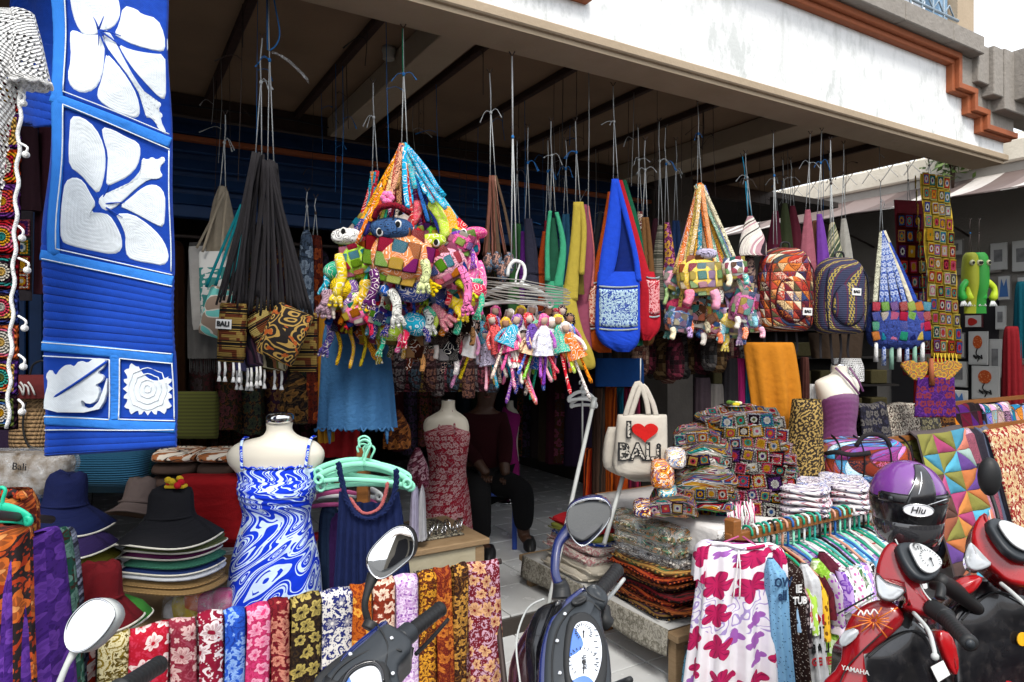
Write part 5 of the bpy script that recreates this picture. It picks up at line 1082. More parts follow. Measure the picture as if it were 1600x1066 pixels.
crit('orange giraffe-legged bag at the upper right of the big cluster', G1, 706, 372, 50, 40, D1+.02, 'f09018', -25, None, None, [(696, 330, 709, 372, 20, 'f8a018', False, -.05, M_pp), (675, 322, 700, 378, 20, 'b8d840', False, -.06, M_pp), (655, 318, 642, 358, 17, 'f05a70', True, -.05, M_pp)], [(636, 230, 665, 312, 9, '28b0d0'), (641, 236, 690, 322, 8, '30b0e0')], M_pp)
crit('yellow handed blue batik bag at the lower right of the big cluster', G1, 690, 462, 44, 50, D1+.03, '2c4ca0', 20, None, (3, 3, ['2858b8', '6a88c8', '1c2c7c'], .8), [(700, 470, 716, 478, 22, 'f0d818', True, -.05, M_pp), (676, 480, 694, 498, 18, 'c07080', True, -.04), (668, 485, 672, 510, 14, 'e0e0d8', True, -.05, M_pd)], [(637, 240, 676, 440, 6, '8a3a90')], M_pl)
crit('green footed bag with red back at the lower left of the big cluster', G1, 590, 480, 60, 54, D1+.06, 'b01c28', 0, None, (3, 2, BR, .8), [(612, 478, 612, 505, 24, '6aa838', True, -.05, M_pp), (588, 484, 588, 508, 16, '48a0b8', True, -.05, M_pp), (556, 478, 548, 508, 13, 'a09020', True, -.03)], [(629, 240, 590, 450, 6, '2c7cb8')], M_pd)
crit('purple and blue legged small bag under the left of the big cluster', G1, 540, 500, 50, 44, D1+.12, '5a1a40', 0, None, (3, 2, ['1c2c7c', '7a3aa8', 'c82030', '203870'], .8), [(528, 512, 530, 570, 6, 'c8a020', False), (546, 510, 550, 575, 6, 'e0b020', False), (565, 500, 566, 572, 6, 'c8b028', False), (520, 505, 512, 545, 12, '6a58b0', True)], [(590, 268, 545, 470, 7, 'c8303a'), (588, 270, 560, 460, 7, '2890b0')], M_pd)
crit('olive legged frog bag hanging second row below the big cluster left side', G1, 575, 520, 46, 40, D1+.16, 'c86018', 0, None, (3, 2, BR, .8), [(570, 530, 590, 550, 10, 'e0982a', True), (590, 520, 598, 560, 8, 'b8a828', True)], [(586, 272, 572, 480, 6, 'd8a828'), (592, 272, 584, 480, 6, '2c9090')], M_pl)
for i, (u, v, w, c_, lc) in enumerate(((622, 520, 44, '40502c', 'd0a040'), (672, 520, 50, '181418', 'd8d0c8'), (710, 512, 46, '3a1420', 'c05060'), (652, 540, 36, '5a2818', 'e0a060'), (705, 545, 40, '101018', 'b8b0b0'), (640, 495, 40, '1c3c70', '70a0d8'), (730, 500, 30, '28180c', 'b08050'))):
 crit(['olive', 'black and white', 'dark wine', 'rust brown', 'charcoal', 'deep blue', 'umber'][i]+' batik bag in the dark lower fringe of the big cluster', G1, u, v, w, 52, D1+.14+.02*(i % 3), c_, 0, None, (2, 2, [c_, lc, c_], .7), [(u-10, v+10, u-12, v+38, 9, c_, False), (u+8, v+12, u+10, v+40, 9, lc, False)], [(633, 300, u, v-20, 5, c_)], M_pl)
# extra fan of straps at the top of the cluster
t = T('strap_bundle', 'fan of colourful bag straps gathered at the apex of the big cluster', 'straps', 632, 260, D1-.02)
for i, (u1, v1, c_, w) in enumerate(((562, 385, 'e07818', 6), (575, 372, '2c2c78', 5), (583, 350, 'f0a020', 6), (596, 330, 'c84828', 7), (606, 320, 'e8c088', 8), (616, 318, 'a84838', 9), (628, 325, 'd8986c', 8), (645, 325, '20a8e0', 9), (652, 300, '38b8c8', 8), (668, 308, '30b0e0', 7), (680, 322, '20c0e0', 7), (640, 300, 'e86820', 8), (622, 300, 'c09058', 10), (697, 312, '30b8e8', 8), (672, 350, '2868b0', 6), (612, 340, '7a2a68', 5))): strap(t, 632+(i % 5-2), 228, u1, v1, w, c_, y=-.03, y1=-.06)
hang(t, 632, 232, 630, 45, m=M_str); mb = MB(); mb.tube([t.p(630, 120), t.p(629, 45)], .0035, 6); t.part('green_cord', mb, M_strg)
t = T('strap_bundle', 'red, teal and yellow striped straps behind the left shoulder of the big cluster', 'straps', 585, 300, D1+.15)
for u1, v1, c_ in ((556, 375, 'c02830'), (570, 370, '2898b0'), (584, 360, 'e8b838'), (592, 350, '207888'), (600, 340, 'd88018')): strap(t, 586+R.uniform(-3, 3), 270, u1, v1, 8, c_)
hang(t, 586, 272, 583, 130)
# ---------------- black strap bags at left
M_blk = cloth('black_cotton_tape', (.022, .02, .022), .2)
M_ikat = ikat('ikat_gold', '8a7038', '5c2c14', '100c08', 16); M_ikat2 = ikat('ikat_tan', 'a08c50', '6c3818', '18100c', 20)
M_wayang = mat('dark_gold_print', lambda: (lambda x, y: (mix(mix('181210', 'a08040', lt(ab(fr(vor(x+noi(x,y,9,1)*.1, y, 22)*2.6)-.5), .17)), '9a4a18', gt(noi(x, y, 30, 2, 4), .6)), noi(x, y, 30, 2)))(*uv()), .85)
M_pstr = stripes('purple_stripe', ['2c1c3c', '6a5870', '181420', '8a7888', '402838'], 160)
GB = 'black strap woven bags at the left'; DB = 2.62
def pouch(lb, cu_, cv_, w, h, rot, m, d=DB, tas=True, tag=False, straps=(), grp=GB, sm=None, dep=.025, flap=None):
 t = T('woven_bag', lb, 'bag', cu_, cv_, d, rot=R.uniform(-8, 8), group=grp); k = t.k; Mr = Matrix.Rotation(radians(rot), 4, 'Y')
 W, H = w*k/2, h*k/2; mb = MB(); mb.loft([(H, -W*.96, W*.96, 0, .008), (H*.9, -W, W, 0, dep*.7), (0, -W*1.02, W*1.02, 0, dep), (-H*.85, -W, W, 0, dep*.9), (-H, -W*.95, W*.95, 0, .01)], 26, p=.55, m=Mr); t.part('bag_body', mb, m)
 if flap: mb = MB(); mb.prism([(-W, H*.0), (W, H*.1), (W, H*1.0), (-W, H*1.0)], -dep-.006, -dep*.5, .003, m=Mr); t.part('flap', mb, flap)
 if tas:
  for s in (-.8, -.35, .3, .75):
   mb = MB(); a = Mr @ V((s*W, -.01, -H)); mb.tube([a, a+V((.002, 0, -.03)), a+V((-.002, 0, -.055))], [.004, .005, .004], 7); mb.tube([a+V((0, 0, -.055)), a+V((0, 0, -.075))], [.004, .009], 7); t.part('tassel', mb, M_yarn)
 if tag:
  mb = MB(); c0 = V((-.02, -dep-.006, H*.28)); mb.box((c0.x, c0.y+.002, c0.z), (.062, .003, .036)); mb.v = [tuple(Mr @ V(p)) for p in mb.v]; tg = t.part('tag', mb, mat('white_label', (.7, .7, .68), .7))
  tx = text_mb('BALI', .026, bold=.0012); mb = MB(); mb.add([Mr @ (V(p)+V((c0.x, c0.y-.002, c0.z))) for p in tx.v], tx.f, None, False); t.part('lettering', mb, M_black, parent=tg)
 for s in straps: strap(t, s[0], s[1], s[2], s[3], s[4], None, m=sm or M_blk, bow=R.uniform(-.006, .006))
 return t
fan = lambda u1s, a, v, w=4: [(a[0]+R.uniform(-3, 3), a[1], u, v+R.uniform(-4, 8), w) for u in u1s]
a1, a2 = (404, 242), (424, 254)
pouch('gold ikat pouch with a BALI label and white tassels, leftmost under the black straps', 363, 520, 43, 92, 3, M_ikat, DB-.05, True, True, fan((346, 352, 372, 380), a1, 476))
pouch('tan striped woven bag tilted to the left in the black strap bunch', 414, 508, 52, 66, -28, M_ikat2, DB-.02, False, False, fan((395, 400, 428), a2, 490))
t = pouch('dark bag with gold figure print tilted in front of the black strap bunch', 445, 522, 62, 86, 24, M_wayang, DB-.08, False, False, fan((425, 440, 478, 484), a2, 482))
pouch('purple striped woven bag hanging between the ikat pouch and the gold printed bag', 393, 532, 26, 84, -8, M_pstr, DB+.02, True, False, fan((388, 396), a1, 490))
pouch('tan ikat bag at the right end of the black strap bunch', 474, 535, 42, 92, 0, M_ikat, DB+.03, False, False, fan((462, 470, 488, 492), a2, 492))
pouch('olive and cream striped bag low behind the tilted bags', 425, 552, 50, 52, 4, stripes('olive_cream', ['6a6a38', 'c8c0a0', '2c2c20', '8a5a3c'], 120), DB+.05, True, False, fan((412, 434), a2, 500))
pouch('blue violet striped bag low behind the ikat pouch', 385, 560, 30, 40, 4, stripes('blue_viol', ['20204c', '3c3c78', '6a6a98'], 160), DB+.07, True, False, fan((380,), a1, 520))
t = T('strap_bundle', 'bunch of long black cotton straps gathered at two knots above the woven bags', 'straps', 415, 250, DB)
for i in range(15): strap(t, a1[0]+R.uniform(-6, 6), 240, 352+i*4.2, 470+R.uniform(-8, 15), 4.5, None, y=R.uniform(-.03, .03), m=M_blk, bow=R.uniform(-.012, .012))
for i in range(17): strap(t, a2[0]+R.uniform(-7, 7), 254, 395+i*6.0, 480+R.uniform(-8, 20), 4.5, None, y=R.uniform(-.05, .03), m=M_blk, bow=R.uniform(-.012, .012))
hang(t, 404, 242, 410, 60, m=M_str); hang(t, 423, 256, 420, -5, m=M_str); mb = MB(); mb.tube(arc([t.p(420, 80), t.p(432, 70), t.p(437, 50), t.p(430, 10), t.p(421, -40)], 12), .003, 6); mb.tube([t.p(418, 78), t.p(417, -20)], .003, 6); t.part('blue_cord', mb, M_strb)
mb = MB(); mb.grid(lambda a, b: t.p(426+a*58, 82+44*a**1.6+b*(4+a*3), -.01+.004*sin(a*9+b*3)), 20, 3, .2, .02); t.part('loose_strap', mb, M_film)
GT = 'teal and beige bags behind the black strap bunch'
M_leafp = mat('teal_leaf_print', lambda: mix(mix((.22, .16, .12), (.12, .42, .38), gt(noi(*uv(), 16, 1), .55)), (.5, .48, .42), lt(ab(noi(*uv(), 16, 1)-.55), .02)), .8)
M_tealt = cloth('teal_tape', (.0, .14, .17), .25); M_wb = mat('white_teal_print', lambda: mix((.42, .42, .40), (.02, .14, .13), gt(uv()[1]*-1, .07)*gt(noi(*uv(), 30, 2), .48)), .8)
pouch('brown flat bag with turquoise leaf print and teal straps, tilted left', 340, 488, 42, 78, 16, M_leafp, DB+.12, False, False, [(383, 322, 330, 450, 5), (386, 322, 345, 448, 5), (388, 322, 362, 450, 6), (390, 325, 372, 452, 6), (386, 322, 380, 455, 6)], GT, M_tealt)
pouch('cream canvas bag with dark teal print behind the teal straps', 335, 448, 42, 110, -2, M_wb, DB+.2, False, False, [(352, 300, 322, 396, 4), (356, 300, 350, 396, 4)], GT, cloth('beige_tape', (.26, .22, .16)))
pouch('pale plastic-wrapped canvas bag left of the cream one', 312, 450, 26, 130, -3, cloth('pale_canvas', (.32, .31, .29)), DB+.26, False, False, [(348, 305, 312, 390, 4)], GT, cloth('beige_tape', (.26, .22, .16)))
t = T('fabric_bag', 'beige cloth shoulder bag with long gathered strap behind the teal straps', 'bag', 348, 350, DB+.3)
garment(t, [(292, 343, 353, .02), (320, 334, 360, .04), (380, 324, 370, .05), (430, 320, 372, .05)], cloth('beige_tape', (.26, .22, .16)), rip=.012, nr=7); hang(t, 348, 294, 352, 180)
t = T('grey_shawl', 'dark grey fringed shawl hanging behind the canvas bags', 'shawl', 325, 500, DB+.36)
garment(t, [(380, 296, 340, .03), (480, 294, 350, .05), (560, 296, 348, .05)], cloth('dim_grey', (.06, .058, .055)), rip=.012)
mb = MB()
for i in range(16): mb.tube([t.p(297+i*3.2, 558, 0), t.p(297+i*3.2+R.uniform(-2, 2), 580+R.uniform(-4, 6), 0)], .003, 5)
t.part('fringe', mb, cloth('dim_grey', (.06,)*3), kind='stuff')
# ---------------- shoulder bags
M_panel = lambda n, a, b: batik(n, a, b, b, 26, 7, 22, a, b, .16)
def sbag(lb, cat_u, d, apex, Lp, Rp, body, col, panel=None, inner=None, hk=None, m=None, grp='cloth shoulder bags hanging in the middle', dep=.035, wt=10):
 """Lp/Rp: outer edge pixel points of the strap from apex to body top; body rows as for T.rows"""
 t = T('shoulder_bag', lb, 'shoulder bag', apex[0], apex[1], d, group=grp); m = m or cloth('bag_'+col, col, .3)
 mb = MB(); mb.loft(t.rows([(r[0], r[1], r[2], dep*(r[3] if len(r) > 3 else 1)) for r in body], 26), 30, p=.85, rip=.006, nr=7, cap=True); t.part('bag_body', mb, m)
 for P, sgn in ((Lp, 1), (Rp, -1)):
  if not P: continue
  n = 16; S = smooth_rows([(a, b, w_) for a, b, w_ in P], n); mb = MB()
  mb.grid(lambda a, b, S=S, n=n, sgn=sgn: (lambda s: (t.x(s[0]+sgn*a*s[2]), -dep*.5*b-.006*sin(a*pi), t.z(s[1])))(S[min(n-1, int(round(b*(n-1))))]), 4, n-1, .08, .5, th=.003*sgn); t.part('strap', mb, m)
 if inner:
  mb = MB(); mb.loft(t.rows([(r[0], r[1], r[2], .01, .02) for r in inner], 12), 16, cap=True); t.part('lining', mb, cloth('shaded_inside_'+col, tuple(c*.25 for c in lin(col)[:3]), .3))  # fills the strap opening with the bag colour darkened, as painted shade
 if panel:
  (u0, v0, u1, v1), pm = panel; mb = MB(); mb.grid(lambda a, b: (t.x(u0+(u1-u0)*a), -dep*1.1*sqrt(max(0, 1-(a*2-1)**2*.6))-.004, t.z(v0+(v1-v0)*b+2*sin(a*pi))), 14, 10, (u1-u0)*t.k, (v1-v0)*t.k, th=-.002); pn = t.part('printed_panel', mb, pm)
  for vv in (v0-4, v1+4): mb = MB(); mb.grid(lambda a, b: (t.x(u0+(u1-u0)*a), -dep*1.1*sqrt(max(0, 1-(a*2-1)**2*.6))-.004, t.z(vv-1.3+b*2.6+2*sin(a*pi))), 14, 1, th=-.002); t.part('trim_band', mb, cloth('band_pale', (.5, .58, .6)), parent=pn)
 if hk: hang(t, apex[0], apex[1]+1, *hk)
 return t
sbag('royal blue cotton shoulder bag with white batik panel, largest in the middle row', 965, 3.44, (962, 279), [(956, 280, 8), (948, 340, 22), (938, 400, 26), (932, 450, 20)], [(966, 280, 8), (982, 340, 8), (996, 400, 8), (1001, 440, 8)],
  [(425, 934, 1000, .5), (450, 932, 1000), (490, 930, 1000), (520, 931, 1000, 1.1), (538, 942, 996), (550, 964, 984, .4)], '1c48c8', ((935, 452, 995, 510), M_panel('panel_blue', '1c3c98', 'b8d4dc')), [(300, 962, 968), (400, 962, 990), (440, 950, 996)], (958, 135))
sbag('red shoulder bag with pink batik panel tucked right of the blue one', 1000, 3.52, (970, 279), [], [(972, 282, 8), (992, 350, 14), (1012, 420, 20), (1024, 450, 24)], [(425, 1000, 1022, .5), (450, 998, 1028), (490, 996, 1032), (515, 998, 1030), (532, 1004, 1016, .4)], 'b01828', ((1008, 438, 1029, 490), M_panel('panel_red', 'b02030', 'e8a8a8')))
sbag('dark green shoulder bag strap and body behind the red bag', 985, 3.58, (975, 279), [], [(978, 282, 9), (998, 350, 12), (1006, 400, 10)], [(400, 985, 1004, .4), (450, 985, 1006), (540, 985, 1004)], '14583c')
sbag('orange shoulder bag with pale panel left of the blue one', 935, 3.52, (955, 300), [(950, 300, 6), (936, 380, 10), (920, 450, 14)], [], [(440, 916, 940, .4), (470, 913, 945), (520, 912, 950), (540, 918, 955), (551, 935, 955, .4)], 'a84810', ((916, 446, 932, 508), M_panel('panel_orange', 'a83810', 'e8c8b0')))
sbag('black shoulder bag with teal panel between orange and mauve bags', 915, 3.58, (940, 320), [(936, 330, 5), (922, 400, 8), (908, 460, 10)], [], [(450, 904, 925, .4), (500, 902, 928), (540, 905, 925, .5)], '15191c', ((905, 464, 917, 524), M_panel('panel_teal', '1c3c38', '6ab0a0')))
sbag('mustard yellow shoulder bag with long wide strap', 895, 3.40, (903, 316), [(896, 316, 14), (892, 370, 16), (884, 430, 20), (876, 470, 26)], [(911, 316, 8), (916, 360, 8), (912, 430, 8)], [(446, 868, 898, .4), (480, 866, 902), (520, 870, 912), (550, 878, 926), (572, 890, 930, .8), (578, 902, 922, .3)], 'b09c3c', None, [(330, 902, 908), (420, 898, 912), (460, 895, 914)], (899, 190))
sbag('mauve shoulder bag behind the mustard one', 915, 3.48, (914, 318), [], [(917, 320, 10), (927, 400, 16), (918, 470, 20), (905, 500, 20)], [(470, 893, 920, .5), (510, 893, 922), (550, 896, 925), (565, 905, 918, .4)], '8a4458')
sbag('pale coral thin shoulder bag strap beside the mauve bag', 922, 3.5, (918, 320), [], [(920, 322, 4), (928, 390, 5), (927, 450, 6)], [(440, 915, 928, .3), (480, 915, 927, .5)], 'c8706c')
sbag('mint green shoulder bag with loop strap and shaded inside', 865, 3.36, (864, 329), [(857, 330, 5), (852, 380, 6), (851, 440, 8)], [(872, 332, 5), (884, 385, 9), (878, 450, 14)], [(440, 851, 880, .5), (480, 853, 880), (500, 858, 876, .4)], '3c9c74', None, [(340, 861, 868), (400, 857, 874), (446, 856, 872)], (861, 190))
sbag('slate grey shoulder bag left of the mint one', 828, 3.45, (824, 342), [(819, 342, 12), (820, 380, 16), (822, 430, 18)], [(829, 342, 4), (838, 385, 5), (841, 430, 6)], [(420, 818, 841, .5), (450, 820, 842), (490, 822, 838, .5)], '2c2c3c', None, None, (825, 200))
sbag('purple shoulder bag sliver beside the slate grey one', 816, 3.5, (817, 360), [(814, 362, 6), (813, 400, 9), (812, 430, 12)], [], [(420, 811, 825, .5), (450, 811, 824), (480, 814, 822, .4)], '5c2078')
sbag('rust orange shoulder bag between slate grey and mint ones', 842, 3.5, (850, 360), [(848, 362, 4), (842, 400, 8), (835, 430, 14)], [], [(425, 834, 852, .5), (460, 832, 852), (500, 838, 850, .4)], '9a3c10')
for (a_, u0, u1, vt, vb, c_, nm) in (((808, 350), 796, 818, 440, 520, '3c6a3c', 'dull green shoulder bag at the left end of the middle row'), ((856, 345), 846, 868, 450, 530, '7a1c2c', 'wine red shoulder bag low behind the mint one'), ((884, 335), 872, 892, 440, 540, '2c5c78', 'steel blue shoulder bag behind the mustard one'), ((1008, 340), 1002, 1022, 430, 540, '6c4a28', 'brown shoulder bag right of the red one'), ((1056, 345), 1046, 1066, 430, 520, '28406c', 'dark blue shoulder bag just left of the right cluster')):
 sbag(nm, a_[0], 3.62 if u0 < 1040 else 4.0, a_, [(a_[0]-5, a_[1], 5), ((a_[0]+u0)/2-3, (a_[1]+vt)/2, 8), (u0, vt+4, 10)], [(a_[0]+5, a_[1], 5), ((a_[0]+u1)/2+3, (a_[1]+vt)/2, 7), (u1, vt+4, 9)], [(vt, u0, u1, .4), (vt+25, u0-3, u1+3), (vb-15, u0-1, u1+1), (vb, u0+6, u1-6, .4)], c_, None, None, (a_[0], 220))
# bundle of brown striped strap bags
t = T('strap_bag', 'bundle of brown striped and rose patterned long straps with knotted pouches above the dolls', 'bag', 770, 274, 3.0)
M_brs = stripes('brown_rose_stripe', ['5c3c28', '8a5a50', '3c2418', 'a07868', '6c4438'], 200)
for i, (u1, w) in enumerate(((758, 8), (764, 6), (772, 10), (780, 7), (790, 5), (800, 5))): strap(t, 770+(i-2)*1.5, 276, u1, 395+R.uniform(-5, 15), w*.7, None, m=M_brs if i % 2 == 0 else cloth('brown_tape', (.08, .05, .03)), w1=w)
for u, v in ((763, 410), (776, 408), (795, 412), (785, 425)): mb = MB(); mb.ball(t.p(u, v, -.02), (.026, .03, .05), 14, p=.9); t.part('pouch', mb, batik('pouch_print', '28303c', '6c88a0', 'b08878', 30, 5))
hang(t, 770, 276, 765, 115)
# patterned shoulder bags right of the blue group, and beyond
def pbag(lb, apex, d, u0, u1, v1, m, hk=None, ph=0):
 t = T('shoulder_bag', lb, 'shoulder bag', apex[0], apex[1], d, group='patterned bags hanging between the clusters'); a = apex[1]; h = v1-a
 garment(t, [(a, apex[0]-4, apex[0]+4, .012), (a+h*.25, (apex[0]+u0)/2-2, (apex[0]+u1)/2+2, .02), (a+h*.6, u0, u1, .035), (a+h*.9, u0-2, u1+2, .045), (v1, u0-1, u1+1, .045)], m, 'bag_body', rip=.008, nr=6, ph=ph, cap=True)
 if hk: hang(t, apex[0], apex[1]+1, *hk)
 return t
M_wr = batik('white_wine_print', '5c1020', 'd8c8b8', 'b09878', 18, 4, 10); M_gy = stripes('grey_weave', ['5a5a50', '787468', '3c3c34'], 200, False); M_mg = batik('magenta_gold', '5c1048', 'd0a030', 'c070a0', 20, 5, 12)
pbag('cream and wine patterned bag right of the red shoulder bag', (1000, 331), 3.7, 995, 1014, 470, M_wr, (997, 200)); pbag('grey woven bag hanging right of the wine patterned one', (1032, 352), 3.75, 1018, 1036, 470, M_gy, (1030, 190)); pbag('magenta and gold patterned bag left of the right cluster', (1042, 348), 3.8, 1038, 1055, 440, M_mg, (1040, 200)); pbag('dark maroon bag deep behind the grey woven one', (1024, 342), 3.95, 1014, 1034, 430, M_dk[1])
pbag('orange and black printed bag just left of the right cluster', (1046, 370), 3.9, 1036, 1058, 480, M_orb)
M_ros = cloth('rose_cloth', (.30, .09, .12), .3); 
pbag('dusty rose shoulder bag above the two backpacks', (1262, 328), 4.1, 1248, 1276, 480, M_ros, (1266, 210)); pbag('tan brown shoulder bag beside the dusty rose one', (1274, 345), 4.15, 1266, 1288, 480, cloth('tan_cloth', (.22, .09, .05))); pbag('violet shoulder bag right of the rose and tan ones', (1280, 335), 4.1, 1276, 1298, 480, cloth('violet_cloth', (.14, .04, .28)), (1284, 205))
pbag('cream and green striped bag above the blue backpack', (1300, 348), 4.3, 1290, 1318, 440, stripes('cream_green', ['6a7058', 'b0a888', '3a4838'], 120), (1296, 240)); pbag('pale grey bag right of the striped one', (1318, 342), 4.35, 1310, 1332, 440, cloth('pale_grey_cloth', (.28, .27, .24)), (1318, 225)); 
for i, (a, u0, u1, v1, lb) in enumerate((((1212, 330), 1198, 1222, 420, 'dark wine shoulder bag behind the patchwork backpack'), ((1226, 318), 1216, 1240, 430, 'dull green shoulder bag behind the patchwork backpack'), ((1238, 322), 1232, 1256, 430, 'deep maroon shoulder bag right of the dull green one'))): pbag(lb, a, 4.45, u0, u1, v1, cloth('dimbag%d' % i, [(.10, .012, .03), (.04, .05, .02), (.09, .01, .02)][i]), (a[0]-3, 250))
t = pbag('white and burgundy striped bag left of the patchwork backpack', (1172, 338), 3.95, 1156, 1196, 400, stripes('white_burg', ['d8d0c8', '4a1828', 'e0dcd0', '282028', 'b89098'], 70), (1165, 240)); hang(t, 1172, 340, 1160, 245, m=cloth('cyan_string', (.02, .3, .5)))
pbag('dark printed pouch under the burgundy striped bag', (1172, 392), 3.98, 1152, 1186, 520, batik('dark_pouch', '20181c', 'a08878', '6c5858', 20, 5))
# ---------------- doll cluster
GD = 'rag dolls hanging from the white hanger'
t = T('clothes_hanger', 'white plastic hanger with bundle of pale plastic ties holding the rag dolls', 'hanger', 805, 440, 2.95); hanger(t, 805, 445, 120, 34, M_wplast, nm='hanger_frame')
mb = MB(); mb.tube(arc([t.p(793, 432), t.p(796, 416), t.p(806, 408), t.p(818, 414), t.p(820, 432), t.p(812, 446)], 14), .008, 8); t.part('hook', mb, M_wplast)
for i in range(15): mb = MB(); v0 = 432+i*2.4; mb.tube([t.p(748+R.uniform(-4, 4), v0+R.uniform(-4, 4), -.02), t.p(815, v0+8+R.uniform(-6, 6), -.03), t.p(888+R.uniform(-6, 4), 452+i*1.8, -.01)], .0022, 5); t.part('plastic_tie', mb, paint('tie_plastic', (.30, .29, .26), .3))
hang(t, 803, 420, 800, 88, m=M_str, r=.003, tail=False)
DC = [(742, 508, '181818', 'f4f0ec', 'e89ac8'), (768, 500, 'c82828', 'e86060', 'f4ece0'), (790, 505, 'e0b020', 'e84890', 'c86a98'), (808, 500, '7a3aa8', '30a0c0', 'f0d8c8'), (826, 498, 'c82838', '7050a8', 'e8a0b0'), (838, 510, '50a888', 'f0c8a0', '4868c8'), (850, 500, 'e85aa0', 'd8d8e8', 'b05ac0'), (862, 505, 'f4f0e8', 'c8d0d0', 'c82840'), (872, 500, 'e8c828', '40b8a0', 'c82030'), (884, 512, 'e0e0e0', 'e87830', 'f0e8e0'), (758, 525, '2c3c78', 'c8c0d8', 'f0a8c0'), (798, 528, '3c2018', 'f0f0ec', 'e07060'), (846, 530, 'c02040', '2868c0', 'f0e0d0'), (818, 525, '1c1c28', 'd03848', '6a3a90')]
DN = ['black-haired doll in a pleated white dress', 'red-capped doll in a red dress', 'yellow-haired doll in a pink dress', 'purple-hatted doll in a teal dress', 'red-scarfed doll in a violet dress', 'green-hatted doll in a peach dress', 'pink-hatted doll in a pale grey dress', 'white-hatted doll in a grey dress', 'yellow-haired doll in a turquoise dress', 'grey-haired doll in an orange dress', 'blue-capped doll in a lilac dress', 'brown-haired doll in a white dress', 'crimson-capped doll in a blue dress', 'dark-haired doll in a red dress']
DC += [(DC[j][0]+6, DC[j][1]-14, DC[(j+5) % 14][2], DC[(j+3) % 14][3], DC[(j+7) % 14][4]) for j in range(0, 13)]
for i, (u, v, hc, dc, lc) in enumerate(DC):
 t = T('rag_doll', ('rear ' if i > 13 else '')+DN[i % 14]+', '+['at the left end', 'second from the left', 'near the left', 'left of the middle', 'in the middle', 'just right of the middle', 'right of the middle', 'towards the right', 'near the right end', 'at the right end', 'low at the left', 'low at centre left', 'low at centre right', 'low in the middle'][i % 14]+' of the bunch', 'rag doll', u, v, 2.86+R.uniform(-.05, .08)+(.08 if i > 9 else 0)+(.09 if i > 13 else 0), rot=R.uniform(-20, 20), group=GD); k = t.k
 mb = MB(); mb.ball((0, 0, 0), (.017, .017, .021), 12); t.part('head', mb, cloth('doll_skin%d' % (i % 3), [(.6, .42, .32), (.62, .5, .42), (.4, .2, .12)][i % 3]))
 mb = MB()
 for j in range(9): g = -.3+j*.46; mb.tube([(.006*cos(g), .004, .019), (.018*cos(g), .006*sin(g)-.004, .013), (.024*cos(g), .008, -.012-.012*(j % 3))], .005, 5)
 mb.ball((0, .004, .01), (.020, .019, .018), 10); t.part('hair', mb, M_pp, col=hc)
 t.e.rotation_euler = (R.uniform(-.15, .15), R.uniform(-.38, .38), -TH+R.uniform(-.5, .5)); H = R.uniform(.075, .11); mb = MB(); mb.loft([(-.024, -.012, .012, 0, .01), (-.04, -.026, .026, 0, .018), (-.04-H*.6, -.034, .034, 0, .028), (-.04-H, -.046, .046, 0, .034)], 22, rip=.008, nr=7); t.part('dress', mb, PR[i % 3], col=dc)
 for s in (-1, 1):
  L = R.uniform(.09, .19); mb = MB(); sw = R.uniform(-.012, .012); mb.tube(arc([(s*.014, 0, -.04-H*.8), (s*.016+sw, -.004, -.04-H-L*.5), (s*.018+sw*2, -.01, -.04-H-L)], 8), [.005, .006, .006, .006, .007, .007, .009, .005], 7); t.part('leg', mb, PR[(i+1) % 3], col=[lc, BR[(i*3+2) % 14]][s > 0])
  mb = MB(); mb.tube(arc([(s*.022, 0, -.045), (s*.046, -.006, -.08), (s*.05, -.01, -.12)], 7), [.007, .008, .008, .008, .008, .009, .006], 7); t.part('arm', mb, PR[(i+2) % 3], col=[dc, lc][s > 0])
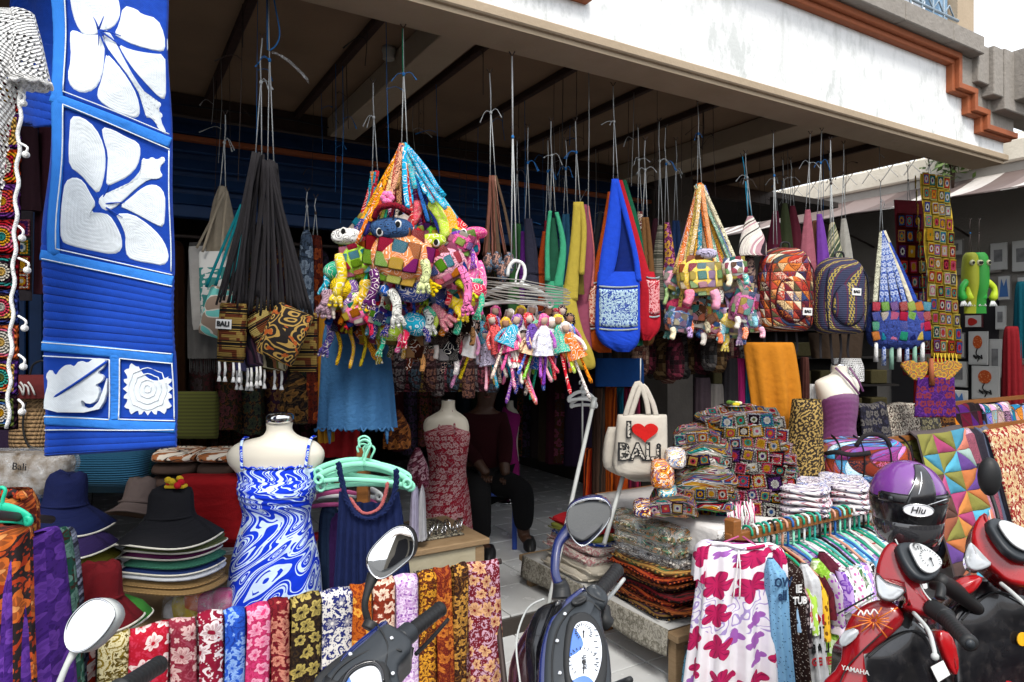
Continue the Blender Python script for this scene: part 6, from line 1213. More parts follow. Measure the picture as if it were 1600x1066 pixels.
# ---------------- right patchwork cluster
G2 = 'patchwork animal bags in the right cluster'; D2 = 3.75
crit('yellow bag with pastel square patches and pink feet, centre of the right cluster', G2, 1090, 432, 66, 62, D2-.1, 'f0d050', 4, (1100, 398, 12, 'b8b0c8', ()), (5, 5, PAS, 1.02), [(1068, 455, 1062, 478, 15, 'e87898', False, -.08), (1106, 455, 1108, 484, 14, 'e898b8', False, -.08)], [(1092, 290, 1075, 400, 7, 'c8a868'), (1094, 290, 1108, 395, 7, 'd89058')], M_pp)
G2N = []
for i, (u, v, w, h, c_, nm) in enumerate(((1060, 440, 44, 50, 'e8e0d8', 'white'), (1130, 440, 50, 54, 'b0a090', 'taupe'), (1150, 455, 48, 50, 'e0a8b8', 'pale pink'), (1048, 470, 38, 44, '4a70b0', 'blue'), (1125, 480, 52, 50, 'f0ece0', 'cream'), (1160, 480, 40, 52, 'c870a0', 'mauve'), (1085, 490, 44, 48, '30281c', 'dark brown'), (1058, 500, 40, 40, '5c7cb0', 'slate blue'), (1140, 510, 46, 40, 'e8d8a0', 'sand'), (1105, 510, 50, 36, 'a03040', 'crimson'), (1170, 500, 30, 40, '7a4aa0', 'violet'), (1145, 420, 36, 36, 'f0f0f0', 'bright white'))):
 cl = [PAS[(i*5) % 12], PAS[(i*3) % 12]]
 crit(nm+' patchwork animal bag '+['left of the yellow bag', 'right of the yellow bag', 'at the upper right', 'at the far left', 'below the yellow bag', 'at the far right', 'below centre left', 'at the lower left', 'at the lower right', 'at the bottom middle', 'on the extreme right', 'on the upper right shoulder'][i]+' of the right cluster', G2, u, v, w, h, D2+R.uniform(-.06, .1), c_, R.uniform(-25, 25), (u+R.uniform(-8, 8), v-h*.3, 9, cl[0], ((u, v-h*.32),)) if i % 3 == 0 else None, (4, 4, PAS, .95),
   [(u-12, v+h*.3, u-14, v+h*.3+18, 9, cl[1], i % 4 == 0, -.06), (u+12, v+h*.3, u+14, v+h*.3+16, 9, PAS[(i*7+3) % 12], False, -.06)], [(1093+R.uniform(-4, 4), 292, u, v-h*.35, 6, ['c8a868', 'e0c060', '2c98b8', 'b86848', '78a890', 'd8d0b0'][i % 6])])
t = T('strap_bundle', 'fan of floral and orange straps gathered above the right cluster', 'straps', 1093, 290, D2)
for i in range(16): strap(t, 1093+R.uniform(-5, 5), 289, 1052+i*6.2+R.uniform(-3, 3), 405+abs(i-6)*4, 7, ['c8a868', 'e07838', 'd8c890', '78a890', 'b84838', 'e8b040', '2ca0c0', '90886c'][i % 8], y=R.uniform(-.05, .02), y1=-.05)
hang(t, 1093, 290, 1090, 160)

CNM = {'e8305a': 'crimson pink', 'f08a18': 'orange', 'f0d020': 'yellow', '7cc828': 'lime', '20a8c8': 'cyan', '2858c0': 'blue', '7a3aa8': 'purple', 'f070a8': 'pink', 'f4e8d8': 'cream', 'c82030': 'red', '30b890': 'sea green', 'e0609a': 'rose', 'b8d840': 'pale lime', '1c2c7c': 'navy',
 'f0d860': 'pale yellow', 'e8a0b8': 'pastel pink', '90c8d8': 'pastel blue', 'f0ece0': 'ivory', 'c0a0d0': 'lilac', 'a8d890': 'pastel green', 'e8784c': 'coral', '8a5a3c': 'brown', '60b8b0': 'teal', 'f4e0c0': 'sand', 'f4e8c0': 'sand', 'd84870': 'raspberry', '4a70b0': 'denim blue'}
def filler(n, grp, nm, cu_, cv_, su, sv, d, pal, apex, seed, w0, dark=()):
 rr = random.Random(seed)
 for i in range(n):
  g = i*2.4; q_ = sqrt((i+.5)/n); u = cu_+su*q_*cos(g); v = cv_+sv*q_*sin(g); c_ = pal[i % len(pal)]; l1 = pal[(i*3+2) % len(pal)]; l2 = pal[(i*5+1+i//14*3) % len(pal)]; w = w0*rr.uniform(.75, 1.25)
  crit('%s small bag with %s and %s legs, %s %s of %s' % (CNM[c_], CNM[l1], CNM[l2], 'upper' if v < cv_ else 'lower', 'left' if u < cu_ else 'right', nm), grp, u, v, w, w*.85, d+rr.uniform(-.02, .08)+(.04 if q_ < .6 else 0), c_, rr.uniform(-40, 40), (u+rr.uniform(-12, 12), v-w*.35, 8, l2, ((u+rr.uniform(-6, 6), v-w*.36),)) if i % 3 == 0 else None, (3, 3, pal, .95) if i % 2 else None,
    [(u-w*.3, v+w*.2, u-w*.4, v+w*.2+rr.uniform(14, 30), rr.uniform(7, 13), l1, i % 2 == 0, -.03), (u+w*.3, v+w*.1, u+w*.35+rr.uniform(-8, 12), v+w*.2+rr.uniform(14, 30), rr.uniform(7, 13), l2, i % 3 == 0, -.04)], [(apex[0]+rr.uniform(-4, 4), apex[1], u, v-w*.3, 5, rr.choice(pal))], y=0)
filler(44, G1, 'big cluster', 632, 432, 116, 88, D1-.0, BR, (632, 232), 3, 36)
filler(26, G2, 'right cluster', 1108, 455, 62, 52, D2+.03, PAS, (1093, 292), 8, 34)
# ---------------- backpacks
def backpack(lb, u0, u1, v0, v1, d, m, mtrim, hk, tagp, txt='BALI', band=None, dang=True):
 cu_ = (u0+u1)/2; t = T('backpack', lb, 'backpack', cu_, (v0+v1)/2, d, rot=10, group='backpacks hanging by the roof edge'); h = v1-v0; w = u1-u0; D = .085
 mb = MB(); mb.loft(t.rows([(v0, cu_-w*.22, cu_+w*.22, D*.3), (v0+h*.06, cu_-w*.36, cu_+w*.36, D*.7), (v0+h*.2, u0+w*.04, u1-w*.04, D), (v0+h*.5, u0, u1, D*1.05), (v0+h*.88, u0+w*.01, u1-w*.01, D), (v1-h*.02, u0+w*.1, u1-w*.1, D*.7), (v1, u0+w*.2, u1-w*.2, D*.3)], 26), 36, p=.72); t.part('pack_body', mb, m)
 mb = MB(); P = [(cu_+w*.34*cos(g)*(1 if sin(g) < 0 else .95), v0+h*.62-h*.28*sin(g)) for g in [i*2*pi/28 for i in range(28)]]; P = [(a, min(b, v1-h*.08)) for a, b in P]; mb.pad(t.poly(P), -D*.92, .035, steps=6); t.part('front_pocket', mb, m)
 mb = MB(); mb.tube([(x, -D*.94-.004, z) for x, z in t.poly(P)], .004, 6, closed=True); t.part('zipper', mb, mtrim)
 for s in (-1, 1): mb = MB(); mb.tube(arc([t.p(cu_+s*w*.2, v0+h*.04, -D*.45), t.p(cu_+s*w*.40, v0+h*.25, -D*.85), t.p(cu_+s*w*.43, v0+h*.6, -D*.9), t.p(cu_+s*w*.36, v1-h*.06, -D*.8)], 16), .004, 6); t.part('piping', mb, mtrim)
 mb = MB(); mb.tube(arc([t.p(cu_-8, v0+3, 0), t.p(cu_-6, v0-8, 0), t.p(cu_+6, v0-8, 0), t.p(cu_+8, v0+3, 0)], 10), .006, 6); t.part('top_loop', mb, M_black)
 tu, tv = tagp; mb = MB(); y_ = -D*.92-.036; mb.box(t.p(tu, tv, y_), (.058, .004, .042), ry=.05); tg = t.part('tag', mb, mat('white_label', (.7, .7, .68), .7))
 tx = text_mb(txt, .021, bold=.0012); mb = MB(); mb.add([V(p)+V(t.p(tu, tv, y_-.004)) for p in tx.v], tx.f, None, False); t.part('lettering', mb, M_black, parent=tg)
 if dang:
  for i in range(4): u = u0+w*(.15+.2*i); mb = MB(); mb.tube(arc([t.p(u, v1-4, .02), t.p(u+R.uniform(-3, 3), v1+25, .02), t.p(u+R.uniform(-5, 5), v1+R.uniform(35, 52), .02)], 8), .009, 6, flat=.25, up=(0, 1, 0)); t.part('strap', mb, M_blk)
 hang(t, hk[0], v0-6, hk[1], hk[2], tail=False); return t
M_pwb = patches('backpack_patchwork', ['8a2c20', 'c87030', '3c1820', 'd8b888', '5c2030', '2c4470', 'b04838', 'e0d0b8', '4a4830', 'a83020'], 19, True, .5, .03)
backpack('red and orange patchwork backpack with a small white label', 1183, 1270, 388, 518, 3.98, M_pwb, cloth('maroon_binding', (.06, .01, .015)), (1210, 1207, 210), (1245, 488))
M_ikb = mat('indigo_ikat_stripe', lambda: (lambda x, y: (mix(mix((.03, .035, .075), (.35, .26, .06), lt(ab(fr(x*9+.5)-.5), .17)*gt(sn(y*170)*sn(x*300+y*85), -.1)), (.08, .02, .05), lt(ab(fr(x*18)-.5), .07)), sn(y*500)*.3))(*uv()), .9, bd=.003)
backpack('dark blue and gold ikat striped backpack with white label', 1270, 1353, 403, 522, 4.05, M_ikb, cloth('navy_binding', (.012, .014, .03)), (1300, 1296, 220), (1319, 458))
# ---------------- blue strap bundle bag
M_bluep = batik('blue_white_print', '1c3c98', 'c8d4e8', '90a8d8', 24, 6, 14)
t = T('patch_bag', 'blue patterned strap bag with patchwork and tassel body right of the backpacks', 'bag', 1400, 505, 4.72)
mb = MB(); mb.loft(t.rows([(470, 1368, 1440, .03), (480, 1358, 1446, .07), (510, 1354, 1446, .09), (535, 1358, 1440, .08), (545, 1370, 1430, .04)], 14), 28, p=.8); t.part('bag_body', mb, M_pd, col='384a90')
for j in range(4):
 for i in range(7): t.inst('patch', patchmesh(R.choice(PR)), Matrix.Translation(V(t.p(1362+i*13, 480+j*15, -.085+.008*abs(i-3)))) @ Matrix.Rotation(R.uniform(-.3, .3), 4, 'Y') @ Matrix.Diagonal((.029, .012, .033, 1)), BR[(i*3+j*5) % 14])
for i, (u1, m_) in enumerate(((1362, None), (1372, 1), (1382, 1), (1392, 1), (1400, 1), (1410, 1), (1420, None), (1428, None))): strap(t, 1377+R.uniform(-2, 2), 362, u1, 478, 8, ['c8c8b0', '2c48a0', '2c6858'][i % 3], m=M_bluep if m_ else None)
for i, u in enumerate((1364, 1376, 1388, 1400, 1412, 1424, 1436)): mb = MB(); mb.tube([t.p(u, 535, -.04), t.p(u+1, 565+(i % 3)*6, -.03)], [.012, .016], 8); t.part('tassel', mb, [M_yarn, M_bluep, cloth('mint_tassel', (.25, .45, .35))][i % 3])
hang(t, 1377, 364, 1376, 285)
# ---------------- crochet scarves
t = T('crochet_scarf', 'long yellow crochet scarf of bright granny squares with fringe hanging at the canopy corner', 'scarf', 1465, 415, 4.75, rot=14)
YC = ['f0d050', 'f8e070', 'f0c838', 'f8e888', 'e8b838']
for j in range(13):
 for i in range(4):
  f_ = j/12; u = 1443+f_*20+i*(13.0+f_*1.2); v = 281+j*21.6+i*(1.6-f_*.5)
  square(t, Matrix.Translation(V(t.p(u, v, .006*sin(i*2+j)))) @ Matrix.Rotation(R.uniform(-.06, .06), 4, 'Y'), .0285, .046, 'c83838' if j == 12 else YC[(i*2+j) % 5])
for j in range(12): square(t, Matrix.Translation(V(t.p(1432+j*1.8, 285+j*22, .04))) @ Matrix.Rotation(.9, 4, 'Z'), .03, .046, YC[j % 5])
mb = MB(); mb.grid(lambda a, b: t.p(1436+b*22+a*(54+b*4), 272+b*285+a*4, .018+.008*sin(b*20)), 8, 40, .3, 1.3, th=.003); t.part('net_backing', mb, cloth('yellow_yarn', (.62, .42, .04), .2, bd=.004))
for i in range(13): mb = MB(); mb.tube([t.p(1459+i*3.6, 552, 0), t.p(1457+i*3.6+(4 if i % 2 else -2), 566, -.01), t.p(1459+i*3.6, 574+(i % 3)*2, 0)], .003, 5); t.part('fringe', mb, cloth('yellow_yarn', (.62, .42, .04)))
hang(t, 1450, 272, 1448, 252, tail=False)
t = T('crochet_scarf', 'dark red crochet scarf of granny squares hanging behind the yellow one', 'scarf', 1420, 420, 4.95, rot=10)
for j in range(10):
 for i in range(3): square(t, Matrix.Translation(V(t.p(1407+i*15+j*1.6, 345+j*24, .01*sin(i+j)))) @ Matrix.Rotation(R.uniform(-.05, .05), 4, 'Y'), .034, .053, ['7a1018', '8a1820', '6a0c14'][(i+j) % 3])
mb = MB(); mb.grid(lambda a, b: t.p(1398+a*50+b*16, 312+b*275, .025), 6, 30, .3, 1.2, th=.003); t.part('net_backing', mb, cloth('maroon_yarn', (.12, .008, .015), .3)); hang(t, 1420, 314, 1418, 262, tail=False)
# ---------------- larger clothes below the bags
M_denim = cloth('faded_blue_crepe', (.05, .16, .34), .25, cr=60)
t = T('blue_dress', 'faded blue sleeveless tunic with scalloped hem hanging under the big bag cluster', 'dress', 560, 600, 3.05)
garment(t, [(480, 520, 600, .03), (520, 505, 606, .05), (600, 500, 614, .06), (640, 499, 617, .07), (668, 498, 619, .07)], M_denim, rip=.03, nr=11, N=34)
mb = MB(); mb.tube([t.p(498+i*2.05, 668+3*sin(i*1.4), -.06-.018*sin(i*.55)) for i in range(60)], .005, 6); t.part('scalloped_hem', mb, M_denim)
for u in (517, 606): mb = MB(); mb.tube([t.p(u, 666, -.03), t.p(u+1, 692, -.03)], [.012, .004], 7); t.part('corner_tie', mb, M_denim)
for (u0, u1, v0, v1, m, lb, dd) in ((500, 520, 470, 690, cloth('ochre_cloth', (.35, .16, .01)), 'ochre and blue edged shawl at the left of the blue tunic', 3.12), (482, 503, 370, 660, batik('rust_shawl', '5c1c08', 'a04818', '38100c', 14, 5), 'rust brown printed shawl hanging left of the big bag cluster', 3.3), (470, 488, 360, 520, batik('bluegrey_shawl', '48586c', '90a0b0', '283440', 14, 5), 'thin blue grey printed scarf in the gap left of the big cluster', 3.2), (500, 560, 640, 712, cloth('deep_red_cloth', (.25, .008, .01)), 'deep red cloth showing under the blue tunic', 3.3), (440, 486, 580, 660, batik('black_gold', '100c0a', '7c5828', '48341c', 12, 5), 'black and gold printed cloth behind the mannequin neck', 3.3), (600, 640, 640, 700, batik('brown_orange', '3c1c0c', 'a06028', '6c3814', 14, 5), 'brown orange printed cloth low behind the blue tunic', 3.4), (636, 668, 700, 760, batik('wine_white', '501020', 'b898a0', '80485c', 22, 5), 'wine and white gathered blouse beside the doorway mannequin', 3.6)):
 t = T('hanging_cloth', lb, 'cloth', (u0+u1)/2, v0, dd); garment(t, [(v0, (u0+u1)/2-4, (u0+u1)/2+4, .02), (v0+30, u0, u1, .04), (v1, u0-1, u1+1, .05)], m, rip=.014)
 if v0 < 500 and u0 < 500: hang(t, (u0+u1)/2, v0+1, (u0+u1)/2+1, v0-60, tail=False)
# fringe of dim bags/clothes behind, u 600-760, v 560-620 and 1000-1160
for i in range(14):
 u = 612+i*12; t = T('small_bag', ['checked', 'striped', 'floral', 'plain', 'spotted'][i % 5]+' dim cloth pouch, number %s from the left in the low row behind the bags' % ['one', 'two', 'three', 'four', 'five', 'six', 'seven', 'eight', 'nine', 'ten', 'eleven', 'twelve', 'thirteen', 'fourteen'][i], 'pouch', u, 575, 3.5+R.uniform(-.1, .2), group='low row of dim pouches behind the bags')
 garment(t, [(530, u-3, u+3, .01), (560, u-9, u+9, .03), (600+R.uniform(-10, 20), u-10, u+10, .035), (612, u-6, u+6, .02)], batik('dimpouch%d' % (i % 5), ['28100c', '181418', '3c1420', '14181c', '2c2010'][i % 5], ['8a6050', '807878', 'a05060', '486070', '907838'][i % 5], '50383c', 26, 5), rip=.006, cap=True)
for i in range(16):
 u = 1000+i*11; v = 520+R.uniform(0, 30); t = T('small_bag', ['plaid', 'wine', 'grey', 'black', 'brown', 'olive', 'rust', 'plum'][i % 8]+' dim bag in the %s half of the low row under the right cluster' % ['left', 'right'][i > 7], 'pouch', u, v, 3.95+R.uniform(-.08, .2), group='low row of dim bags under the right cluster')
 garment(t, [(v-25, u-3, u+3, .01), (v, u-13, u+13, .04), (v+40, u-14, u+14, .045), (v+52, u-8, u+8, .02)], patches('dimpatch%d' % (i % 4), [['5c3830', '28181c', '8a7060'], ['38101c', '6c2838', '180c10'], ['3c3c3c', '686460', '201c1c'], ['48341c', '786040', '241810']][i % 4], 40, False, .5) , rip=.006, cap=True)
M_orange_c = cloth('mustard_orange_cloth', (.52, .19, .012), .25)
t = T('orange_skirt', 'mustard orange cloth skirt hanging below the patchwork backpack', 'skirt', 1207, 600, 3.9)
garment(t, [(535, 1163, 1238, .03), (545, 1162, 1242, .05), (600, 1170, 1250, .06), (640, 1176, 1252, .06), (670, 1180, 1253, .07)], M_orange_c, rip=.045, nr=8, N=30)
M_leop = mat('gold_black_print', lambda: mix((.02, .012, .006), (.36, .24, .07), gt(noi(uv()[0], uv()[1], 75, 2), .52)), .8)
t = T('leopard_dress', 'gold and black speckled strapless dress standing between the skirt and the purple one', 'dress', 1258, 690, 3.7)
garment(t, [(624, 1238, 1282, .05), (650, 1236, 1284, .08), (690, 1230, 1284, .08), (740, 1224, 1286, .1), (790, 1218, 1290, .11)], M_leop, rip=.014)
for (u0, u1, v0, v1, c_, lb) in ((1130, 1152, 560, 640, (.02, .018, .02), 'black garment behind the crochet pile'), (1150, 1164, 560, 640, (.28, .01, .10), 'narrow crimson scarf left of the orange skirt'), (1160, 1172, 560, 650, (.01, .10, .16), 'narrow teal scarf left of the orange skirt'), (1212, 1240, 664, 690, (.45, .01, .015), 'bright red hem showing under the orange skirt'), (1252, 1262, 560, 680, (.06, .02, .015), 'dark brown scarf right of the orange skirt'), (1085, 1110, 590, 680, (.03, .02, .025), 'dark jacket behind the crochet pile'), (1108, 1130, 600, 680, (.12, .11, .10), 'grey striped garment behind the crochet pile'), (1262, 1275, 600, 640, (.5, .5, .48), 'white cup-shaped pale lining right of the skirt')):
 t = T('hanging_cloth', lb, 'cloth', (u0+u1)/2, v0, 3.98); garment(t, [(v0, u0+2, u1-2, .02), (v0+10, u0, u1, .04), (v1, u0-1, u1+1, .04)], cloth('hc%d' % u0, c_), rip=.01)
t = mannequin('mannequin', 'cream mannequin bust wearing a purple ruched halter top at the right', 1312, 3.9, [(572, 1300, 1322, .04), (584, 1299, 1324, .045), (592, 1282, 1336, .06), (600, 1274, 1342, .07), (625, 1280, 1336, .1), (660, 1286, 1332, .09), (700, 1282, 1338, .1)])
M_purp = mat('purple_ruched_velvet', lambda: (mix((.16, .012, .13), (.30, .06, .26), noi(uv()[0], uv()[1], 70, 3)), sn(uv()[1]*900)+noi(*uv(), 60, 3)), .6, sheen=.3, bd=.004)
t = T('ruched_bodice', 'purple ruched velvet halter top on the right mannequin bust', 'top', 1310, 650, 3.9)
garment(t, [(613, 1284, 1336, .09), (622, 1280, 1338, .115), (645, 1283, 1336, .11), (670, 1284, 1334, .10), (710, 1278, 1342, .12)], M_purp, rip=.006, nr=20, N=40)
for a, b in (((1300, 574), (1330, 614)), ((1322, 574), (1336, 610))): mb = MB(); mb.tube([t.p(*a, -.04), t.p((a[0]+b[0])/2, (a[1]+b[1])/2, -.085), t.p(*b, -.09)], .007, 6, flat=.4, up=(0, 1, 0)); t.part('strap', mb, M_purp)
t = T('lace_cloth', 'small white lace edged cloth hanging above the purple top', 'cloth', 1325, 580, 4.3); garment(t, [(560, 1302, 1345, .02), (575, 1298, 1350, .03), (596, 1300, 1350, .03)], M_lace, rip=.01)
t = T('dark_shawl', 'brown cloth behind the backpacks in front of the dim shelves', 'shawl', 1300, 560, 4.7); garment(t, [(520, 1262, 1350, .04), (560, 1270, 1345, .05)], M_dk[4], rip=.02)
# loose strings and wires left on the battens
for i in range(64):
 xb = R.choice([.53, 1.05, 1.58, 2.11, 2.64, 3.17, 4.35, 4.85]); y = R.uniform(2.75, 4.2); z = 3.0; t = Th('loose_string', 'short loose plastic string or wire tied to a ceiling batten', 'string', (xb+R.uniform(-.03, .03), y, z), R.uniform(0, 6), 'loose strings tied to the ceiling battens')
 m = R.choice([M_iron, M_iron, M_black, M_strb, M_str]); L = R.uniform(.1, .55) if i % 2 else R.uniform(.5, .95); mb = MB(); mb.tube([(0, 0, .02), (.004, 0, -L*.4), (R.uniform(-.02, .02), 0, -L)], R.uniform(.0012, .0025), 5); t.part('string', mb, m)
 mb = MB(); q_ = -L*R.uniform(.2, .9); s = R.choice((-1, 1)); mb.tube(arc([(0, 0, q_), (s*.04, .01, q_+.015), (s*R.uniform(.06, .12), 0, q_-R.uniform(0, .05))], 7), [.0015]*5+[.003, .004], 5, flat=.4); t.part('loose_end', mb, m)
# ================================================================ RIGHT SIDE GOODS
# crochet table with white cloth
tb = Th('goods_table', 'wooden table under a white cloth with black motifs carrying the crochet pile', 'table', (2.98, 2.52, 0)); TZ = .745
mb = MB(); mb.box((0, .05, TZ-.02), (1.3, .84, .04), b=.005); tb.part('table_top', mb, M_rackwood)
for x in (-.6, .6):
 for y in (-.32, .42): mb = MB(); mb.box((x, y, TZ/2-.02), (.05, .05, TZ-.04), b=.004); tb.part('leg', mb, M_rackwood)
def motif():
 x, y = uv(); X = x*11; fx = fr(X)-.5; cy = y*1.0-.055; dm = ab(fx)*.75+ab(cy)*7.5; c = mix((.62, .60, .58), (.025, .02, .02), lt(dm, .36)*gt(sn(dm*75), -.55))
 st_ = lt(ab(ab(fx)-.5), .07)*gt(sn(y*420), -.1)*lt(ab(cy), .04); c = mix(c, (.04, .03, .03), st_); return c, noi(x, y, 20, 2)
t = Th('table_cloth', 'white cloth with row of black diamond temple motifs over the edge of the crochet table', 'cloth', (2.98, 2.11, TZ))
mb = MB(); mb.grid(lambda a, b: (-.66+a*1.32, -.01-.006*sin(a*23)*b if b > .0 else 0, .004-b*.10-.008*sin(a*9)*b), 40, 6, 1.32, .11, th=-.003); t.part('front_drop', mb, mat('white_black_motif_cloth', motif, .85)); mb = MB(); mb.grid(lambda a, b: (-.66+a*1.32, b*.84, .006), 10, 6, 1.3, .8, th=.003); t.part('top_cloth', mb, cloth('white_cloth', (.6, .58, .56))); mb = MB(); mb.grid(lambda a, b: (-.662-.008*sin(a*17)*b, a*.85-.01, .007-b*.13-.012*sin(a*7)*b), 30, 6, .85, .14, th=.003); t.part('side_drop', mb, cloth('white_cloth', (.6, .58, .56)))
# layered crochet blankets
CB = batik('crochet_busy', '28181c', 'e0d0c0', 'c03850', 34, 5, 22, 'e8b040', '3c8aa0', .14)
M_multi = [grannytex('crochet_%d' % i, b_, 17+i*2) for i, b_ in enumerate(('e8e0d8', 'f0e8e4', 'e0a8b8', 'e8dccc'))]
GP = 'folded crochet blankets piled on the white-clothed table'
def blanket(lb, u0, u1, vt, vb, d, mi, cols, sqn, grp=GP, dep=.2, rot=0, sq=True, edge=None):
 cols = [c if R.random() > .55 else R.choice(['f0ece4', 'e8dcd4', 'e8b8c4', 'f4ecd8']) for c in cols*2]; cu_ = (u0+u1)/2; t = T('folded_blanket', lb, 'blanket', cu_, vb, d, rot=rot, group=grp); H = (vb-vt)*t.k
 hh = vb-vt; n = max(2, round(hh/16)); rows = []
 u0 += R.uniform(-7, 5); u1 += R.uniform(-5, 7)
 for j in range(n):
  a = vt+hh*j/n; b = vt+hh*(j+1)/n
  rows += [(a+1, u0+3, u1-3, dep*.93), (a+(b-a)*.35, u0-R.uniform(0, 3), u1+R.uniform(0, 3), dep), (a+(b-a)*.7, u0-R.uniform(0, 3), u1+R.uniform(0, 3), dep)]
 rows.append((vb, u0+3, u1-3, dep*.93)); rows = [(rows[0][0]-1, u0+10, u1-10, dep*.8)]+rows
 mb = MB(); mb.loft(t.rows(rows), 44, p=.5, rip=0); n_ = len(mb.v)
 ph_ = R.uniform(0, 6); mb.v = [(x+.006*sin(z*90+y*30+ph_), y+.012*sin(x*22+z*40+ph_), z-.018*(abs(x)/max(.1, (u1-u0)*t.k/2))**3+.010*sin(x*14+1)+.005*sin(x*41+ph_)+.006*sin(y*30+ph_)) for x, y, z in mb.v]; t.part('folds', mb, M_multi[mi])
 if sq:
  w = (u1-u0)*t.k; s = w/sqn/2
  for i in range(sqn):
   x = -w/2+s*(2*i+1); g_ = 2*abs(x)/w; y = -dep*(1-g_**4*.5)-.004+.006*sin(x*22); z0 = H*.47+.010*sin(x*14+1)-.018*g_**3
   square(t, Matrix.Translation((x*.98, y-.004, z0)) @ Matrix.Rotation(-x/w*.5*(1 if g_ > .6 else .2), 4, 'Z') @ Matrix.Rotation(R.uniform(-.2, .2), 4, 'Y') @ Matrix.Rotation(R.uniform(-.25, .25), 4, 'X'), s*.95, min(s*1.0, H*.60)*R.uniform(.9, 1.08), cols[i % len(cols)], sy=.02)
   if edge or vt < 655:
    M_ = Matrix.Translation((x*.9, -dep*.45, H+.004+.008*sin(x*14+1))) @ Matrix.Rotation(radians(-72), 4, 'X'); square(t, M_, s*.85, s*1.4, cols[(i+1) % len(cols)])
 return t
BL = [(1062, 1222, 772, 792, 1, ['501830', '2c3c70', 'e0e0d8'], 'pink fringed crochet blanket at the bottom of the pile', 7), (1074, 1226, 752, 772, 0, ['301c20', 'c83850', '284878'], 'crochet blanket with round flowers second from the bottom of the pile', 8), (1066, 1228, 730, 752, 3, ['2c1820', '38141c', '302030'], 'dark edged crochet blanket with yellow and red rosettes, third from the bottom', 7),
  (1078, 1230, 712, 730, 1, ['d0c0c0', 'c0b0b8'], 'pale pink and grey crochet blanket in the middle of the pile', 8), (1068, 1228, 694, 712, 2, ['301830', '402048', '182038'], 'dark blanket with big round red and white flowers above the middle', 8), (1072, 1226, 676, 694, 3, ['886860', 'b8a090', '705048'], 'beige brown crochet blanket near the top of the pile', 8),
  (1082, 1218, 660, 676, 0, ['181418', 'd8a030', '201a1c'], 'black and yellow bordered crochet blanket third from the top', 7), (1094, 1214, 640, 661, 1, ['c8c8d0', '8098c0', 'b8b0c0'], 'white and blue rosette crochet blanket on top of the pile', 6)]
for i, (u0, u1, vt, vb, mi, cols, lb, n) in enumerate(BL): blanket(lb, u0, u1, vt, vb, 3.45, mi, cols, n, rot=R.uniform(-3, 3)-8, dep=.19)
BL2 = [(1052, 1150, 735, 790, 1, ['e8d8c8', 'd84870', 'e8c840'], 'slanting white and pink crochet blanket at the lower left front of the pile', 6, 3.22), (1058, 1140, 690, 735, 0, ['301c28', '50203c', '3a3a60'], 'dark flowered crochet blanket at the left side of the pile', 5, 3.3), (1056, 1120, 668, 692, 2, ['302028', '60283c'], 'small dark crochet throw on the upper left of the pile', 4, 3.35), (1020, 1080, 770, 800, 2, ['38102c', '58183c'], 'plum wool bundle left of the crochet pile', 4, 3.15)]
for (u0, u1, vt, vb, mi, cols, lb, n, dd) in BL2: blanket(lb, u0, u1, vt, vb, dd, mi, cols, n, rot=-14, dep=.13)
for (u0, u1, vt, vb, c_, lb) in ((1018, 1052, 718, 760, 'd87820', 'orange batik bundle leaning at the left of the crochet pile'), (1028, 1056, 755, 778, '38a0b0', 'small turquoise cloth roll in the left bundle'), (1026, 1050, 775, 802, 'c03080', 'magenta cloth roll in the left bundle'), (1046, 1080, 775, 805, 'e89850', 'peach cloth roll beside the magenta one'), (990, 1022, 780, 806, '501838', 'dark wine cloth roll at the left end'), (1040, 1070, 700, 730, 'c8c8c8', 'crumpled clear plastic bag with pale yarn on the bundle')):
 t = T('cloth_roll', lb, 'cloth', (u0+u1)/2, vb, 3.12, rot=-10); mb = MB(); mb.loft(t.rows([(vt, u0+6, u1-6, .03), (vt+6, u0, u1, .07), (vb-6, u0-1, u1+1, .08), (vb, u0+4, u1-4, .05)], 12), 22, p=.75, rip=.008, nr=5); t.part('cloth', mb, motifs('roll_'+c_, c_, ['f0e8d8', '501830', 'e8b040', '2858a0'], 60))
# fringe of the blankets
t = T('yarn_fringe', 'white and pink knotted fringe spilling over the front edge of the crochet table', 'fringe', 1155, 800, 3.1)
for i in range(34): u = 1132+i*1.4; mb = MB(); mb.tube(arc([t.p(u, 786+R.uniform(-6, 6), 0), t.p(u+R.uniform(-4, 4), 805, -.02), t.p(u+R.uniform(-6, 6), 818+R.uniform(-6, 10), -.01)], 6), .0035, 5); t.part('yarn_strand', mb, [M_yarn, cloth('pink_yarn', (.6, .12, .25))][i % 3 == 0])
# offering dish
t = T('offering_dish', 'small silver offering dish with yellow flowers on top of the crochet pile', 'dish', 1147, 640, 3.42)
mb = MB(); mb.lathe([(.03, 0), (.035, .004), (.05, .012), (.066, .02), (.070, .024), (.064, .021), (.03, .012), (.001, .01)], (0, 0, 0), 26); t.part('dish', mb, M_chrome)
for i in range(12): g = i*1.9; mb = MB(); mb.ball((cos(g)*.03*(.3+i/14), sin(g)*.025, .028+.004*(i % 3)), (.013, .011, .009), 8); t.part('flower', mb, [M_bagp[0], cloth('cream_petal', (.7, .66, .4)), cloth('leafy', (.1, .2, .03))][i % 3])
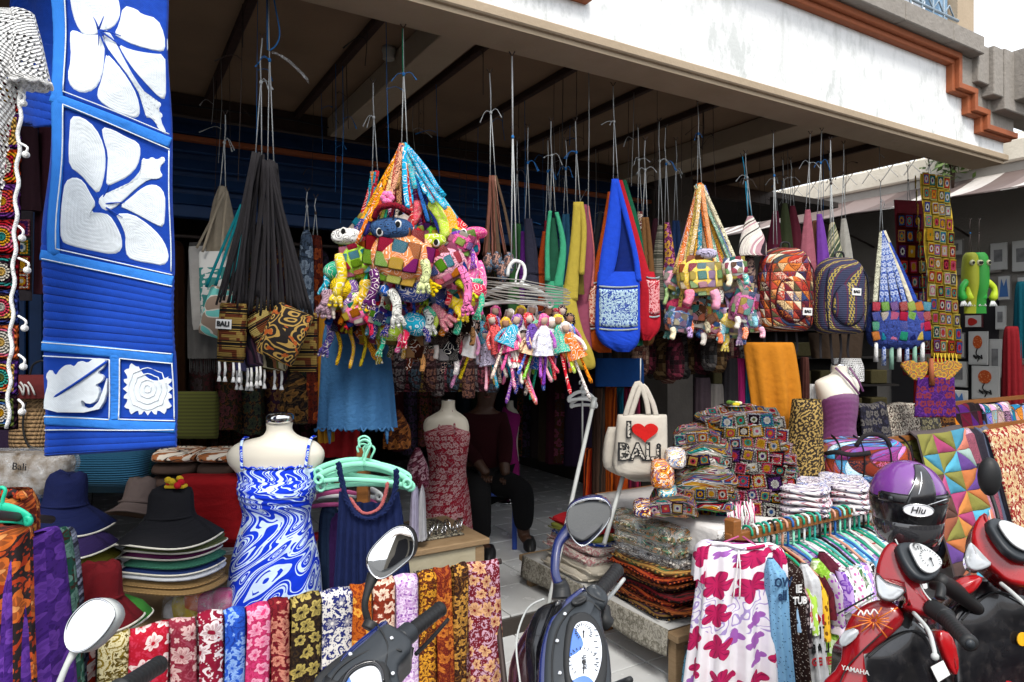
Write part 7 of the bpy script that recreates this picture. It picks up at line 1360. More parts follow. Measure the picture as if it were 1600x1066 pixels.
# white folded cloth pile right of the crochet
for i in range(5):
 for j, (u0, u1) in enumerate(((1215, 1292), (1285, 1352))):
  vb = 797-i*9-j*4; t = T('folded_cloth', 'white printed folded cloth, %s, in the %s stack beside the crochet pile' % (['lowest', 'second from below', 'middle one', 'second from above', 'topmost'][i], ['left', 'right'][j]), 'cloth', (u0+u1)/2, vb, 3.35+.12*j, rot=-18, group='white printed folded cloths beside the crochet pile')
  mb = MB(); dx = R.uniform(-4, 4); mb.loft(t.rows([(vb-10, u0+8+dx, u1-8+dx, .12), (vb-7, u0+dx, u1+dx, .2), (vb-2, u0+dx, u1+dx, .2), (vb, u0+4+dx, u1-4+dx, .18)], 8), 32, p=.55); mb.v = [(x, y, z+.006*sin(x*25+i)) for x, y, z in mb.v]; t.part('folds', mb, motifs('whiteprint_%d' % (i % 3), 'dcd8d8', [['9080a0', '302830', 'b04860'], ['6878b0', '40304c', 'a898a8'], ['50405c', 'b06070', '7888a8']][i % 3], 26, thr=.2, vk=8))
# ---- bench in depth direction
bn = Th('bench', 'low wooden bench piled with folded textiles beside the doorway', 'bench', (2.42, 2.9, 0)); BZ = .27
mb = MB(); mb.box((0, 0, BZ-.02), (.44, 1.36, .035), b=.004); bn.part('bench_top', mb, M_wood)
for x in (-.17, .17):
 for y in (-.62, .6): mb = MB(); mb.box((x, y, BZ/2-.02), (.06, .05, BZ-.04), b=.004); bn.part('leg', mb, M_wood)
mb = MB(); mb.box((0, -.62, BZ-.055), (.3, .03, .05), b=.003); bn.part('apron', mb, M_wood)
t = Th('bench_cloth', 'grey white batik cloth hanging over the side of the low bench', 'cloth', (2.2, 2.9, BZ)); mb = MB(); mb.grid(lambda a, b: (-.004-.01*b-.006*sin(a*14)*b, -.62+a*1.25, (.008-b*.12-.01*sin(a*8)*b)), 36, 8, 1.25, .13, th=.003); t.part('side_drop', mb, batik('bench_print', 'a09c90', '6c685c', '7c786c', 14, 5, 14, vw=.12)); mb = MB(); mb.grid(lambda a, b: (b*.42, -.62+a*1.25, .007), 10, 6, 1.2, .4, th=-.003); t.part('top_cloth', mb, M_wb)
def fstack(spec, x0, x1, y0, y1, z0, grp):
 z = z0
 for i, (h, m, lb, ins, wr) in enumerate(spec):
  cx_, cy_ = (x0+x1)/2+R.uniform(-.022, .022), (y0+y1)/2+R.uniform(-.03, .03); t = Th('folded_textile', lb, 'textile', (cx_, cy_, z), radians(R.uniform(-7, 7)), grp); W, D = (x1-x0)/2-ins-R.uniform(0, .02), (y1-y0)/2-ins-R.uniform(0, .03)
  mb = MB(); mb.loft([(h, -W*.96, W*.96, 0, D*.96), (h*.85, -W, W, 0, D), (h*.15, -W*1.01, W*1.01, 0, D*1.01), (0, -W*.96, W*.96, 0, D*.96)][::1], 44, p=.38); mb.v = [(a+.006*sin(c*90+b*22+i*2), b+.006*sin(a*30+c*80+i), c+.006*sin(a*20+b*13+i*2)+.003*sin(b*50+i)) for a, b, c in mb.v]; t.part('folds', mb, m)
  mb = MB(); P = [( -W*1.012, -D*.9+D*1.8*j/12, h*.5+.004*sin(j)) for j in range(13)]; mb.tube(P, h*.12, 6); mb2 = MB(); mb2.tube([(-W*.9+W*1.8*j/8, -D*1.014, h*.5) for j in range(9)], h*.12, 6); t.part('fold_edge', mb, m); t.part('fold_edge', mb2, m)
  if wr: mb = MB(); mb.loft([(h+.012, -W*.9, W*.9, 0, D*.9), (h, -W*1.04, W*1.04, 0, D*1.04), (0, -W*1.05, W*1.05, 0, D*1.05), (-.004, -W*.9, W*.9, 0, D*.9)], 44, p=.45, rip=.012, nr=14); t.part('plastic_wrap', mb, M_film)
  z += h
 return z
M_dfold = [ikat('dfold0', '301410', '6c2818', 'a05828', 30), ikat('dfold1', '1c100c', '40181c', '7c1820', 34), ikat('dfold2', '3c0c10', '8a1c14', 'c85a28', 40), ikat('dfold3', '141014', '381c30', '8a6830', 36)]
M_wrapb = motifs('wrapped_batik', '8a7858', ['204c3c', 'b06828', 'e0d8c0', '28181c', '3c8068'], 38, vk=10); M_wrapg = motifs('wrapped_grey', '787068', ['181418', 'd8d4cc', '383034'], 60, vk=16)
z = fstack([(.03, M_dfold[3], 'violet black folded textile at the bottom of the front bench stack', 0, 0), (.03, M_dfold[0], 'brown striped folded textile second from the bottom', 0, 0), (.032, M_dfold[2], 'red striped folded textile with pink squares in the front stack', .004, 0), (.03, M_dfold[1], 'dark wine folded textile above the red one', 0, 0), (.03, M_dfold[3], 'black folded textile with white line in the middle of the stack', .01, 0), (.03, M_dfold[0], 'rust and black folded textile above the middle of the front stack', .006, 0),
 (.03, M_dfold[2], 'maroon and orange folded textile with lime edge', 0, 0), (.035, ikat('dfold4', '5c3820', '3c6040', 'c89850', 30), 'olive and ochre folded textile below the wrapped ones', 0, 0), (.055, M_wrapg, 'black and white print textile in clear plastic', 0, 1), (.06, M_wrapb, 'plastic-wrapped black white batik second from the top of the bench stack', -.01, 1), (.075, M_wrapb, 'plastic-wrapped green and brown batik on top of the bench stack', -.015, 1)], 2.22, 2.62, 2.28, 2.75, BZ+.012, 'folded textiles in the front stack on the bench')
M_cream = cloth('cream_folded_cotton', (.48, .44, .36), .2); M_flw = batik('white_floral_fold', 'c8c4b8', 'a06068', 'b08080', 18, 5, 9)
fstack([(.045, M_cream, 'cream folded cloth at the bottom of the rear bench stack', 0, 0), (.05, M_cream, 'thick cream folded cloth second in the rear bench stack', -.01, 0), (.05, M_flw, 'white floral folded cloth in the middle of the rear bench stack', 0, 0), (.045, M_flw, 'white folded cloth with pink flowers in the rear bench stack', .005, 0), (.035, ikat('fold_blue', '1c3c98', '3c70c0', 'e0e0e8', 30), 'blue and white folded cloth near the top of the rear bench stack', .01, 0), (.03, cloth('olive_fold', (.16, .17, .03)), 'olive green folded cloth in the rear bench stack', .012, 0), (.03, cloth('redfold', (.35, .01, .015)), 'red folded cloth at the top of the rear bench stack', .01, 0)], 2.22, 2.6, 2.85, 3.35, BZ+.012, 'folded textiles in the rear stack on the bench')
# ---- tote bag
M_canvas = cloth('natural_canvas', (.50, .46, .39), .15, bd=.001)
t = T('tote_bag', 'natural canvas tote bag printed with a red heart slogan, hanging beside the doorway', 'tote bag', 995, 700, 3.2, rot=0)
mb = MB(); mb.loft(t.rows([(648, 966, 1041, .02), (655, 964, 1042, .035), (700, 960, 1042, .05), (725, 957, 1040, .055), (738, 962, 1032, .05), (745, 975, 1020, .02)], 18), 34, p=.6, rip=.004); t.part('bag_body', mb, M_canvas)
for (a, b, c) in (((976, 650), (996, 598), (1012, 648)), ((984, 652), (1003, 603), (1024, 650))):
 mb = MB(); mb.tube(arc([t.p(*a, -.02), t.p((a[0]+b[0])/2-4, (a[1]+b[1])/2+6, -.02), t.p(*b, -.01), t.p((c[0]+b[0])/2+4, (c[1]+b[1])/2, -.015), t.p(*c, -.02)], 18), .013, 7, flat=.25, up=(0, 1, 0)); t.part('handle', mb, M_canvas)
hp = []
for i in range(40): g = 2*pi*i/40; hp.append((1004+1.25*16*sin(g)**3*1.0, 672-1.0*(13*cos(g)-5*cos(2*g)-2*cos(3*g)-cos(4*g))))
yb = -.062; mb = MB(); mb.prism(t.poly(hp), yb, yb+.02, 0); t.part('heart', mb, cloth('red_print', (.50, .012, .01), .1))
M_ink = mat('black_ink', (.015, .015, .016), .8)
def stxt(s, u, v, hpx, bold, sx=1, rot=.0):
 tx = text_mb(s, hpx*t.k*1.35, .001, sx, bold); mb = MB(); Mx = Matrix.Translation(V(t.p(u, v, yb))) @ Matrix.Rotation(rot, 4, 'Y'); mb.add([Mx @ V(p) for p in tx.v], tx.f, None, False); t.part('lettering', mb, M_ink); tx2 = text_mb(s, hpx*t.k*1.28, .001, sx, bold*.12); mb = MB(); Mx = Matrix.Translation(V(t.p(u, v, yb-.002))) @ Matrix.Rotation(rot, 4, 'Y'); mb.add([Mx @ V(p) for p in tx2.v], tx2.f, None, False); t.part('lettering_inlay', mb, mat('speckled_ink', lambda: mix((.45, .42, .36), (.02, .02, .02), gt(noi(*obxyz()[:2], 90, 2, obxyz()[2]), .52)), .8))
stxt('I', 979, 670, 25, .006, 1.1); stxt('BALi', 995, 704, 27, .006, .95)
mb = MB(); mb.tube([t.p(1000, 600, -.01), t.p(1001, 560, 0)], .003, 5); t.part('string', mb, M_str)
t = T('tote_bag', 'second plain canvas tote bag behind the printed one', 'tote bag', 960, 700, 3.3); mb = MB(); mb.loft(t.rows([(668, 950, 968, .02), (690, 944, 970, .04), (725, 942, 975, .04), (738, 955, 1040, .03), (752, 990, 1030, .01)], 12), 24, p=.7); t.part('bag_body', mb, M_canvas)
# ---- clothes rack in front
RX0, RX1, RY, RZ = 2.30, 3.32, 1.98, .76
rk = Th('clothes_rack', 'brown timber rack with a full rail of green and white hangers at right', 'rack', (2.3, RY, 0))
mb = MB(); mb.box(((RX1-RX0)/2+.0, 0, RZ), (RX1-RX0+.1, .035, .04), b=.004); rk.part('rail', mb, M_rackwood)
for x in (-.02, 1.06): mb = MB(); mb.box((x, 0, .42), (.045, .06, .84), b=.006); rk.part('post', mb, M_rackwood)
FL = mat('white_magenta_floral', lambda: (lambda x, y: (lambda a, b: (mix(mix(mix((.72, .70, .74), (.34, .26, .52), lt(ab(fr(noi(x, y, 14, 1)*7)-.5), .12)*lt(noi(x, y, 5, 1, 4), .47)), (.30, .10, .38), b[0]), mix((.42, .008, .085), (.24, .004, .06), a[2]), a[0]) , noi(x, y, 12, 2)))(fl_mask(x, y, 8, 5, .62, 1.3, .03, .52), fl_mask(x, y, 13, 4, .3, 7.7, .05)))(*uv()), .85, bd=.006)
t = T('floral_dress', 'white dress with magenta and violet flowers hung on the front post of the rack', 'dress', 1150, 950, 2.78, rot=-10)
garment(t, [(846, 1112, 1192, .02), (852, 1102, 1206, .05), (872, 1096, 1214, .075), (930, 1090, 1222, .10), (1000, 1082, 1228, .12), (1070, 1074, 1232, .13), (1110, 1070, 1234, .13)], FL, 'dress_body', n=64, rip=.05, nr=12, N=40)
for a, b in ((1106, 1098), (1198, 1212)): mb = MB(); mb.loft(t.rows([(848, a-4, a+8, .03), (860, b-10, b+10, .06), (905, b-14, b+14, .07)], 8), 20, rip=.02, nr=7); t.part('sleeve', mb, FL)
mb = MB(); mb.tube(arc([t.p(1112, 850, -.03), t.p(1130, 846, -.045), t.p(1160, 850, -.06), t.p(1190, 846, -.04)], 14), .007, 6); t.part('neck_band', mb, FL)
for s in (0, 1): mb = MB(); mb.tube(arc([t.p(1150, 852, -.07), t.p(1146+s*5, 880, -.095), t.p(1140+s*9, 920, -.11)], 8), .003, 5); t.part('tie_string', mb, M_yarn)
for a, b in (((1120, 850), (1154, 838)), ((1182, 850), (1160, 838))): mb = MB(); mb.tube([t.p(*a, -.03), t.p(*b, 0)], .004, 6); t.part('hanger_arm', mb, paint('pink_plastic', (.45, .08, .22), .35))
t = T('denim_skirt', 'light blue dotted skirt hem under the floral dress', 'skirt', 1100, 1040, 2.85); garment(t, [(1000, 1082, 1100, .04), (1035, 1070, 1110, .06), (1110, 1064, 1115, .08)], spots('blue_dot', '5c90a8', '1c2c40', 60, .2), rip=.015)
GC = [('9cc0e0', '28344c', 'light blue top with dark printed letters'), ('2c1a14', 'c8c0b8', 'dark brown dress with white speckled print'), ('201418', '8a8080', 'black dress with white dots'), ('e8e8e8', 'b03038', 'white shirt with red and black print'), ('a8d050', 'e8f0e0', 'lime green and white striped shirt'), ('e0b030', '7a5010', 'yellow edged top'), ('5c1420', '400c14', 'plain maroon top'), ('a8a0a8', '9040a0', 'grey blouse with purple patch'), ('e8dce8', '8a5ab8', 'white blouse with violet flowers'), ('c8a8e0', '7a48b0', 'lavender top'), ('f0f0ec', '405838', 'white blouse with green leaves'), ('f4f0f4', 'd078b0', 'white blouse with pink flowers'), ('f0ece8', '4a7848', 'cream blouse with green stems'), ('e8f0f4', '58a0d0', 'white blouse with turquoise flowers'), ('b890d8', 'f0e0f8', 'lilac dotted blouse'), ('f4f4f0', '202020', 'white blouse with black strokes'), ('70b8e0', 'f0f4f8', 'sky blue blouse'), ('e8a0c8', 'f8e8f0', 'soft pink blouse'), ('f0f0f0', '9060c0', 'white blouse with purple dots'), ('3a2440', '9080a0', 'dark aubergine top'), ('e8e4d8', 'c05050', 'ecru top with coral print'), ('c0d8a0', '5c8048', 'pale green top'), ('f4f4f8', '6878c8', 'white top with blue marks'), ('d8c8e8', '6c4890', 'pale mauve top'), ('f0f0f0', '50a088', 'white top with sea green pattern')]
HM = [M_green, M_wplast, M_green, paint('teal_hanger_plastic', (.05, .4, .35), .35), M_black, M_green, paint('peach_hanger_plastic', (.6, .3, .2), .35), paint('blue_hanger_plastic', (.02, .12, .4), .35), M_mint]
pos = ['first', 'second', 'third', 'fourth', 'fifth', 'sixth', 'seventh', 'eighth', 'ninth', 'tenth', 'eleventh', 'twelfth', 'thirteenth', 'fourteenth', 'fifteenth', 'sixteenth', 'seventeenth', 'eighteenth', 'nineteenth', 'twentieth', '21st', '22nd', '23rd', '24th', '25th']
for i, (c1, c2, lb) in enumerate(GC):
 x = RX0+.07+i*.0385; yaw = radians(90+R.uniform(-14, 4)); hm = HM[i % len(HM)]
 t = Th('clothes_hanger', '%s hanger from the front post of the right rack, carrying a %s' % (pos[i], ' '.join(lb.split()[:2])), 'hanger', (x, RY, RZ), yaw, 'hangers on the right rack'); mb = MB()
 mb.tube(arc([(-.0, 0, -.09), (0, 0, -.03), (.024, 0, 0), (.02, 0, .028), (-.0, 0, .036), (-.024, 0, .026), (-.027, 0, .0)], 14), .0055, 6); t.part('hook', mb, hm)
 mb = MB(); mb.tube([(-.185, 0, -.165), (-.09, 0, -.115), (0, 0, -.088), (.09, 0, -.115), (.185, 0, -.165)], .0075, 6, flat=.7); t.part('shoulder_bar', mb, hm); mb = MB(); mb.tube([(-.18, 0, -.17), (0, 0, -.175), (.18, 0, -.17)], .005, 6); t.part('lower_bar', mb, hm)
 L = R.uniform(.55, .72); m = spots('rackcloth_%d' % i, c1, c2, 26+5*(i % 4), .26, .1, None) if i % 3 else batik('rackbatik_%d' % i, c1, c2, c1, 12, 5, 8, c2, c2, .06)
 g_ = Th('hanging_blouse', '%s from the front post on the right rack, %s' % (pos[i], lb), 'blouse', (x+.004, RY, RZ-.10), yaw, 'blouses on the right rack'); ph = R.uniform(0, 6)
 mb = MB(); mb.loft(smooth_rows([(.005, -.05, .05, 0, .008), (-.03, -.12, .12, 0, .014), (-.075, -.205, .205, 0, .018), (-.16, -.22, .22, 0, .02), (-.24, -.205, .205, 0, .022), (-.4, -.205, .205, 0, .026), (-L, -.22, .22, 0, .03)], 26), 44, p=.9, rip=.012, nr=13, ph=ph, cap=False); g_.part('cloth', mb, m)
 for s in (-1, 1): mb = MB(); mb.loft([(-.06, s*.195-.02, s*.195+.02, 0, .016), (-.12, s*.222-.035, s*.222+.035, 0, .022), (-.22-.04*(i % 3), s*.232-.04, s*.232+.04, 0, .022)], 16, rip=.006, nr=5, cap=False); g_.part('sleeve', mb, m)
# the nearer garments hanging in front that show their broad side: text prints
for (s, u, v, d, c, sz, rz) in (('OWN', 1207, 902, 2.62, (.25, .42, .6), .05, 10), ('ALLS', 1209, 922, 2.62, (.25, .42, .6), .045, 10)):
 pass
def front_g(lb, u0, u1, vt, vb, d, m, prints=(), rot=10, slope=14):
 t = T('hanging_blouse', lb, 'blouse', (u0+u1)/2, vt, d, rot=rot, group='blouses on the right rack'); mb = MB()
 mb.loft(t.rows([(vt, u0+2, u0+12, .01), (vt+slope, u0, u0+(u1-u0)*.75, .03), (vt+slope*2.2, u0, u1, .05), ((vt+vb)/2, u0+2, u1+4, .06), (vb, u0+10, u1+14, .07)], 26), 34, rip=.016, nr=9, cap=False); t.part('cloth', mb, m)
 for (s, du, dv, h, mm) in prints: tx = text_mb(s, h*t.k*1.4, .001, .8, .0015); mb = MB(); mb.add([V(p)+V(t.p(u0+du, vt+dv, -.062)) for p in tx.v], tx.f, None, False); t.part('lettering', mb, mm)
 return t
front_g('sky blue top with dark printed words, next behind the floral dress', 1196, 1226, 872, 1100, 2.68, spots('skyblue_cloth', '78a8cc', '30506c', 60, .12), (('OW', 14, 30, 14, cloth('navy_ink', (.02, .05, .12))), ('all', 13, 50, 15, cloth('navy_ink', (.02, .05, .12)))))
front_g('dark brown dress with white lettering and speckles, third on the right rack', 1216, 1252, 868, 1100, 2.74, spots('brown_speck', '241410', 'b0a8a0', 90, .14), (('IE', 18, 44, 12, M_yarn), ('TUB', 20, 62, 11, M_yarn)))
front_g('white shirt with red and black chef print, beside the dark brown dress', 1248, 1278, 880, 1080, 2.82, cloth('white_cotton_shirt', (.6, .62, .64)), (('IM', 18, 80, 16, cloth('red_ink', (.4, .02, .03))), ('IT', 18, 100, 18, M_black), ('BALI', 20, 124, 14, M_black), ('GENE', 22, 144, 12, cloth('red_ink', (.4, .02, .03)))))
front_g('lime green and white patterned shirt, right of the chef print one', 1266, 1298, 872, 1050, 2.92, batik('lime_white', '80b030', 'e0f0d0', 'a8d060', 12, 4, 6))
front_g('plain maroon top, right of the lime green shirt', 1276, 1312, 862, 1050, 2.98, cloth('maroon_top', (.09, .012, .025)))
# ---- duffel bag
M_duf = patches('duffel_patchwork', ['48a8d8', '7a3020', 'd070a8', '28202c', 'a84820', '3070b8', '5c2838', 'c8e0e8', '8a3c80'], 12, True, .4, 0)
t = T('duffel_bag', 'blue, pink and rust patchwork duffel bag with black straps, right of the crochet pile', 'duffel bag', 1345, 748, 3.75, rot=-6)
mb = MB(); mb.loft(t.rows([(684, 1310, 1385, .05), (688, 1296, 1398, .10), (700, 1286, 1410, .15), (722, 1281, 1414, .165), (742, 1284, 1412, .15), (750, 1294, 1402, .10)], 20), 40, p=.62); t.part('bag_body', mb, M_duf)
for u in (1297, 1330, 1368, 1398):
 mb = MB(); mb.tube(arc([t.p(u, 747, -.10), t.p(u+1, 735, -.16), t.p(u+2, 715, -.172), t.p(u+3, 695, -.14), t.p(u+5, 685, -.06), t.p(u+6, 682, .02)], 20), .008, 6, flat=.35, up=(1, 0, 0)); t.part('strap', mb, M_blk)
mb = MB(); mb.tube(arc([t.p(1283, 706, -.09), t.p(1292, 700, -.16), t.p(1312, 703, -.175), t.p(1340, 700, -.17)], 10), .014, 6, flat=.4, up=(0, 1, 0)); t.part('side_handle', mb, M_blk)
mb = MB(); mb.tube(arc([t.p(1325, 692, -.12), t.p(1335, 678, -.12), t.p(1350, 674, -.11), t.p(1366, 678, -.12), t.p(1374, 692, -.12)], 14), .012, 7); t.part('carry_handle', mb, M_blk)
t = T('folded_cloth', 'orange and black snake print bundle under the duffel bag', 'cloth', 1345, 790, 3.4); garment(t, [(755, 1330, 1356, .04), (765, 1326, 1362, .06), (792, 1328, 1362, .06)], M_wayang, rip=.006, cap=True)
# ---- rail cloths on top right
def overrail(lb, u0, u1, vt, drop, Y, m, pieces=None, grp=None, name='draped_cloth', cat='cloth', lean=.05):
 """cloth folded over a rail parallel to the shop front"""
 a = aY(u0, vt, Y); b = aY(u1, vt, Y); zt = (a.z+b.z)/2; wd = b.x-a.x; t = Th(name, lb, cat, (a.x, Y, zt), 0, grp); ph = R.uniform(0, 6)
 def f(p, q):
  s = q*(drop*2+.08)-drop-.04; x = p*wd
  if abs(s) < .04: y = .03*sin(s/.04*pi/2); z = -.03*(1-cos(s/.04*pi/2))
  else: y = (1 if s > 0 else -1)*(.03+lean*(abs(s)-.04)/drop); z = -(abs(s)-.04)-.03
  return (x+.006*sin(s*9+ph), y-(.008*sin(p*9+s*4+ph)+.004*sin(p*23+ph)) if s < 0 else y, z+.006*sin(p*7+ph)*(1-min(1, abs(s)*4)))
 mb = MB(); mb.grid(f, 20, 46, wd, drop*2+.08, th=-.01); t.part('cloth', mb, m)
 if pieces: pieces(t, f, wd, drop)
 return t
rl = Th('goods_rail', 'timber rail carrying the folded cloths at upper right', 'rail', (4.4, 2.75, 0)); mb = MB(); mb.box((.9, 0, 1.10), (3.2, .03, .03)); rl.part('bar', mb, M_rackwood)
for x in (-.5, 1.4): mb = MB(); mb.box((x, .04, .55), (.05, .05, 1.1), b=.004); rl.part('post', mb, M_rackwood)
RC = [(1334, 1378, 'dark navy and grey embroidered cloth at the left end of the upper rail', batik('rc0', '14141c', '686460', '2c2c40', 18, 5)), (1378, 1424, 'black and white diamond batik on the upper rail', batik('rc1', 'c8c0b0', '200c0c', '4a2820', 20, 4, 14)), (1424, 1458, 'olive grey batik cloth on the upper rail', batik('rc2', '403c28', '8a8468', '2c3040', 24, 5)), (1458, 1478, 'black and gold cloth on the upper rail', batik('rc3', '140c08', '7c5020', '3c2010', 18, 5)),
  (1478, 1524, 'orange, purple and brown patchwork cloth on the upper rail', patches('rc4', ['c87818', '2c1420', '4c1c68', '5c1028', '1c1418'], 8, True, .0, 0)), (1524, 1572, 'cyan, white and black patchwork cloth on the upper rail', patches('rc5', ['38b0d8', 'e8e4dc', '1c1c20', '4060b8', 'd8a0c8', '9a8c70'], 10, True, .8, .1)), (1572, 1640, 'blue and teal patchwork cloth at the right end of the upper rail', patches('rc6', ['2878c8', 'e0e8f0', '187088', 'e89030', '1c1c28', '88a0d8'], 9, True, .6, .1))]
for (u0, u1, lb, m) in RC: overrail(lb, u0, u1, 632+(1600-u0)*.0, .28, 2.75, m, grp='cloths folded over the upper right rail')
M_tri = mat('plain_patch_cotton', lambda: (mix(mix(ocol_e(), (.14, .10, .09), .22), (.05, .04, .04), noi(*obxyz()[:2], 8, 3, obxyz()[2])*.35), noi(*obxyz()[:2], 40, 2, obxyz()[2])), .85, bd=.003)
QC = ['c8702c', '5c3020', '5a3090', 'a0a83c', 'a8c8c0', '2c98b8', 'b03070', 'd88830', '3c2420', '48b8d8', 'a05028', '8890b8', 'c84888', '787470', '88882c', 'e08068']
def tripieces(nx, nz):
 def g(t, f, wd, drop):
  rr = random.Random(11)
  for j in range(nz):
   for i in range(nx):
    q0 = .5-(.02+j*(.96/nz))*.5; q1 = .5-(.02+(j+1)*(.96/nz))*.5; p0, p1 = i/nx, (i+1)/nx; flip = (i+j) % 2
    A, B_, C_, D_ = (p0, q0), (p1, q0), (p1, q1), (p0, q1)
    for tri in (((A, B_, C_), (A, C_, D_)) if flip else ((A, B_, D_), (B_, C_, D_))):
     cx_ = sum(p[0] for p in tri)/3; cq = sum(p[1] for p in tri)/3; P = [(cx_+(p[0]-cx_)*.985, cq+(p[1]-cq)*.985) for p in tri]
     top = []; base = []
     M3 = []
     for a_ in range(3):
      for s_ in range(4): u_ = s_/4; n_ = P[(a_+1) % 3]; M3.append((P[a_][0]+(n_[0]-P[a_][0])*u_, P[a_][1]+(n_[1]-P[a_][1])*u_))
     vs = [V(f(*p))+V((0, -.011, 0)) for p in M3]; v2 = [V(f(*(cx_+(p[0]-cx_)*.9, cq+(p[1]-cq)*.9)))+V((0, -.017, .001)) for p in M3]; c_ = V(f(cx_, cq))+V((0, -.019, .001)); n = len(vs)
     mb = MB(); mb.add(vs+v2+[c_], [(k, (k+1) % n, n+(k+1) % n, n+k) for k in range(n)]+[(n+k, n+(k+1) % n, 2*n) for k in range(n)]); t.part('patch', mb, M_tri, col=rr.choice(QC))
 return g
rl = Th('goods_rail', 'lower timber rail carrying the draped quilts at right', 'rail', (3.9, 2.3, 0)); mb = MB(); mb.box((.8, 0, 1.0), (2.8, .03, .03)); rl.part('bar', mb, M_rackwood)
for x in (-.4, 1.2): mb = MB(); mb.box((x, .06, .5), (.05, .05, 1.0), b=.004); rl.part('post', mb, M_rackwood)
overrail('patchwork quilt of large bright triangles draped over the lower right rail', 1420, 1500, 672, .95, 2.28, cloth('quilt_backing', (.1, .08, .08)), tripieces(3, 8), name='patchwork_quilt', cat='quilt', lean=.28)
overrail('short patchwork quilt with teal and pink triangles left of the large one', 1402, 1424, 684, .30, 2.34, cloth('quilt_backing', (.1, .08, .08)), tripieces(1, 4), name='patchwork_quilt', cat='quilt', lean=.04)
M_pst = mat('pink_dark_block_cloth', lambda: (lambda x, y: (mix(ramp(hsh(flr(y*5.5), flr(x*9)), ['a87888', '1c1824', '884858', '201c28', 'b898a8']), (.03, .02, .03), lt(ab(fr(noi(x, y, 40, 1)*6)-.5), .12)*.6), noi(x, y, 20, 2)))(*uv()), .85, bd=.004)
overrail('pink and black block patterned cloth draped right of the triangle quilt', 1500, 1524, 672, .9, 2.26, M_pst, lean=.22); overrail('dark grey and navy striped cloth between the pink and the red floral ones', 1522, 1540, 670, .9, 2.28, stripes('grey_navy', ['202430', '50586c', '282430', '686470'], 40), lean=.2)
overrail('red and cream floral cloth draped at the far right', 1538, 1660, 664, 1.0, 2.24, batik('red_cream_big', '90141c', 'd8c090', 'c8a880', 9, 6, 9, 'b03828', 'e0d0b0', .14), lean=.24)
# ---- dim shelves and pictures in the neighbour's shop
sh = Th('shelf_unit', 'dark shelf with dim woven boxes beyond the backpacks', 'shelf', (6.35, 4.6, -.1), radians(-20)); M_dark = paint('dark_shelf', (.015, .013, .012), .8)
mb = MB(); mb.box((0, .3, 1.0), (2.3, .04, 2.3)); sh.part('back_panel', mb, M_dark)
for z_ in (.9, 1.2, 1.5, 1.8, 2.1): mb = MB(); mb.box((0, .12, z_), (2.3, .34, .02)); sh.part('shelf', mb, M_dark)
for i in range(20): t = Th('woven_box', 'dim olive woven box, %s along the %s row of the dark shelf' % (pos[i % 7], ['lower', 'middle', 'upper'][i//7]), 'box', (6.35-.85+(i % 7)*.29, 4.66-(-.85+(i % 7)*.29)*.36, -.1+.99+(i//7)*.3), radians(-20), 'woven boxes on the dark shelf'); mb = MB(); mb.box((0, 0, 0), (.2, .18, .15), b=.01); t.part('box', mb, cloth('dim_olive_box', (.07, .06, .025)))
PICX = 8.27
M_frm = paint('white_picture_frame', (.5, .5, .48), .5)
def picture(lb, u0, u1, v0, v1, art, X=PICX, fr_=M_frm, mt=.012, tilt=0):
 a = aX(u0, (v0+v1)/2, X); b = aX(u1, (v0+v1)/2, X); c = aX((u0+u1)/2, v0, X); e = aX((u0+u1)/2, v1, X); W = abs(a.y-b.y); H = c.z-e.z
 t = Th('framed_picture', lb, 'picture', (X, (a.y+b.y)/2, (c.z+e.z)/2), radians(-90)); t.k = W/(u1-u0)
 mb = MB(); mb.box((0, 0, 0), (W, .03, H), b=.004); t.part('frame', mb, fr_); mb = MB(); mb.box((0, -.016, 0), (W*.88, .006, H*.9)); t.part('sheet', mb, mat('picture_paper', plas((.55, .55, .53), (.45, .45, .43), 5), .8)); art(t, W, H); return t
def ab_art(t, W, H): mb = MB(); mb.prism([(-W*.25, -H*.2), (W*.25, -H*.2), (W*.25, H*.25), (-W*.25, H*.25)], -.023, -.018); t.part('print', mb, mat('grey_photo_print', plas((.3, .3, .3), (.05, .05, .05), 18), .7))
def orange_art(t, W, H):
 mb = MB(); mb.prism(blob(0, H*.18, W*.24, H*.2, 22), -.025, -.018); t.part('orange_oval', mb, mat('orange_ink_print', lambda: mix((.45, .07, .01), (.6, .25, .1), gt(noi(obxyz()[0], obxyz()[2], 40, 2), .58)), .8))
 mb = MB(); mb.tube(arc([(0, -.022, 0), (-W*.08, -.022, -H*.15), (W*.05, -.022, -H*.3), (0, -.022, -H*.4)], 10), .006, 5); 
 t.part('stem_line', mb, M_ink)
 for i in range(9): mb = MB(); mb.tube([(W*(-.2+.05*i), -.022, -H*(.2+.02*(i % 4))), (W*(-.17+.05*i), -.022, -H*(.27+.03*(i % 3)))], .008, 5); t.part('brush_stroke', mb, M_ink)
def red_art(t, W, H): mb = MB(); mb.prism(blob(-W*.05, -H*.05, W*.26, H*.3, 18, 3, .1), -.025, -.018); t.part('red_shape', mb, mat('red_ink_print', (.4, .015, .01), .8))
def blue_art(t, W, H): mb = MB(); mb.prism([(-W*.35, -H*.35), (W*.35, -H*.35), (W*.2, H*.35), (0, H*.05), (-W*.2, H*.35)], -.025, -.018); t.part('blue_shape', mb, mat('blue_ink_print', (.05, .14, .35), .8))
picture('small framed grey photograph on the neighbour wall, left of the upper pair', 1548, 1574, 380, 422, ab_art); picture('small framed grey photograph at the right edge on the neighbour wall', 1582, 1612, 376, 424, ab_art)
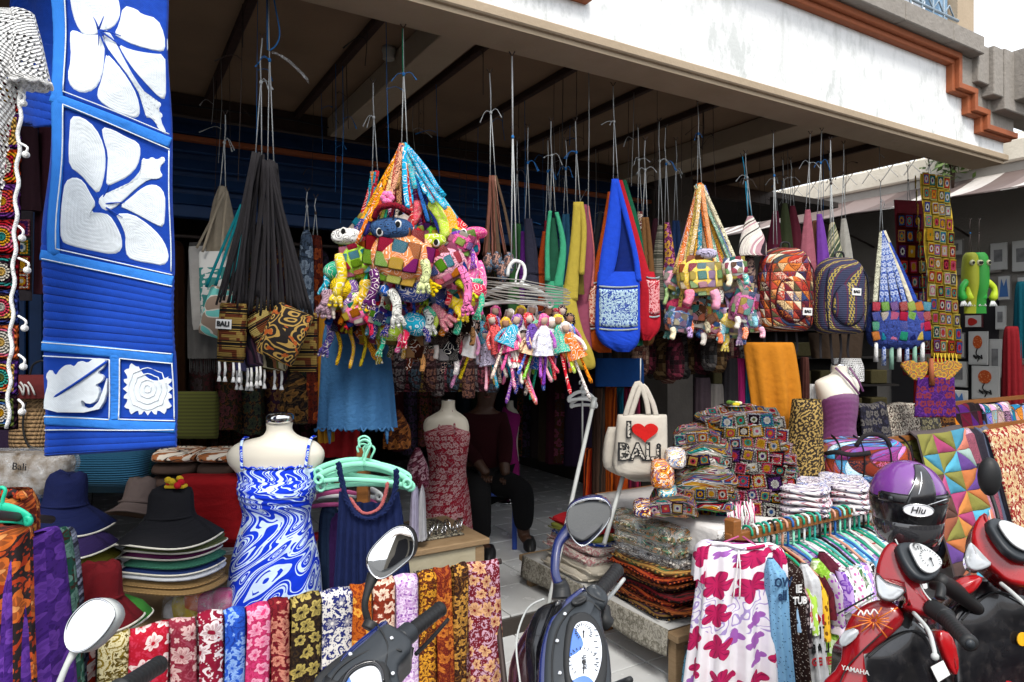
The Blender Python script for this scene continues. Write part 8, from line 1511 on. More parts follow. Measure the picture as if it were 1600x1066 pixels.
picture('white print with upper orange oval flower in the neighbour shop', 1514, 1544, 518, 570, orange_art, 8.2); picture('white print with lower orange oval and black seeds in the neighbour shop', 1519, 1562, 572, 625, orange_art, 8.2); picture('maroon print with pale figure above the orange flower prints', 1508, 1536, 492, 512, lambda t, W, H: red_art(t, W, H), 8.22, paint('maroon_frame', (.08, .01, .015)))
picture('grey framed long picture behind the orange flower prints', 1546, 1566, 530, 590, ab_art, 8.25); picture('leaning tall grey picture at the right of the prints', 1568, 1592, 545, 630, ab_art, 8.24); picture('pale framed picture with dark boat shape left of the prints', 1486, 1512, 565, 605, ab_art, 8.24); picture('upper right slim white framed picture', 1556, 1572, 478, 515, ab_art, 8.25)
for i, (u0, u1, v0, v1, lb) in enumerate(((1440, 1462, 400, 432, 'dim small frame left of the green ornaments'), (1470, 1492, 440, 480, 'dim portrait frame under the awning'), (1560, 1580, 430, 470, 'narrow frame below the upper grey photograph'), (1494, 1508, 520, 560, 'slim frame left of the upper orange flower print'), (1566, 1584, 600, 634, 'low grey frame right of the seed print'), (1590, 1612, 430, 500, 'tall frame at the right edge under the grey photograph'), (1478, 1506, 375, 400, 'long dim frame high under the awning'))): picture(lb, u0, u1, v0, v1, [ab_art, red_art, blue_art][i % 3], 8.21+.005*i, paint('grey_frame', (.2, .19, .18), .6))
picture('small leaning print with red flower shapes beside the upper rail', 1452, 1488, 614, 636, red_art, 7.6); picture('small leaning print with blue mountain shape beside the upper rail', 1488, 1512, 610, 636, blue_art, 7.6)
for (u0, u1, v0, v1, c_, lb) in ((1570, 1592, 510, 640, (.22, .01, .015), 'long dark red cloth hanging in the neighbour doorway'), (1588, 1612, 440, 560, (.0, .07, .10), 'teal cloth hanging high in the neighbour doorway'), (1592, 1616, 570, 640, (.16, .02, .02), 'wine cloth low in the neighbour doorway'), (1430, 1480, 560, 640, (.3, .01, .01), 'red cloth behind the butterfly kite')):
 t = T('hanging_cloth', lb, 'cloth', (u0+u1)/2, v0, 6.4); garment(t, [(v0, u0+2, u1-2, .03), (v0+20, u0, u1, .06), (v1, u0, u1, .08)], cloth('nb%d' % u0, c_), rip=.03)
# green frog-fish wooden masks
for (u0, v0, s, c_, c2, lb) in ((1530, 430, 1., (.03, .30, .04), 'b8d030', 'green painted frog shaped mask ornament hanging by the neighbour wall'), (1516, 440, .85, (.35, .38, .02), '30a040', 'yellow green frog shaped ornament left of the green one')):
 t = T('frog_ornament', lb, 'ornament', u0, v0, 6.0); mb = MB(); mb.loft(t.rows([(395, u0-8*s, u0+8*s, .03), (405, u0-12*s, u0+12*s, .07), (440, u0-13*s, u0+13*s, .08), (465, u0-9*s, u0+9*s, .06), (490, u0-11*s, u0+11*s, .03)], 20), 24); t.part('body', mb, paint('frog_paint%d' % u0, c_, .6, .4))
 for q_ in (-1, 1):
  mb = MB(); mb.ball(t.p(u0+q_*6*s, 412, -.07), (.022, .02, .026), 10); e_ = t.part('eye', mb, paint('frog_eye', (.5, .5, .3), .3)); mb = MB(); mb.ball(t.p(u0+q_*6*s, 412, -.088), (.011, .01, .014), 8); t.part('pupil', mb, M_black, parent=e_)
  mb = MB(); mb.tube(arc([t.p(u0+q_*9*s, 440, -.02), t.p(u0+q_*20*s, 452, -.03), t.p(u0+q_*17*s, 470, -.03)], 8), [.03, .03, .028, .026, .024, .03, .036, .02], 8); t.part('foot', mb, paint('frog_limb%d' % u0, lin(c2)[:3], .35))
  for j in range(4): mb = MB(); a_ = V(t.p(u0+q_*17*s, 470, -.03)); mb.tube([a_, a_+V(((j-1.5)*.02, -.01, -.05))], [.012, .007], 6); t.part('toe', mb, M_wplast)
 hang(t, u0, 396, u0, 345, m=M_iron, tail=False)
t = T('butterfly_kite', 'orange and green butterfly kite with purple cloth tail under the yellow crochet scarf', 'kite', 1455, 565, 4.6); t.v = 553
for s, u1 in ((-1, 1405), (1, 1506)):
 P = [(1452, 552), (1452+s*20, 556), ((u1+1452)/2+s*4, 550), (u1, 556), (u1-s*12, 572), ((u1+1452)/2, 584), (1452+s*6, 578)]; mb = MB(); mb.prism(rnd(t.poly(P), 1), -.01, .01, .003); t.part('wing', mb, mat('kite_scales', lambda: (lambda x, y, z: ramp(fr(vor(x, z, 26)*2.2+noi(x, z, 8, 1)), ['c86418', '6c8a30', 'd89830', '90281c', '3c7850']))(*obxyz()), .6))
mb = MB(); mb.tube([t.p(1452, 548, -.02), t.p(1453, 590, -.02)], [.012, .02], 8); t.part('body', mb, M_orange)
mb = MB(); mb.grid(lambda a, b: (t.x(1432+a*58-b*(4-a*4)), .01*sin(a*9+b*2)-.01, t.z(578+b*62)), 20, 20, .3, .3, th=.006); t.part('tail_cloth', mb, batik('purple_kite', '3c1460', '8a3020', '5c2880', 18, 5, 8))
# ================================================================ SCOOTERS
M_mirror = mat('mirror_glass', (.9, .92, .94), .02, .5, 1); M_tyre = paint('tyre_rubber', (.015, .015, .015), .8, .3); M_seat = paint('seat_vinyl', (.014, .014, .015), .5)
M_lens = mat('clear_lens', lambda: (mix((.55, .58, .6), (.30, .32, .34), noi(*obxyz()[:2], 30, 2, obxyz()[2])), noi(*obxyz()[:2], 60, 1, obxyz()[2])), .05, .8, coat=1, bd=.001)
def carpaint(n, c, r=.22): return mat(n, lambda: mix(mix(c, tuple(x*.6 for x in c), noi(*obxyz()[:2], 6, 3, obxyz()[2])), (.12, .10, .09), mth('MULTIPLY_ADD', noi(*obxyz()[:2], 45, 5, obxyz()[2], .7), 2.4, -1.25, clamp=True)*.35), lambda: noi(*obxyz()[:2], 22, 4, obxyz()[2])*.3+r*.4, .5, coat=.6)
M_greyp = paint('grey_matte_plastic', (.030, .036, .042), .42, .3); M_gr2 = paint('dusty_black_plastic', (.016, .017, .018), .5, .3); M_blkg = carpaint('gloss_black', (.008, .008, .010)); M_red = carpaint('scooter_red', (.45, .006, .010), .22); M_dred = carpaint('scooter_dark_red', (.34, .006, .012), .2); M_navyp = carpaint('scooter_navy', (.010, .02, .12), .2); M_maroon = carpaint('scooter_maroon', (.035, .008, .012), .2)
class Pl:
 """an inclined plane of a scooter panel: photo outline -> points on it"""
 def __init__(s, t, u, v, d, nr, nb, nu):
  s.t = t; s.O = at(u, v, d); s.N = (RT*nr-FW*nb+UP*nu).normalized(); s.U = (UP-s.N*s.N.z).normalized(); s.X = s.U.cross(s.N)
  s.X = s.X if s.X.dot(RT) > 0 else -s.X; Y = -s.N
  s.M = t.Mi @ Matrix(((s.X.x, Y.x, s.U.x, s.O.x), (s.X.y, Y.y, s.U.y, s.O.y), (s.X.z, Y.z, s.U.z, s.O.z), (0, 0, 0, 1)))
 def q(s, u, v): r = _ray(u, v); k = (s.O-CAM).dot(s.N)/r.dot(s.N); p = CAM+r*k-s.O; return (p.dot(s.X), p.dot(s.U))
 def P(s, txt): return [s.q(*[float(c) for c in p.split(',')]) for p in txt.split()]
 def l(s, u, v, h=0): a = s.q(u, v); return s.M @ V((a[0], -h, a[1]))
 def panel(s, nm, txt, m, th=.04, r=.012, dome=.01, h=0, sm=1, par=None):
  P = rnd(s.P(txt), sm) if sm else s.P(txt); n = len(P); A = sum(P[i][0]*P[(i+1) % n][1]-P[(i+1) % n][0]*P[i][1] for i in range(n))
  if A < 0: P = P[::-1]
  cx = sum(p[0] for p in P)/n; cz = sum(p[1] for p in P)/n
  def off(d): 
   o = []
   for i in range(n): t_ = V(P[(i+1) % n])-V(P[i-1]); t_ = t_.normalized(); o.append((P[i][0]-t_.y*d, P[i][1]+t_.x*d))
   return o
  rings = [(P, th)]+[(off(r*(1-cos(a*pi/8))), r*(1-sin(a*pi/8))) for a in range(0, 5)]; last = off(r)
  for k in (1, 2, 3, 4): f = 1-k*.24; rings.append(([(cx+(p[0]-cx)*f, cz+(p[1]-cz)*f) for p in last], -dome*(1-f*f)))
  vs = []
  for R_, y in rings: vs += [(a, y-h, b) for a, b in R_]
  L = len(rings); fs = [(k*n+i, k*n+(i+1) % n, (k+1)*n+(i+1) % n, (k+1)*n+i) for k in range(L-1) for i in range(n)]+[tuple((L-1)*n+i for i in range(n)), tuple(range(n-1, -1, -1))]
  mb = MB(); mb.add(vs, fs, None, True, m=s.M); return s.t.part(nm, mb, m, parent=par)
 def line(s, nm, txt, m, r=.0025, h=.002, n=20, par=None):
  pts = [tuple(float(c) for c in p.split(',')) for p in txt.split()]; pts = smooth_rows(pts, n) if len(pts) > 2 else pts; mb = MB(); mb.tube([s.l(a, b, h) for a, b in pts], r, 7); return s.t.part(nm, mb, m, parent=par)
 def dial(s, u, v, rp, h, par, a0=-130, tx=None):
  c = s.q(u, v); r_ = rp*s.k_
  for i in range(17): g = radians(a0+i*260/16); mb = MB(); mb.box((0, 0, 0), (.0014, .001, .004 if i % 2 else .006)); mm = s.M @ Matrix.Translation((c[0]+r_*sin(g), -h, c[1]+r_*cos(g))) @ Matrix.Rotation(g, 4, 'Y'); mb.v = [tuple(mm @ V(p)) for p in mb.v]; s.t.part('tick', mb, M_ink, parent=par)
  mb = MB(); mb.tube([s.M @ V((c[0], -h-.001, c[1])), s.M @ V((c[0]-r_*.2, -h-.001, c[1]-r_*.8))], .0011, 5); s.t.part('needle', mb, M_ink, parent=par); mb = MB(); mb.prism(blob(c[0], c[1], r_*.14, r_*.14, 12), -h-.002, -h, m=s.M); s.t.part('needle_hub', mb, M_gr2, parent=par)
  if tx: t_ = text_mb(tx, r_*.5, .0004); mb = MB(); mb.add([s.M @ (Matrix.Rotation(radians(-80), 4, 'Y') @ V(p)+V((c[0]+r_*.05, -h-.001, c[1]))) for p in t_.v], t_.f, None, False); s.t.part('lettering', mb, M_ink, parent=par)
 def screw(s, u, v, h=.004): c = s.q(u, v); mb = MB(); mb.prism(blob(c[0], c[1], .0045, .0045, 10), -h, 0, .001, m=s.M); s.t.part('screw', mb, M_chrome)
def bar(t, pts, r, m, nm, n=12, flat=1, segs=14):
 """tube through (u, v, d) photo points; r in metres (number or list)"""
 P = [t.Mi @ at(*p) for p in pts]; P = arc(P, segs) if len(P) > 1 else P; rr = [ip([(b, i/(len(r)-1)) for i, b in enumerate(r)], i/(segs-1)) for i in range(segs)] if isinstance(r, list) else r; mb = MB(); mb.tube(P, rr, n, flat=flat); return t.part(nm, mb, m)
def gripbar(t, a, b, r, m=M_gr2):
 A, B_ = t.Mi @ at(*a), t.Mi @ at(*b); n = 34; mb = MB(); mb.tube([A.lerp(B_, i/(n-1)) for i in range(n)], [r*1.25 if i < 2 else r*.72 if i > n-2 else r*1.1 if i > n-5 else r*(1+.06*(i % 3 == 0)) for i in range(n)], 16); t.part('grip', mb, m)
 mb = MB(); e = (B_-A).normalized(); mb.tube([B_-e*.002, B_+e*.004], [r*.6, r*.5], 12); t.part('grip_end', mb, M_greyp)
def vmirror(t, txt, u, v, d, nrm, stalk, sr, m, rim=M_chrome):
 pl = Pl(t, u, v, d, *nrm); pl.k_ = d/F; sh_ = pl.panel('mirror_shell', txt, m, .024, .006, -.002, 0, 2)
 pts = [tuple(float(c) for c in p.split(',')) for p in txt.split()]; cu_ = sum(p[0] for p in pts)/len(pts); cv_ = sum(p[1] for p in pts)/len(pts); sc = lambda f: ' '.join('%f,%f' % (cu_+(a-cu_)*f, cv_+(b-cv_)*f) for a, b in pts)
 pl.panel('glass', sc(.95), M_mirror, .004, .002, .0012, .003, 2, sh_); P = rnd(pl.P(sc(.96)), 2); mb = MB(); mb.tube([pl.M @ V((a, -.003, b)) for a, b in P], .0018, 6, closed=True); t.part('rim', mb, rim, parent=sh_)
 bar(t, stalk, sr, m, 'mirror_stalk', flat=.8)
def running_gear(t, mp, mi, ground=-.125):
 zg = ground-t.e.location.z; wz = zg+.23
 mb = MB(); mb.loft(smooth_rows([(-.36, -.16, -.02, 0, .10), (-.5, -.19, -.0, 0, .16), (-.64, -.15, .02, 0, .15), (-.74, -.1, .05, 0, .1)], 16), 30, p=.85); t.part('front_shield', mb, mp)
 for x0, nm in ((-.30, 'front_wheel'), (.95, 'rear_wheel')):
  MW = Matrix.Translation((x0, 0, wz)) @ Matrix.Rotation(pi/2, 4, 'X'); mb = MB(); mb.lathe([(.17, -.035), (.20, -.04), (.225, -.02), (.23, 0), (.225, .02), (.20, .04), (.17, .035)], (0, 0, 0), 30, cap=False, m=MW); wh = t.part(nm, mb, M_tyre)
  mb = MB(); mb.lathe([(.03, -.03), (.17, -.02), (.175, 0), (.17, .02), (.03, .03)], (0, 0, 0), 24, m=MW); t.part('rim', mb, M_greyp, parent=wh)
 mb = MB(); mb.lathe([(.24, -.055), (.262, -.03), (.265, 0), (.262, .03), (.24, .055)], (0, 0, 0), 30, cap=False, m=Matrix.Translation((-.30, 0, wz)) @ Matrix.Rotation(pi/2, 4, 'X')); mb.v = [(x, y, max(z, wz+.03+(x+.3)*.1)) for x, y, z in mb.v]; t.part('fender', mb, mp)
 for s in (-1, 1): mb = MB(); mb.tube([(-.12, s*.06, -.45), (-.30, s*.06, wz)], .014, 8); t.part('fork', mb, M_pole)
 mb = MB(); mb.tube([(-.02, 0, -.04), (-.10, 0, -.45)], .02, 10); t.part('steering_column', mb, M_gr2)
 mb = MB(); mb.box((.25, 0, zg+.33), (.42, .34, .09), b=.02); t.part('floorboard', mb, mi); mb = MB(); mb.loft(smooth_rows([(-.34, .5, 1.22, 0, .11), (-.45, .42, 1.24, 0, .15), (-.6, .40, 1.15, 0, .16), (-.75, .4, 1.0, 0, .14)], 14), 30, p=.8); t.part('rear_body', mb, mp)
 mb = MB(); mb.loft(smooth_rows([(-.24, .5, 1.12, 0, .09), (-.27, .44, 1.18, 0, .13), (-.33, .44, 1.2, 0, .13), (-.35, .5, 1.1, 0, .1)], 12), 30, p=.8); t.part('seat', mb, M_seat); mb = MB(); mb.tube([(.35, -.1, -.8), (.35, -.2, zg+.01)], .01, 6); t.part('side_stand', mb, M_iron)
def scoot(lb, u, v, d, rot): return T('motor_scooter', lb, 'scooter', u, v, d, rot=rot, group='motor scooters parked at the kerb')
M_gface = mat('gauge_face', lambda: (lambda x, y, z: mix((.66, .70, .76), (.05, .15, .5), lt(ab(fr(noi(x, y, 9, 0, z)*2)-.35), .17)))(*obxyz()), .2, .5, coat=1)
# middle foreground scooter
s1 = scoot('dark navy scooter in the middle foreground with rounded mirror and blue white gauge', 885, 985, 1.45, -30); running_gear(s1, M_maroon, M_gr2)
f1 = Pl(s1, 830, 1010, 1.47, -.5, .75, .35); f1.panel('side_fairing', '786,1130 788,1066 791,1036 803,1004 823,972 842,950 866,941 872,960 850,1000 842,1060 846,1130', M_maroon, .10, .02, .02)
f1.panel('inner_fairing', '836,1130 831,1066 825,1020 827,990 838,961 849,948 870,940 884,938 862,985 852,1060 856,1130', M_blkg, .05, .01, .008, .022); f1.line('chrome_line', '835,1120 830,1066 824,1020 826,990 836,961 847,947 866,938', M_pole, .0022, .046, 30)
c1 = Pl(s1, 900, 1000, 1.42, .12, .62, .78); c1.k_ = 1.42/F
c1.panel('blue_cowl_strip', '843,1130 841,1066 844,1020 852,985 865,955 885,935 912,915 920,925 880,960 862,1000 858,1130', M_navyp, .05, .008, .003, .006)
c1.panel('dash_cowl', '849,1130 848,1066 850,1018 857,980 872,957 892,940 910,924 926,924 943,938 938,958 943,990 952,1018 956,1066 954,1130', M_greyp, .09, .016, .012, .016)
c1.panel('grip_root_cover', '912,924 926,916 942,926 950,940 944,956 930,952 916,940', M_greyp, .07, .012, .006, .022)
c1.line('panel_seam', '862,1100 860,1040 866,1000 878,975 896,955 918,947 936,962', M_gr2, .0018, .0195, 30); c1.line('panel_seam', '908,925 917,938 930,946 942,950', M_gr2, .0015, .026, 16)
c1.panel('vent_recess', '888,950 897,942 910,941 915,947 905,955 892,957', M_gr2, .01, .003, -.004, .031)
hb = c1.panel('gauge_bezel', '884,975 898,966 915,966 930,980 941,1004 946,1033 944,1070 936,1104 900,1112 884,1095 877,1060 877,1018', M_gr2, .03, .008, .002, .03)
gf = c1.panel('gauge', '891,993 902,984 918,986 929,1000 935,1020 935,1044 929,1068 920,1086 894,1086 884,1066 885,1030', M_gface, .006, .002, .0015, .038, 2); c1.dial(906, 1003, 12, .0415, gf); c1.dial(906, 1050, 21, .0415, gf, tx='km/h')
for i in range(7): c1.line('tick', '%d,%d %d,%d' % (922+i % 2*2, 1000+i*9, 927+i % 2*2, 1000+i*9), M_ink, .0008, .0415, 2, gf)
for p in ((868, 1010), (872, 1060), (880, 968)): c1.screw(*p, .024)
gripbar(s1, (932, 930, 1.56), (965, 890, 1.72), .0165); bar(s1, [(941, 950, 1.54), (944, 968, 1.52), (950, 975, 1.52)], .018, M_gr2, 'switch_box'); bar(s1, [(928, 948, 1.60), (950, 935, 1.68), (975, 905, 1.78)], .005, M_pole, 'brake_lever')
bar(s1, [(878, 936, 1.55), (877, 920, 1.56), (874, 908, 1.56)], [.024, .02, .015], M_gr2, 'rubber_boot')
vmirror(s1, '883,815 886,794 899,782 924,776 945,778 956,791 956,808 945,826 926,846 912,856 900,851 889,836', 920, 815, 1.58, (-.14, .98, -.02), [(872, 912, 1.56), (867, 890, 1.57), (872, 850, 1.60), (892, 826, 1.62)], [.012, .011, .012, .02], M_navyp)
bar(s1, [(905, 1066, 1.36), (930, 1080, 1.3), (985, 1062, 1.2)], .006, M_gr2, 'cable')
# left foreground scooter
s2 = scoot('black and blue scooter in the left foreground with angular mirror and ribbed right grip', 535, 1032, 1.31, -30); running_gear(s2, M_navyp, M_gr2)
c2 = Pl(s2, 580, 1020, 1.38, .1, .62, .78); c2.k_ = 1.38/F
c2.panel('outer_rim', '470,1130 486,1062 512,1036 552,1008 600,969 608,975 560,1020 520,1062 500,1130', M_gr2, .05, .008, .004, .0)
c2.panel('blue_cowl_strip', '530,1034 553,1009 578,989 601,970 608,976 584,998 556,1020 536,1040', M_navyp, .03, .005, .002, .01)
c2.panel('dash_cowl', '488,1130 497,1070 527,1038 558,1014 590,984 603,975 617,981 644,999 644,1018 632,1030 620,1046 628,1075 640,1130', M_greyp, .10, .014, .008, .014)
c2.line('panel_seam', '505,1090 530,1052 566,1028 600,1018 628,1024', M_gr2, .0018, .017, 24); c2.line('panel_seam', '590,985 600,1000 606,1020 602,1050', M_gr2, .0018, .0195, 16)
c2.panel('gauge_hood', '510,1130 520,1080 538,1056 562,1038 588,1031 604,1038 612,1060 616,1130', M_gr2, .03, .01, .006, .022); gf = c2.panel('gauge', '530,1130 540,1078 556,1060 576,1052 590,1054 598,1070 600,1130', M_gface, .006, .002, -.002, .034, 2)
c2.line('bezel_ring', '534,1090 546,1066 566,1053 584,1050 596,1060 600,1080', M_blkg, .003, .04, 24)
for p in ((548, 1030), (612, 1005), (614, 1060)): c2.screw(*p, .022)
gripbar(s2, (634, 993, 1.50), (690, 950, 1.63), .0165); bar(s2, [(626, 1000, 1.48), (640, 988, 1.51)], .024, M_greyp, 'grip_root_cover'); bar(s2, [(636, 1012, 1.50), (634, 1024, 1.49), (630, 1036, 1.48)], .016, M_gr2, 'switch_box'); bar(s2, [(640, 1032, 1.46), (636, 1040, 1.455)], .007, paint('yellow_plastic', (.6, .55, .02)), 'yellow_switch', segs=4)
bar(s2, [(650, 1022, 1.56), (672, 1000, 1.62), (700, 968, 1.7)], .005, M_gr2, 'brake_lever')
vmirror(s2, '573,868 586,849 614,823 633,820 648,833 650,866 628,886 600,907 584,904 572,885', 612, 864, 1.52, (-.10, .97, .16), [(578, 978, 1.50), (570, 950, 1.50), (574, 925, 1.51), (584, 898, 1.53)], [.009, .008, .009, .017], M_gr2); bar(s2, [(576, 984, 1.49), (582, 972, 1.5)], .018, M_gr2, 'mirror_clamp', segs=5)
# corner scooter, only mirror and grip in view
s3 = scoot('scooter at the lower left corner showing only its bright mirror and grip', -78, 1180, 1.01, -30); running_gear(s3, M_navyp, M_gr2)
vmirror(s3, '101,996 105,975 118,955 140,936 160,933 178,944 184,962 172,984 152,1006 132,1020 114,1021 104,1011', 142, 976, 1.22, (-.12, .93, .36), [(90, 1075, 1.2), (104, 1040, 1.21), (120, 1012, 1.23)], [.007, .006, .010], M_pole); gripbar(s3, (185, 1080, 1.12), (250, 1038, 1.27), .0155);
# dark red scooter with helmet
s4 = scoot('dark red scooter under the purple helmet, with flame sticker on its front', 1438, 890, 1.88, -19); running_gear(s4, M_dred, M_blkg)
b4 = Pl(s4, 1420, 1020, 1.86, .2, .9, .25); b4.panel('leg_shield', '1345,1150 1344,1036 1349,1014 1383,986 1410,962 1430,962 1454,988 1468,1023 1490,1070 1500,1150', M_blkg, .12, .02, .01)
f4 = Pl(s4, 1350, 1010, 1.84, -.45, .8, .35); f4.panel('front_fairing', '1262,1150 1280,1070 1312,1040 1316,1004 1320,978 1333,955 1362,938 1387,936 1410,952 1414,972 1392,994 1358,1020 1352,1042 1362,1075 1380,1150', M_dred, .14, .02, .018)
c4 = Pl(s4, 1410, 900, 1.84, -.35, .78, .5); c4.k_ = 1.84/F
c4.panel('handlebar_cowl', '1398,844 1384,850 1374,868 1368,892 1372,908 1386,915 1410,923 1417,938 1409,946 1430,957 1460,966 1475,960 1448,932 1440,905 1425,880 1412,858', M_dred, .12, .014, .008)
lens4 = c4.panel('indicator', '1366,906 1370,897 1384,910 1412,920 1412,928 1394,941 1372,934', M_lens, .04, .006, .006, .012); c4.line('lens_edge', '1367,906 1370,898 1384,911 1412,921 1411,929 1394,941 1373,934 1367,906', M_gr2, .0015, .016, 40, lens4)
g4 = Pl(s4, 1435, 880, 1.82, .15, .68, .72); g4.k_ = 1.82/F; g4.panel('gauge_bezel', '1401,850 1416,847 1433,849 1454,864 1471,884 1466,900 1448,909 1431,903 1417,888 1406,868', M_greyp, .025, .008, .002, .006); gf = g4.panel('gauge', '1411,855 1431,855 1452,868 1466,883 1462,894 1447,904 1431,896 1420,876', mat('gauge_face_white', plas((.55, .56, .55), (.35, .36, .36), 30), .2, coat=1), .006, .002, .002, .024, 2); g4.dial(1444, 882, 15, .030, gf); g4.dial(1424, 863, 6, .029, gf)
c4.line('shield_trim', '1398,845 1412,872 1432,905 1446,932 1474,960', M_pole, .002, .016, 24)
f4.panel('lower_lens', '1310,1003 1317,988 1331,980 1345,986 1336,1000 1318,1013', M_lens, .03, .005, .005, .022)
for i in range(13): g = i*2*pi/13+.2; L = 16+9*(i % 3); f4.line('flame_sticker', '%f,%f %f,%f' % (1366+5*cos(g), 970+3*sin(g), 1366+L*cos(g)*1.5, 970+L*.85*sin(g)), mat('flame_orange', (.55, .13, .01), .3, coat=.5), .0019, .030, 2)
f4.line('script_lettering', '1341,962 1346,955 1350,962 1355,954 1360,961 1366,953 1372,960', M_yarn, .002, .032, 30); f4.line('panel_seam', '1300,1110 1320,1050 1345,1020 1378,990', M_gr2, .0018, .024, 20)
tx = text_mb('YAMAHA', .016, bold=.0003); mb = MB(); c_ = f4.q(1337, 1047); mb.add([f4.M @ (V(p)+V((c_[0], -.026, c_[1]))) for p in tx.v], tx.f, None, False); s4.part('lettering', mb, M_pole)
gripbar(s4, (1478, 966, 1.72), (1516, 1006, 1.55), .0175); bar(s4, [(1456, 950, 1.78), (1480, 966, 1.72)], .024, M_gr2, 'switch_box', segs=6); bar(s4, [(1428, 958, 1.72), (1450, 984, 1.62), (1459, 1012, 1.56), (1461, 1026, 1.54)], .005, M_pole, 'brake_lever'); mb = MB(); mb.ball(s4.Mi @ at(1461, 1026, 1.54), .009, 10); s4.part('lever_end', mb, M_pole)
bar(s4, [(1466, 906, 1.92), (1490, 922, 1.98), (1528, 952, 2.05)], [.022, .026, .018], M_gr2, 'far_grip'); bar(s4, [(1458, 915, 1.84), (1470, 918, 1.8), (1468, 935, 1.78)], .012, M_gr2, 'reservoir'); bar(s4, [(1309, 959, 1.9), (1366, 927, 1.84)], .0022, M_gr2, 'cable'); bar(s4, [(1318, 962, 1.9), (1370, 930, 1.84)], .002, M_pole, 'cable')
b4.line('shield_edge', '1352,1026 1384,1000 1420,985 1448,996 1462,1022 1474,1066', M_gr2, .003, .012, 24); b4.panel('paper_label', '1445,1040 1464,1030 1475,1052 1456,1064', mat('white_label', (.7, .7, .68), .7), .003, .001, 0, .022, 0)
b4.panel('red_side_panel', '1466,990 1480,984 1494,1000 1502,1040 1496,1060 1484,1040', M_red, .04, .008, .004, .0)
# bright red scooter at the far right
s5 = scoot('bright red scooter at the far right edge with black leg shield', 1592, 850, 2.08, -19); running_gear(s5, M_red, M_blkg)
b5 = Pl(s5, 1560, 980, 2.05, .15, .92, .25); b5.panel('leg_shield', '1486,961 1520,923 1544,901 1572,910 1650,936 1700,1150 1500,1150 1494,1030', M_blkg, .12, .02, .012)
c5 = Pl(s5, 1545, 850, 2.02, -.35, .78, .5); c5.panel('handlebar_cowl', '1543,797 1527,808 1518,834 1520,852 1534,874 1551,888 1573,908 1602,916 1660,922 1660,890 1600,892 1577,872 1558,846 1547,820', M_red, .12, .014, .01)
l5 = c5.panel('indicator', '1507,866 1514,847 1522,852 1541,873 1551,882 1538,890 1520,893 1508,884', M_lens, .04, .006, .006, .01); c5.panel('front_fairing', '1484,911 1507,898 1527,895 1540,902 1526,922 1507,930 1490,925', M_red, .08, .01, .006, -.01)
g5 = Pl(s5, 1590, 845, 1.98, .15, .68, .72); g5.k_ = 1.98/F; g5.panel('gauge_bezel', '1540,815 1556,808 1600,826 1650,848 1652,880 1600,878 1577,866 1560,848', M_greyp, .025, .008, .002, .006); gf = g5.panel('gauge', '1551,822 1562,817 1600,834 1640,853 1638,868 1600,869 1580,860 1565,845', mat('gauge_face_white', (.5,)*3), .006, .002, .002, .022, 2)
c5.line('shield_trim', '1544,799 1549,822 1562,848 1580,870 1604,888', M_pole, .002, .014, 24); bar(s5, [(1564, 912, 1.95), (1580, 925, 1.9), (1602, 945, 1.85)], .006, M_pole, 'brake_lever'); bar(s5, [(1478, 925, 2.1), (1500, 908, 2.06), (1516, 896, 2.04)], .003, M_pole, 'cable'); b5.panel('round_emblem', ' '.join('%f,%f' % (1587+8*cos(g*.5), 997+11*sin(g*.5)) for g in range(13)), paint('emblem_yellow', (.75, .38, .01)), .004, .001, 0, .024, 0)
b5.line('shield_edge', '1498,968 1530,935 1560,925 1600,945', M_gr2, .003, .012, 24); bar(s5, [(1560, 812, 2.2), (1556, 795, 2.22), (1549, 775, 2.25)], .006, M_gr2, 'mirror_stalk'); mb = MB(); mb.ball(s5.Mi @ at(1546, 745, 2.26), (.035, .03, .065), 16); s5.part('mirror_shell', mb, M_gr2)
# ---------------- helmet
hm = T('helmet', 'purple and black open face helmet with white oval badge resting on the red scooter', 'helmet', 1418, 783, 1.98, rot=8)
r = .099; M_pur = carpaint('helmet_purple', (.20, .05, .30), .16)
def dome(az, el, rr=1.012): return V((r*rr*cos(el)*sin(az), -r*rr*cos(el)*cos(az), .015+r*1.04*rr*sin(el)))
mb = MB(); mb.lathe([(r*.99, -.035), (r, 0)]+[(r*cos(i*pi/28)+.0001, r*1.04*sin(i*pi/28)) for i in range(1, 15)], (0, 0, .015), 48, cap=False); hm.part('shell', mb, M_pur)
mb = MB(); mb.lathe([(.057, -.079), (.079, -.076), (.093, -.046), (r*1.01, -.01), (r*1.016, .012), (r*1.0, .022)], (0, 0, .0), 48); hm.part('lower_shell', mb, M_blkg)
mb = MB(); mb.grid(lambda a, b: dome(radians(-42+a*(30+14*(1-b))+b*26), radians(-4+b*72), 1.018-abs(a-.5)*.01), 10, 20, th=-.003); hm.part('fin_panel', mb, M_blkg)
for k_ in (-38, -24): mb = MB(); mb.tube([dome(radians(k_+j*1.9), radians(10+j*(3.6 if k_ < -30 else 5)), 1.03) for j in range(10)], [.001]+[.0022]*8+[.001], 6); hm.part('silver_line', mb, M_chrome)
mb = MB(); mb.grid(lambda a, b: dome(radians(-84+a*168), radians(-2+b*13), 1.02), 40, 4, th=-.002); hm.part('visor_band', mb, M_blkg)
mb = MB(); mb.tube([dome(radians(-10+j*6), radians(-1+6*sin(j*.25)), 1.03) for j in range(14)], .0022, 6); hm.part('silver_edge', mb, M_chrome); mb = MB(); mb.tube([dome(radians(-80+j*8), radians(12), 1.02) for j in range(21)], .0016, 6); hm.part('edge_seam', mb, M_gr2)
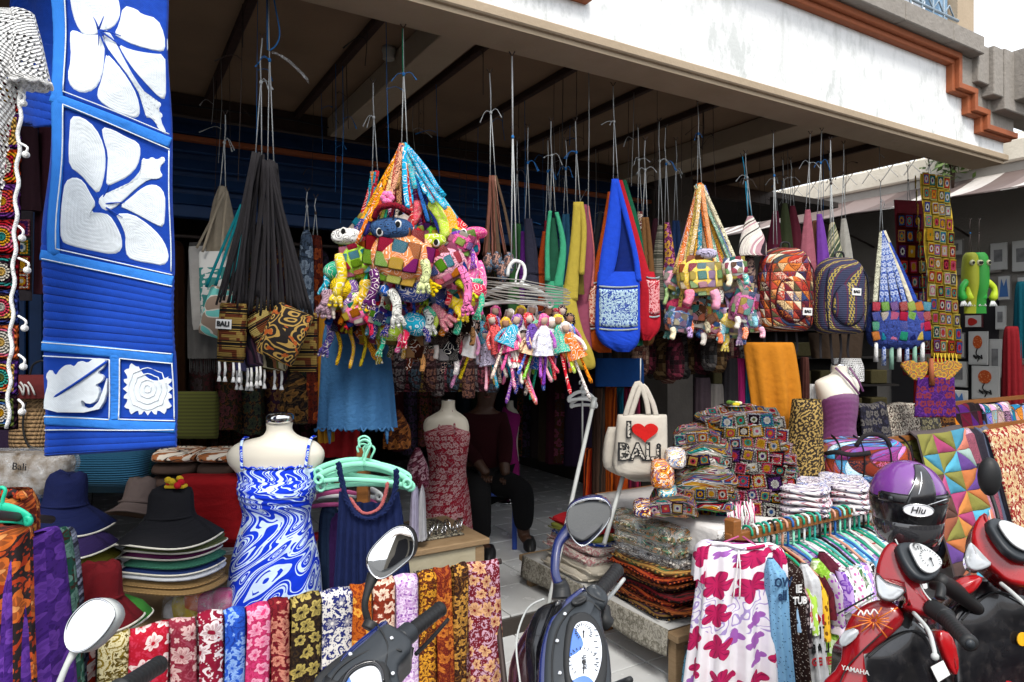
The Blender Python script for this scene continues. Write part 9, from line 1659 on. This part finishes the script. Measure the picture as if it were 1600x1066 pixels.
bc = dome(radians(-24), radians(-9), 1.05); mm = Matrix.Translation(bc) @ Matrix.Rotation(radians(-24), 4, 'Z'); mb = MB(); mb.prism(blob(0, 0, .038, .017, 28), -.003, .003, .001, m=mm); bd_ = hm.part('oval_badge', mb, mat('badge_white', (.75, .75, .78), .25, coat=1))
mb = MB(); mb.tube([mm @ V((.038*cos(g), -.003, .017*sin(g))) for g in [i*2*pi/30 for i in range(30)]], .0015, 5, closed=True); hm.part('badge_rim', mb, M_chrome, parent=bd_)
tx = text_mb('Hiu', .026); mb = MB(); mb.add([mm @ (V((p[0]+p[2]*.3, p[1], p[2]))+V((0, -.005, 0))) for p in tx.v], tx.f, None, False); hm.part('lettering', mb, M_ink, parent=bd_)
for s in (-62, 60): c_ = dome(radians(s), radians(4), 1.03); mb = MB(); mb.ball(c_, .007, 10); hm.part('hinge_button', mb, M_greyp)
mb = MB(); mb.lathe([(.055, -.12), (.081, -.11), (.092, -.078), (.093, -.046), (.088, -.037)], (0, 0, 0), 40, cap=False); hm.part('visor', mb, mat('smoked_visor', (.03, .03, .033), .06, .6, coat=1))
for s in (-1, 1): mb = MB(); mb.tube(arc([(s*.08, 0, -.08), (s*.05, -.02, -.13), (s*.02, -.03, -.17)], 8), .006, 6, flat=.3); hm.part('chin_strap', mb, M_gr2)
# ---------------- across the street (seen in the mirrors)
OS = Th('opposite_shop', 'low dark shop row with corrugated roof across the street, seen in the mirrors', 'building', (1, -9, -.12))
bx(OS, 'wall', mat('opposite_wall', plas((.3, .26, .2), (.12, .1, .08), 2), .9), -14, 14, -.3, 0, 0, 3.0)
for i in range(9): bx(OS, 'doorway', mat('doorway_shade', (.02, .018, .02), .9), -13+i*3, -11+i*3, -.0, .04, 0, 2.3)  # dark slabs on a closed wall, painted shade instead of real openings
mb = MB(); mb.grid(lambda a, b: (-14+a*28, 1.3-b*2.4, 2.75+b*1.0+.03*sin(a*28*20)), 560, 2); OS.part('corrugated_roof', mb, mat('rusty_roof', plas((.35, .3, .25), (.2, .14, .1), 4), .7))
finish()
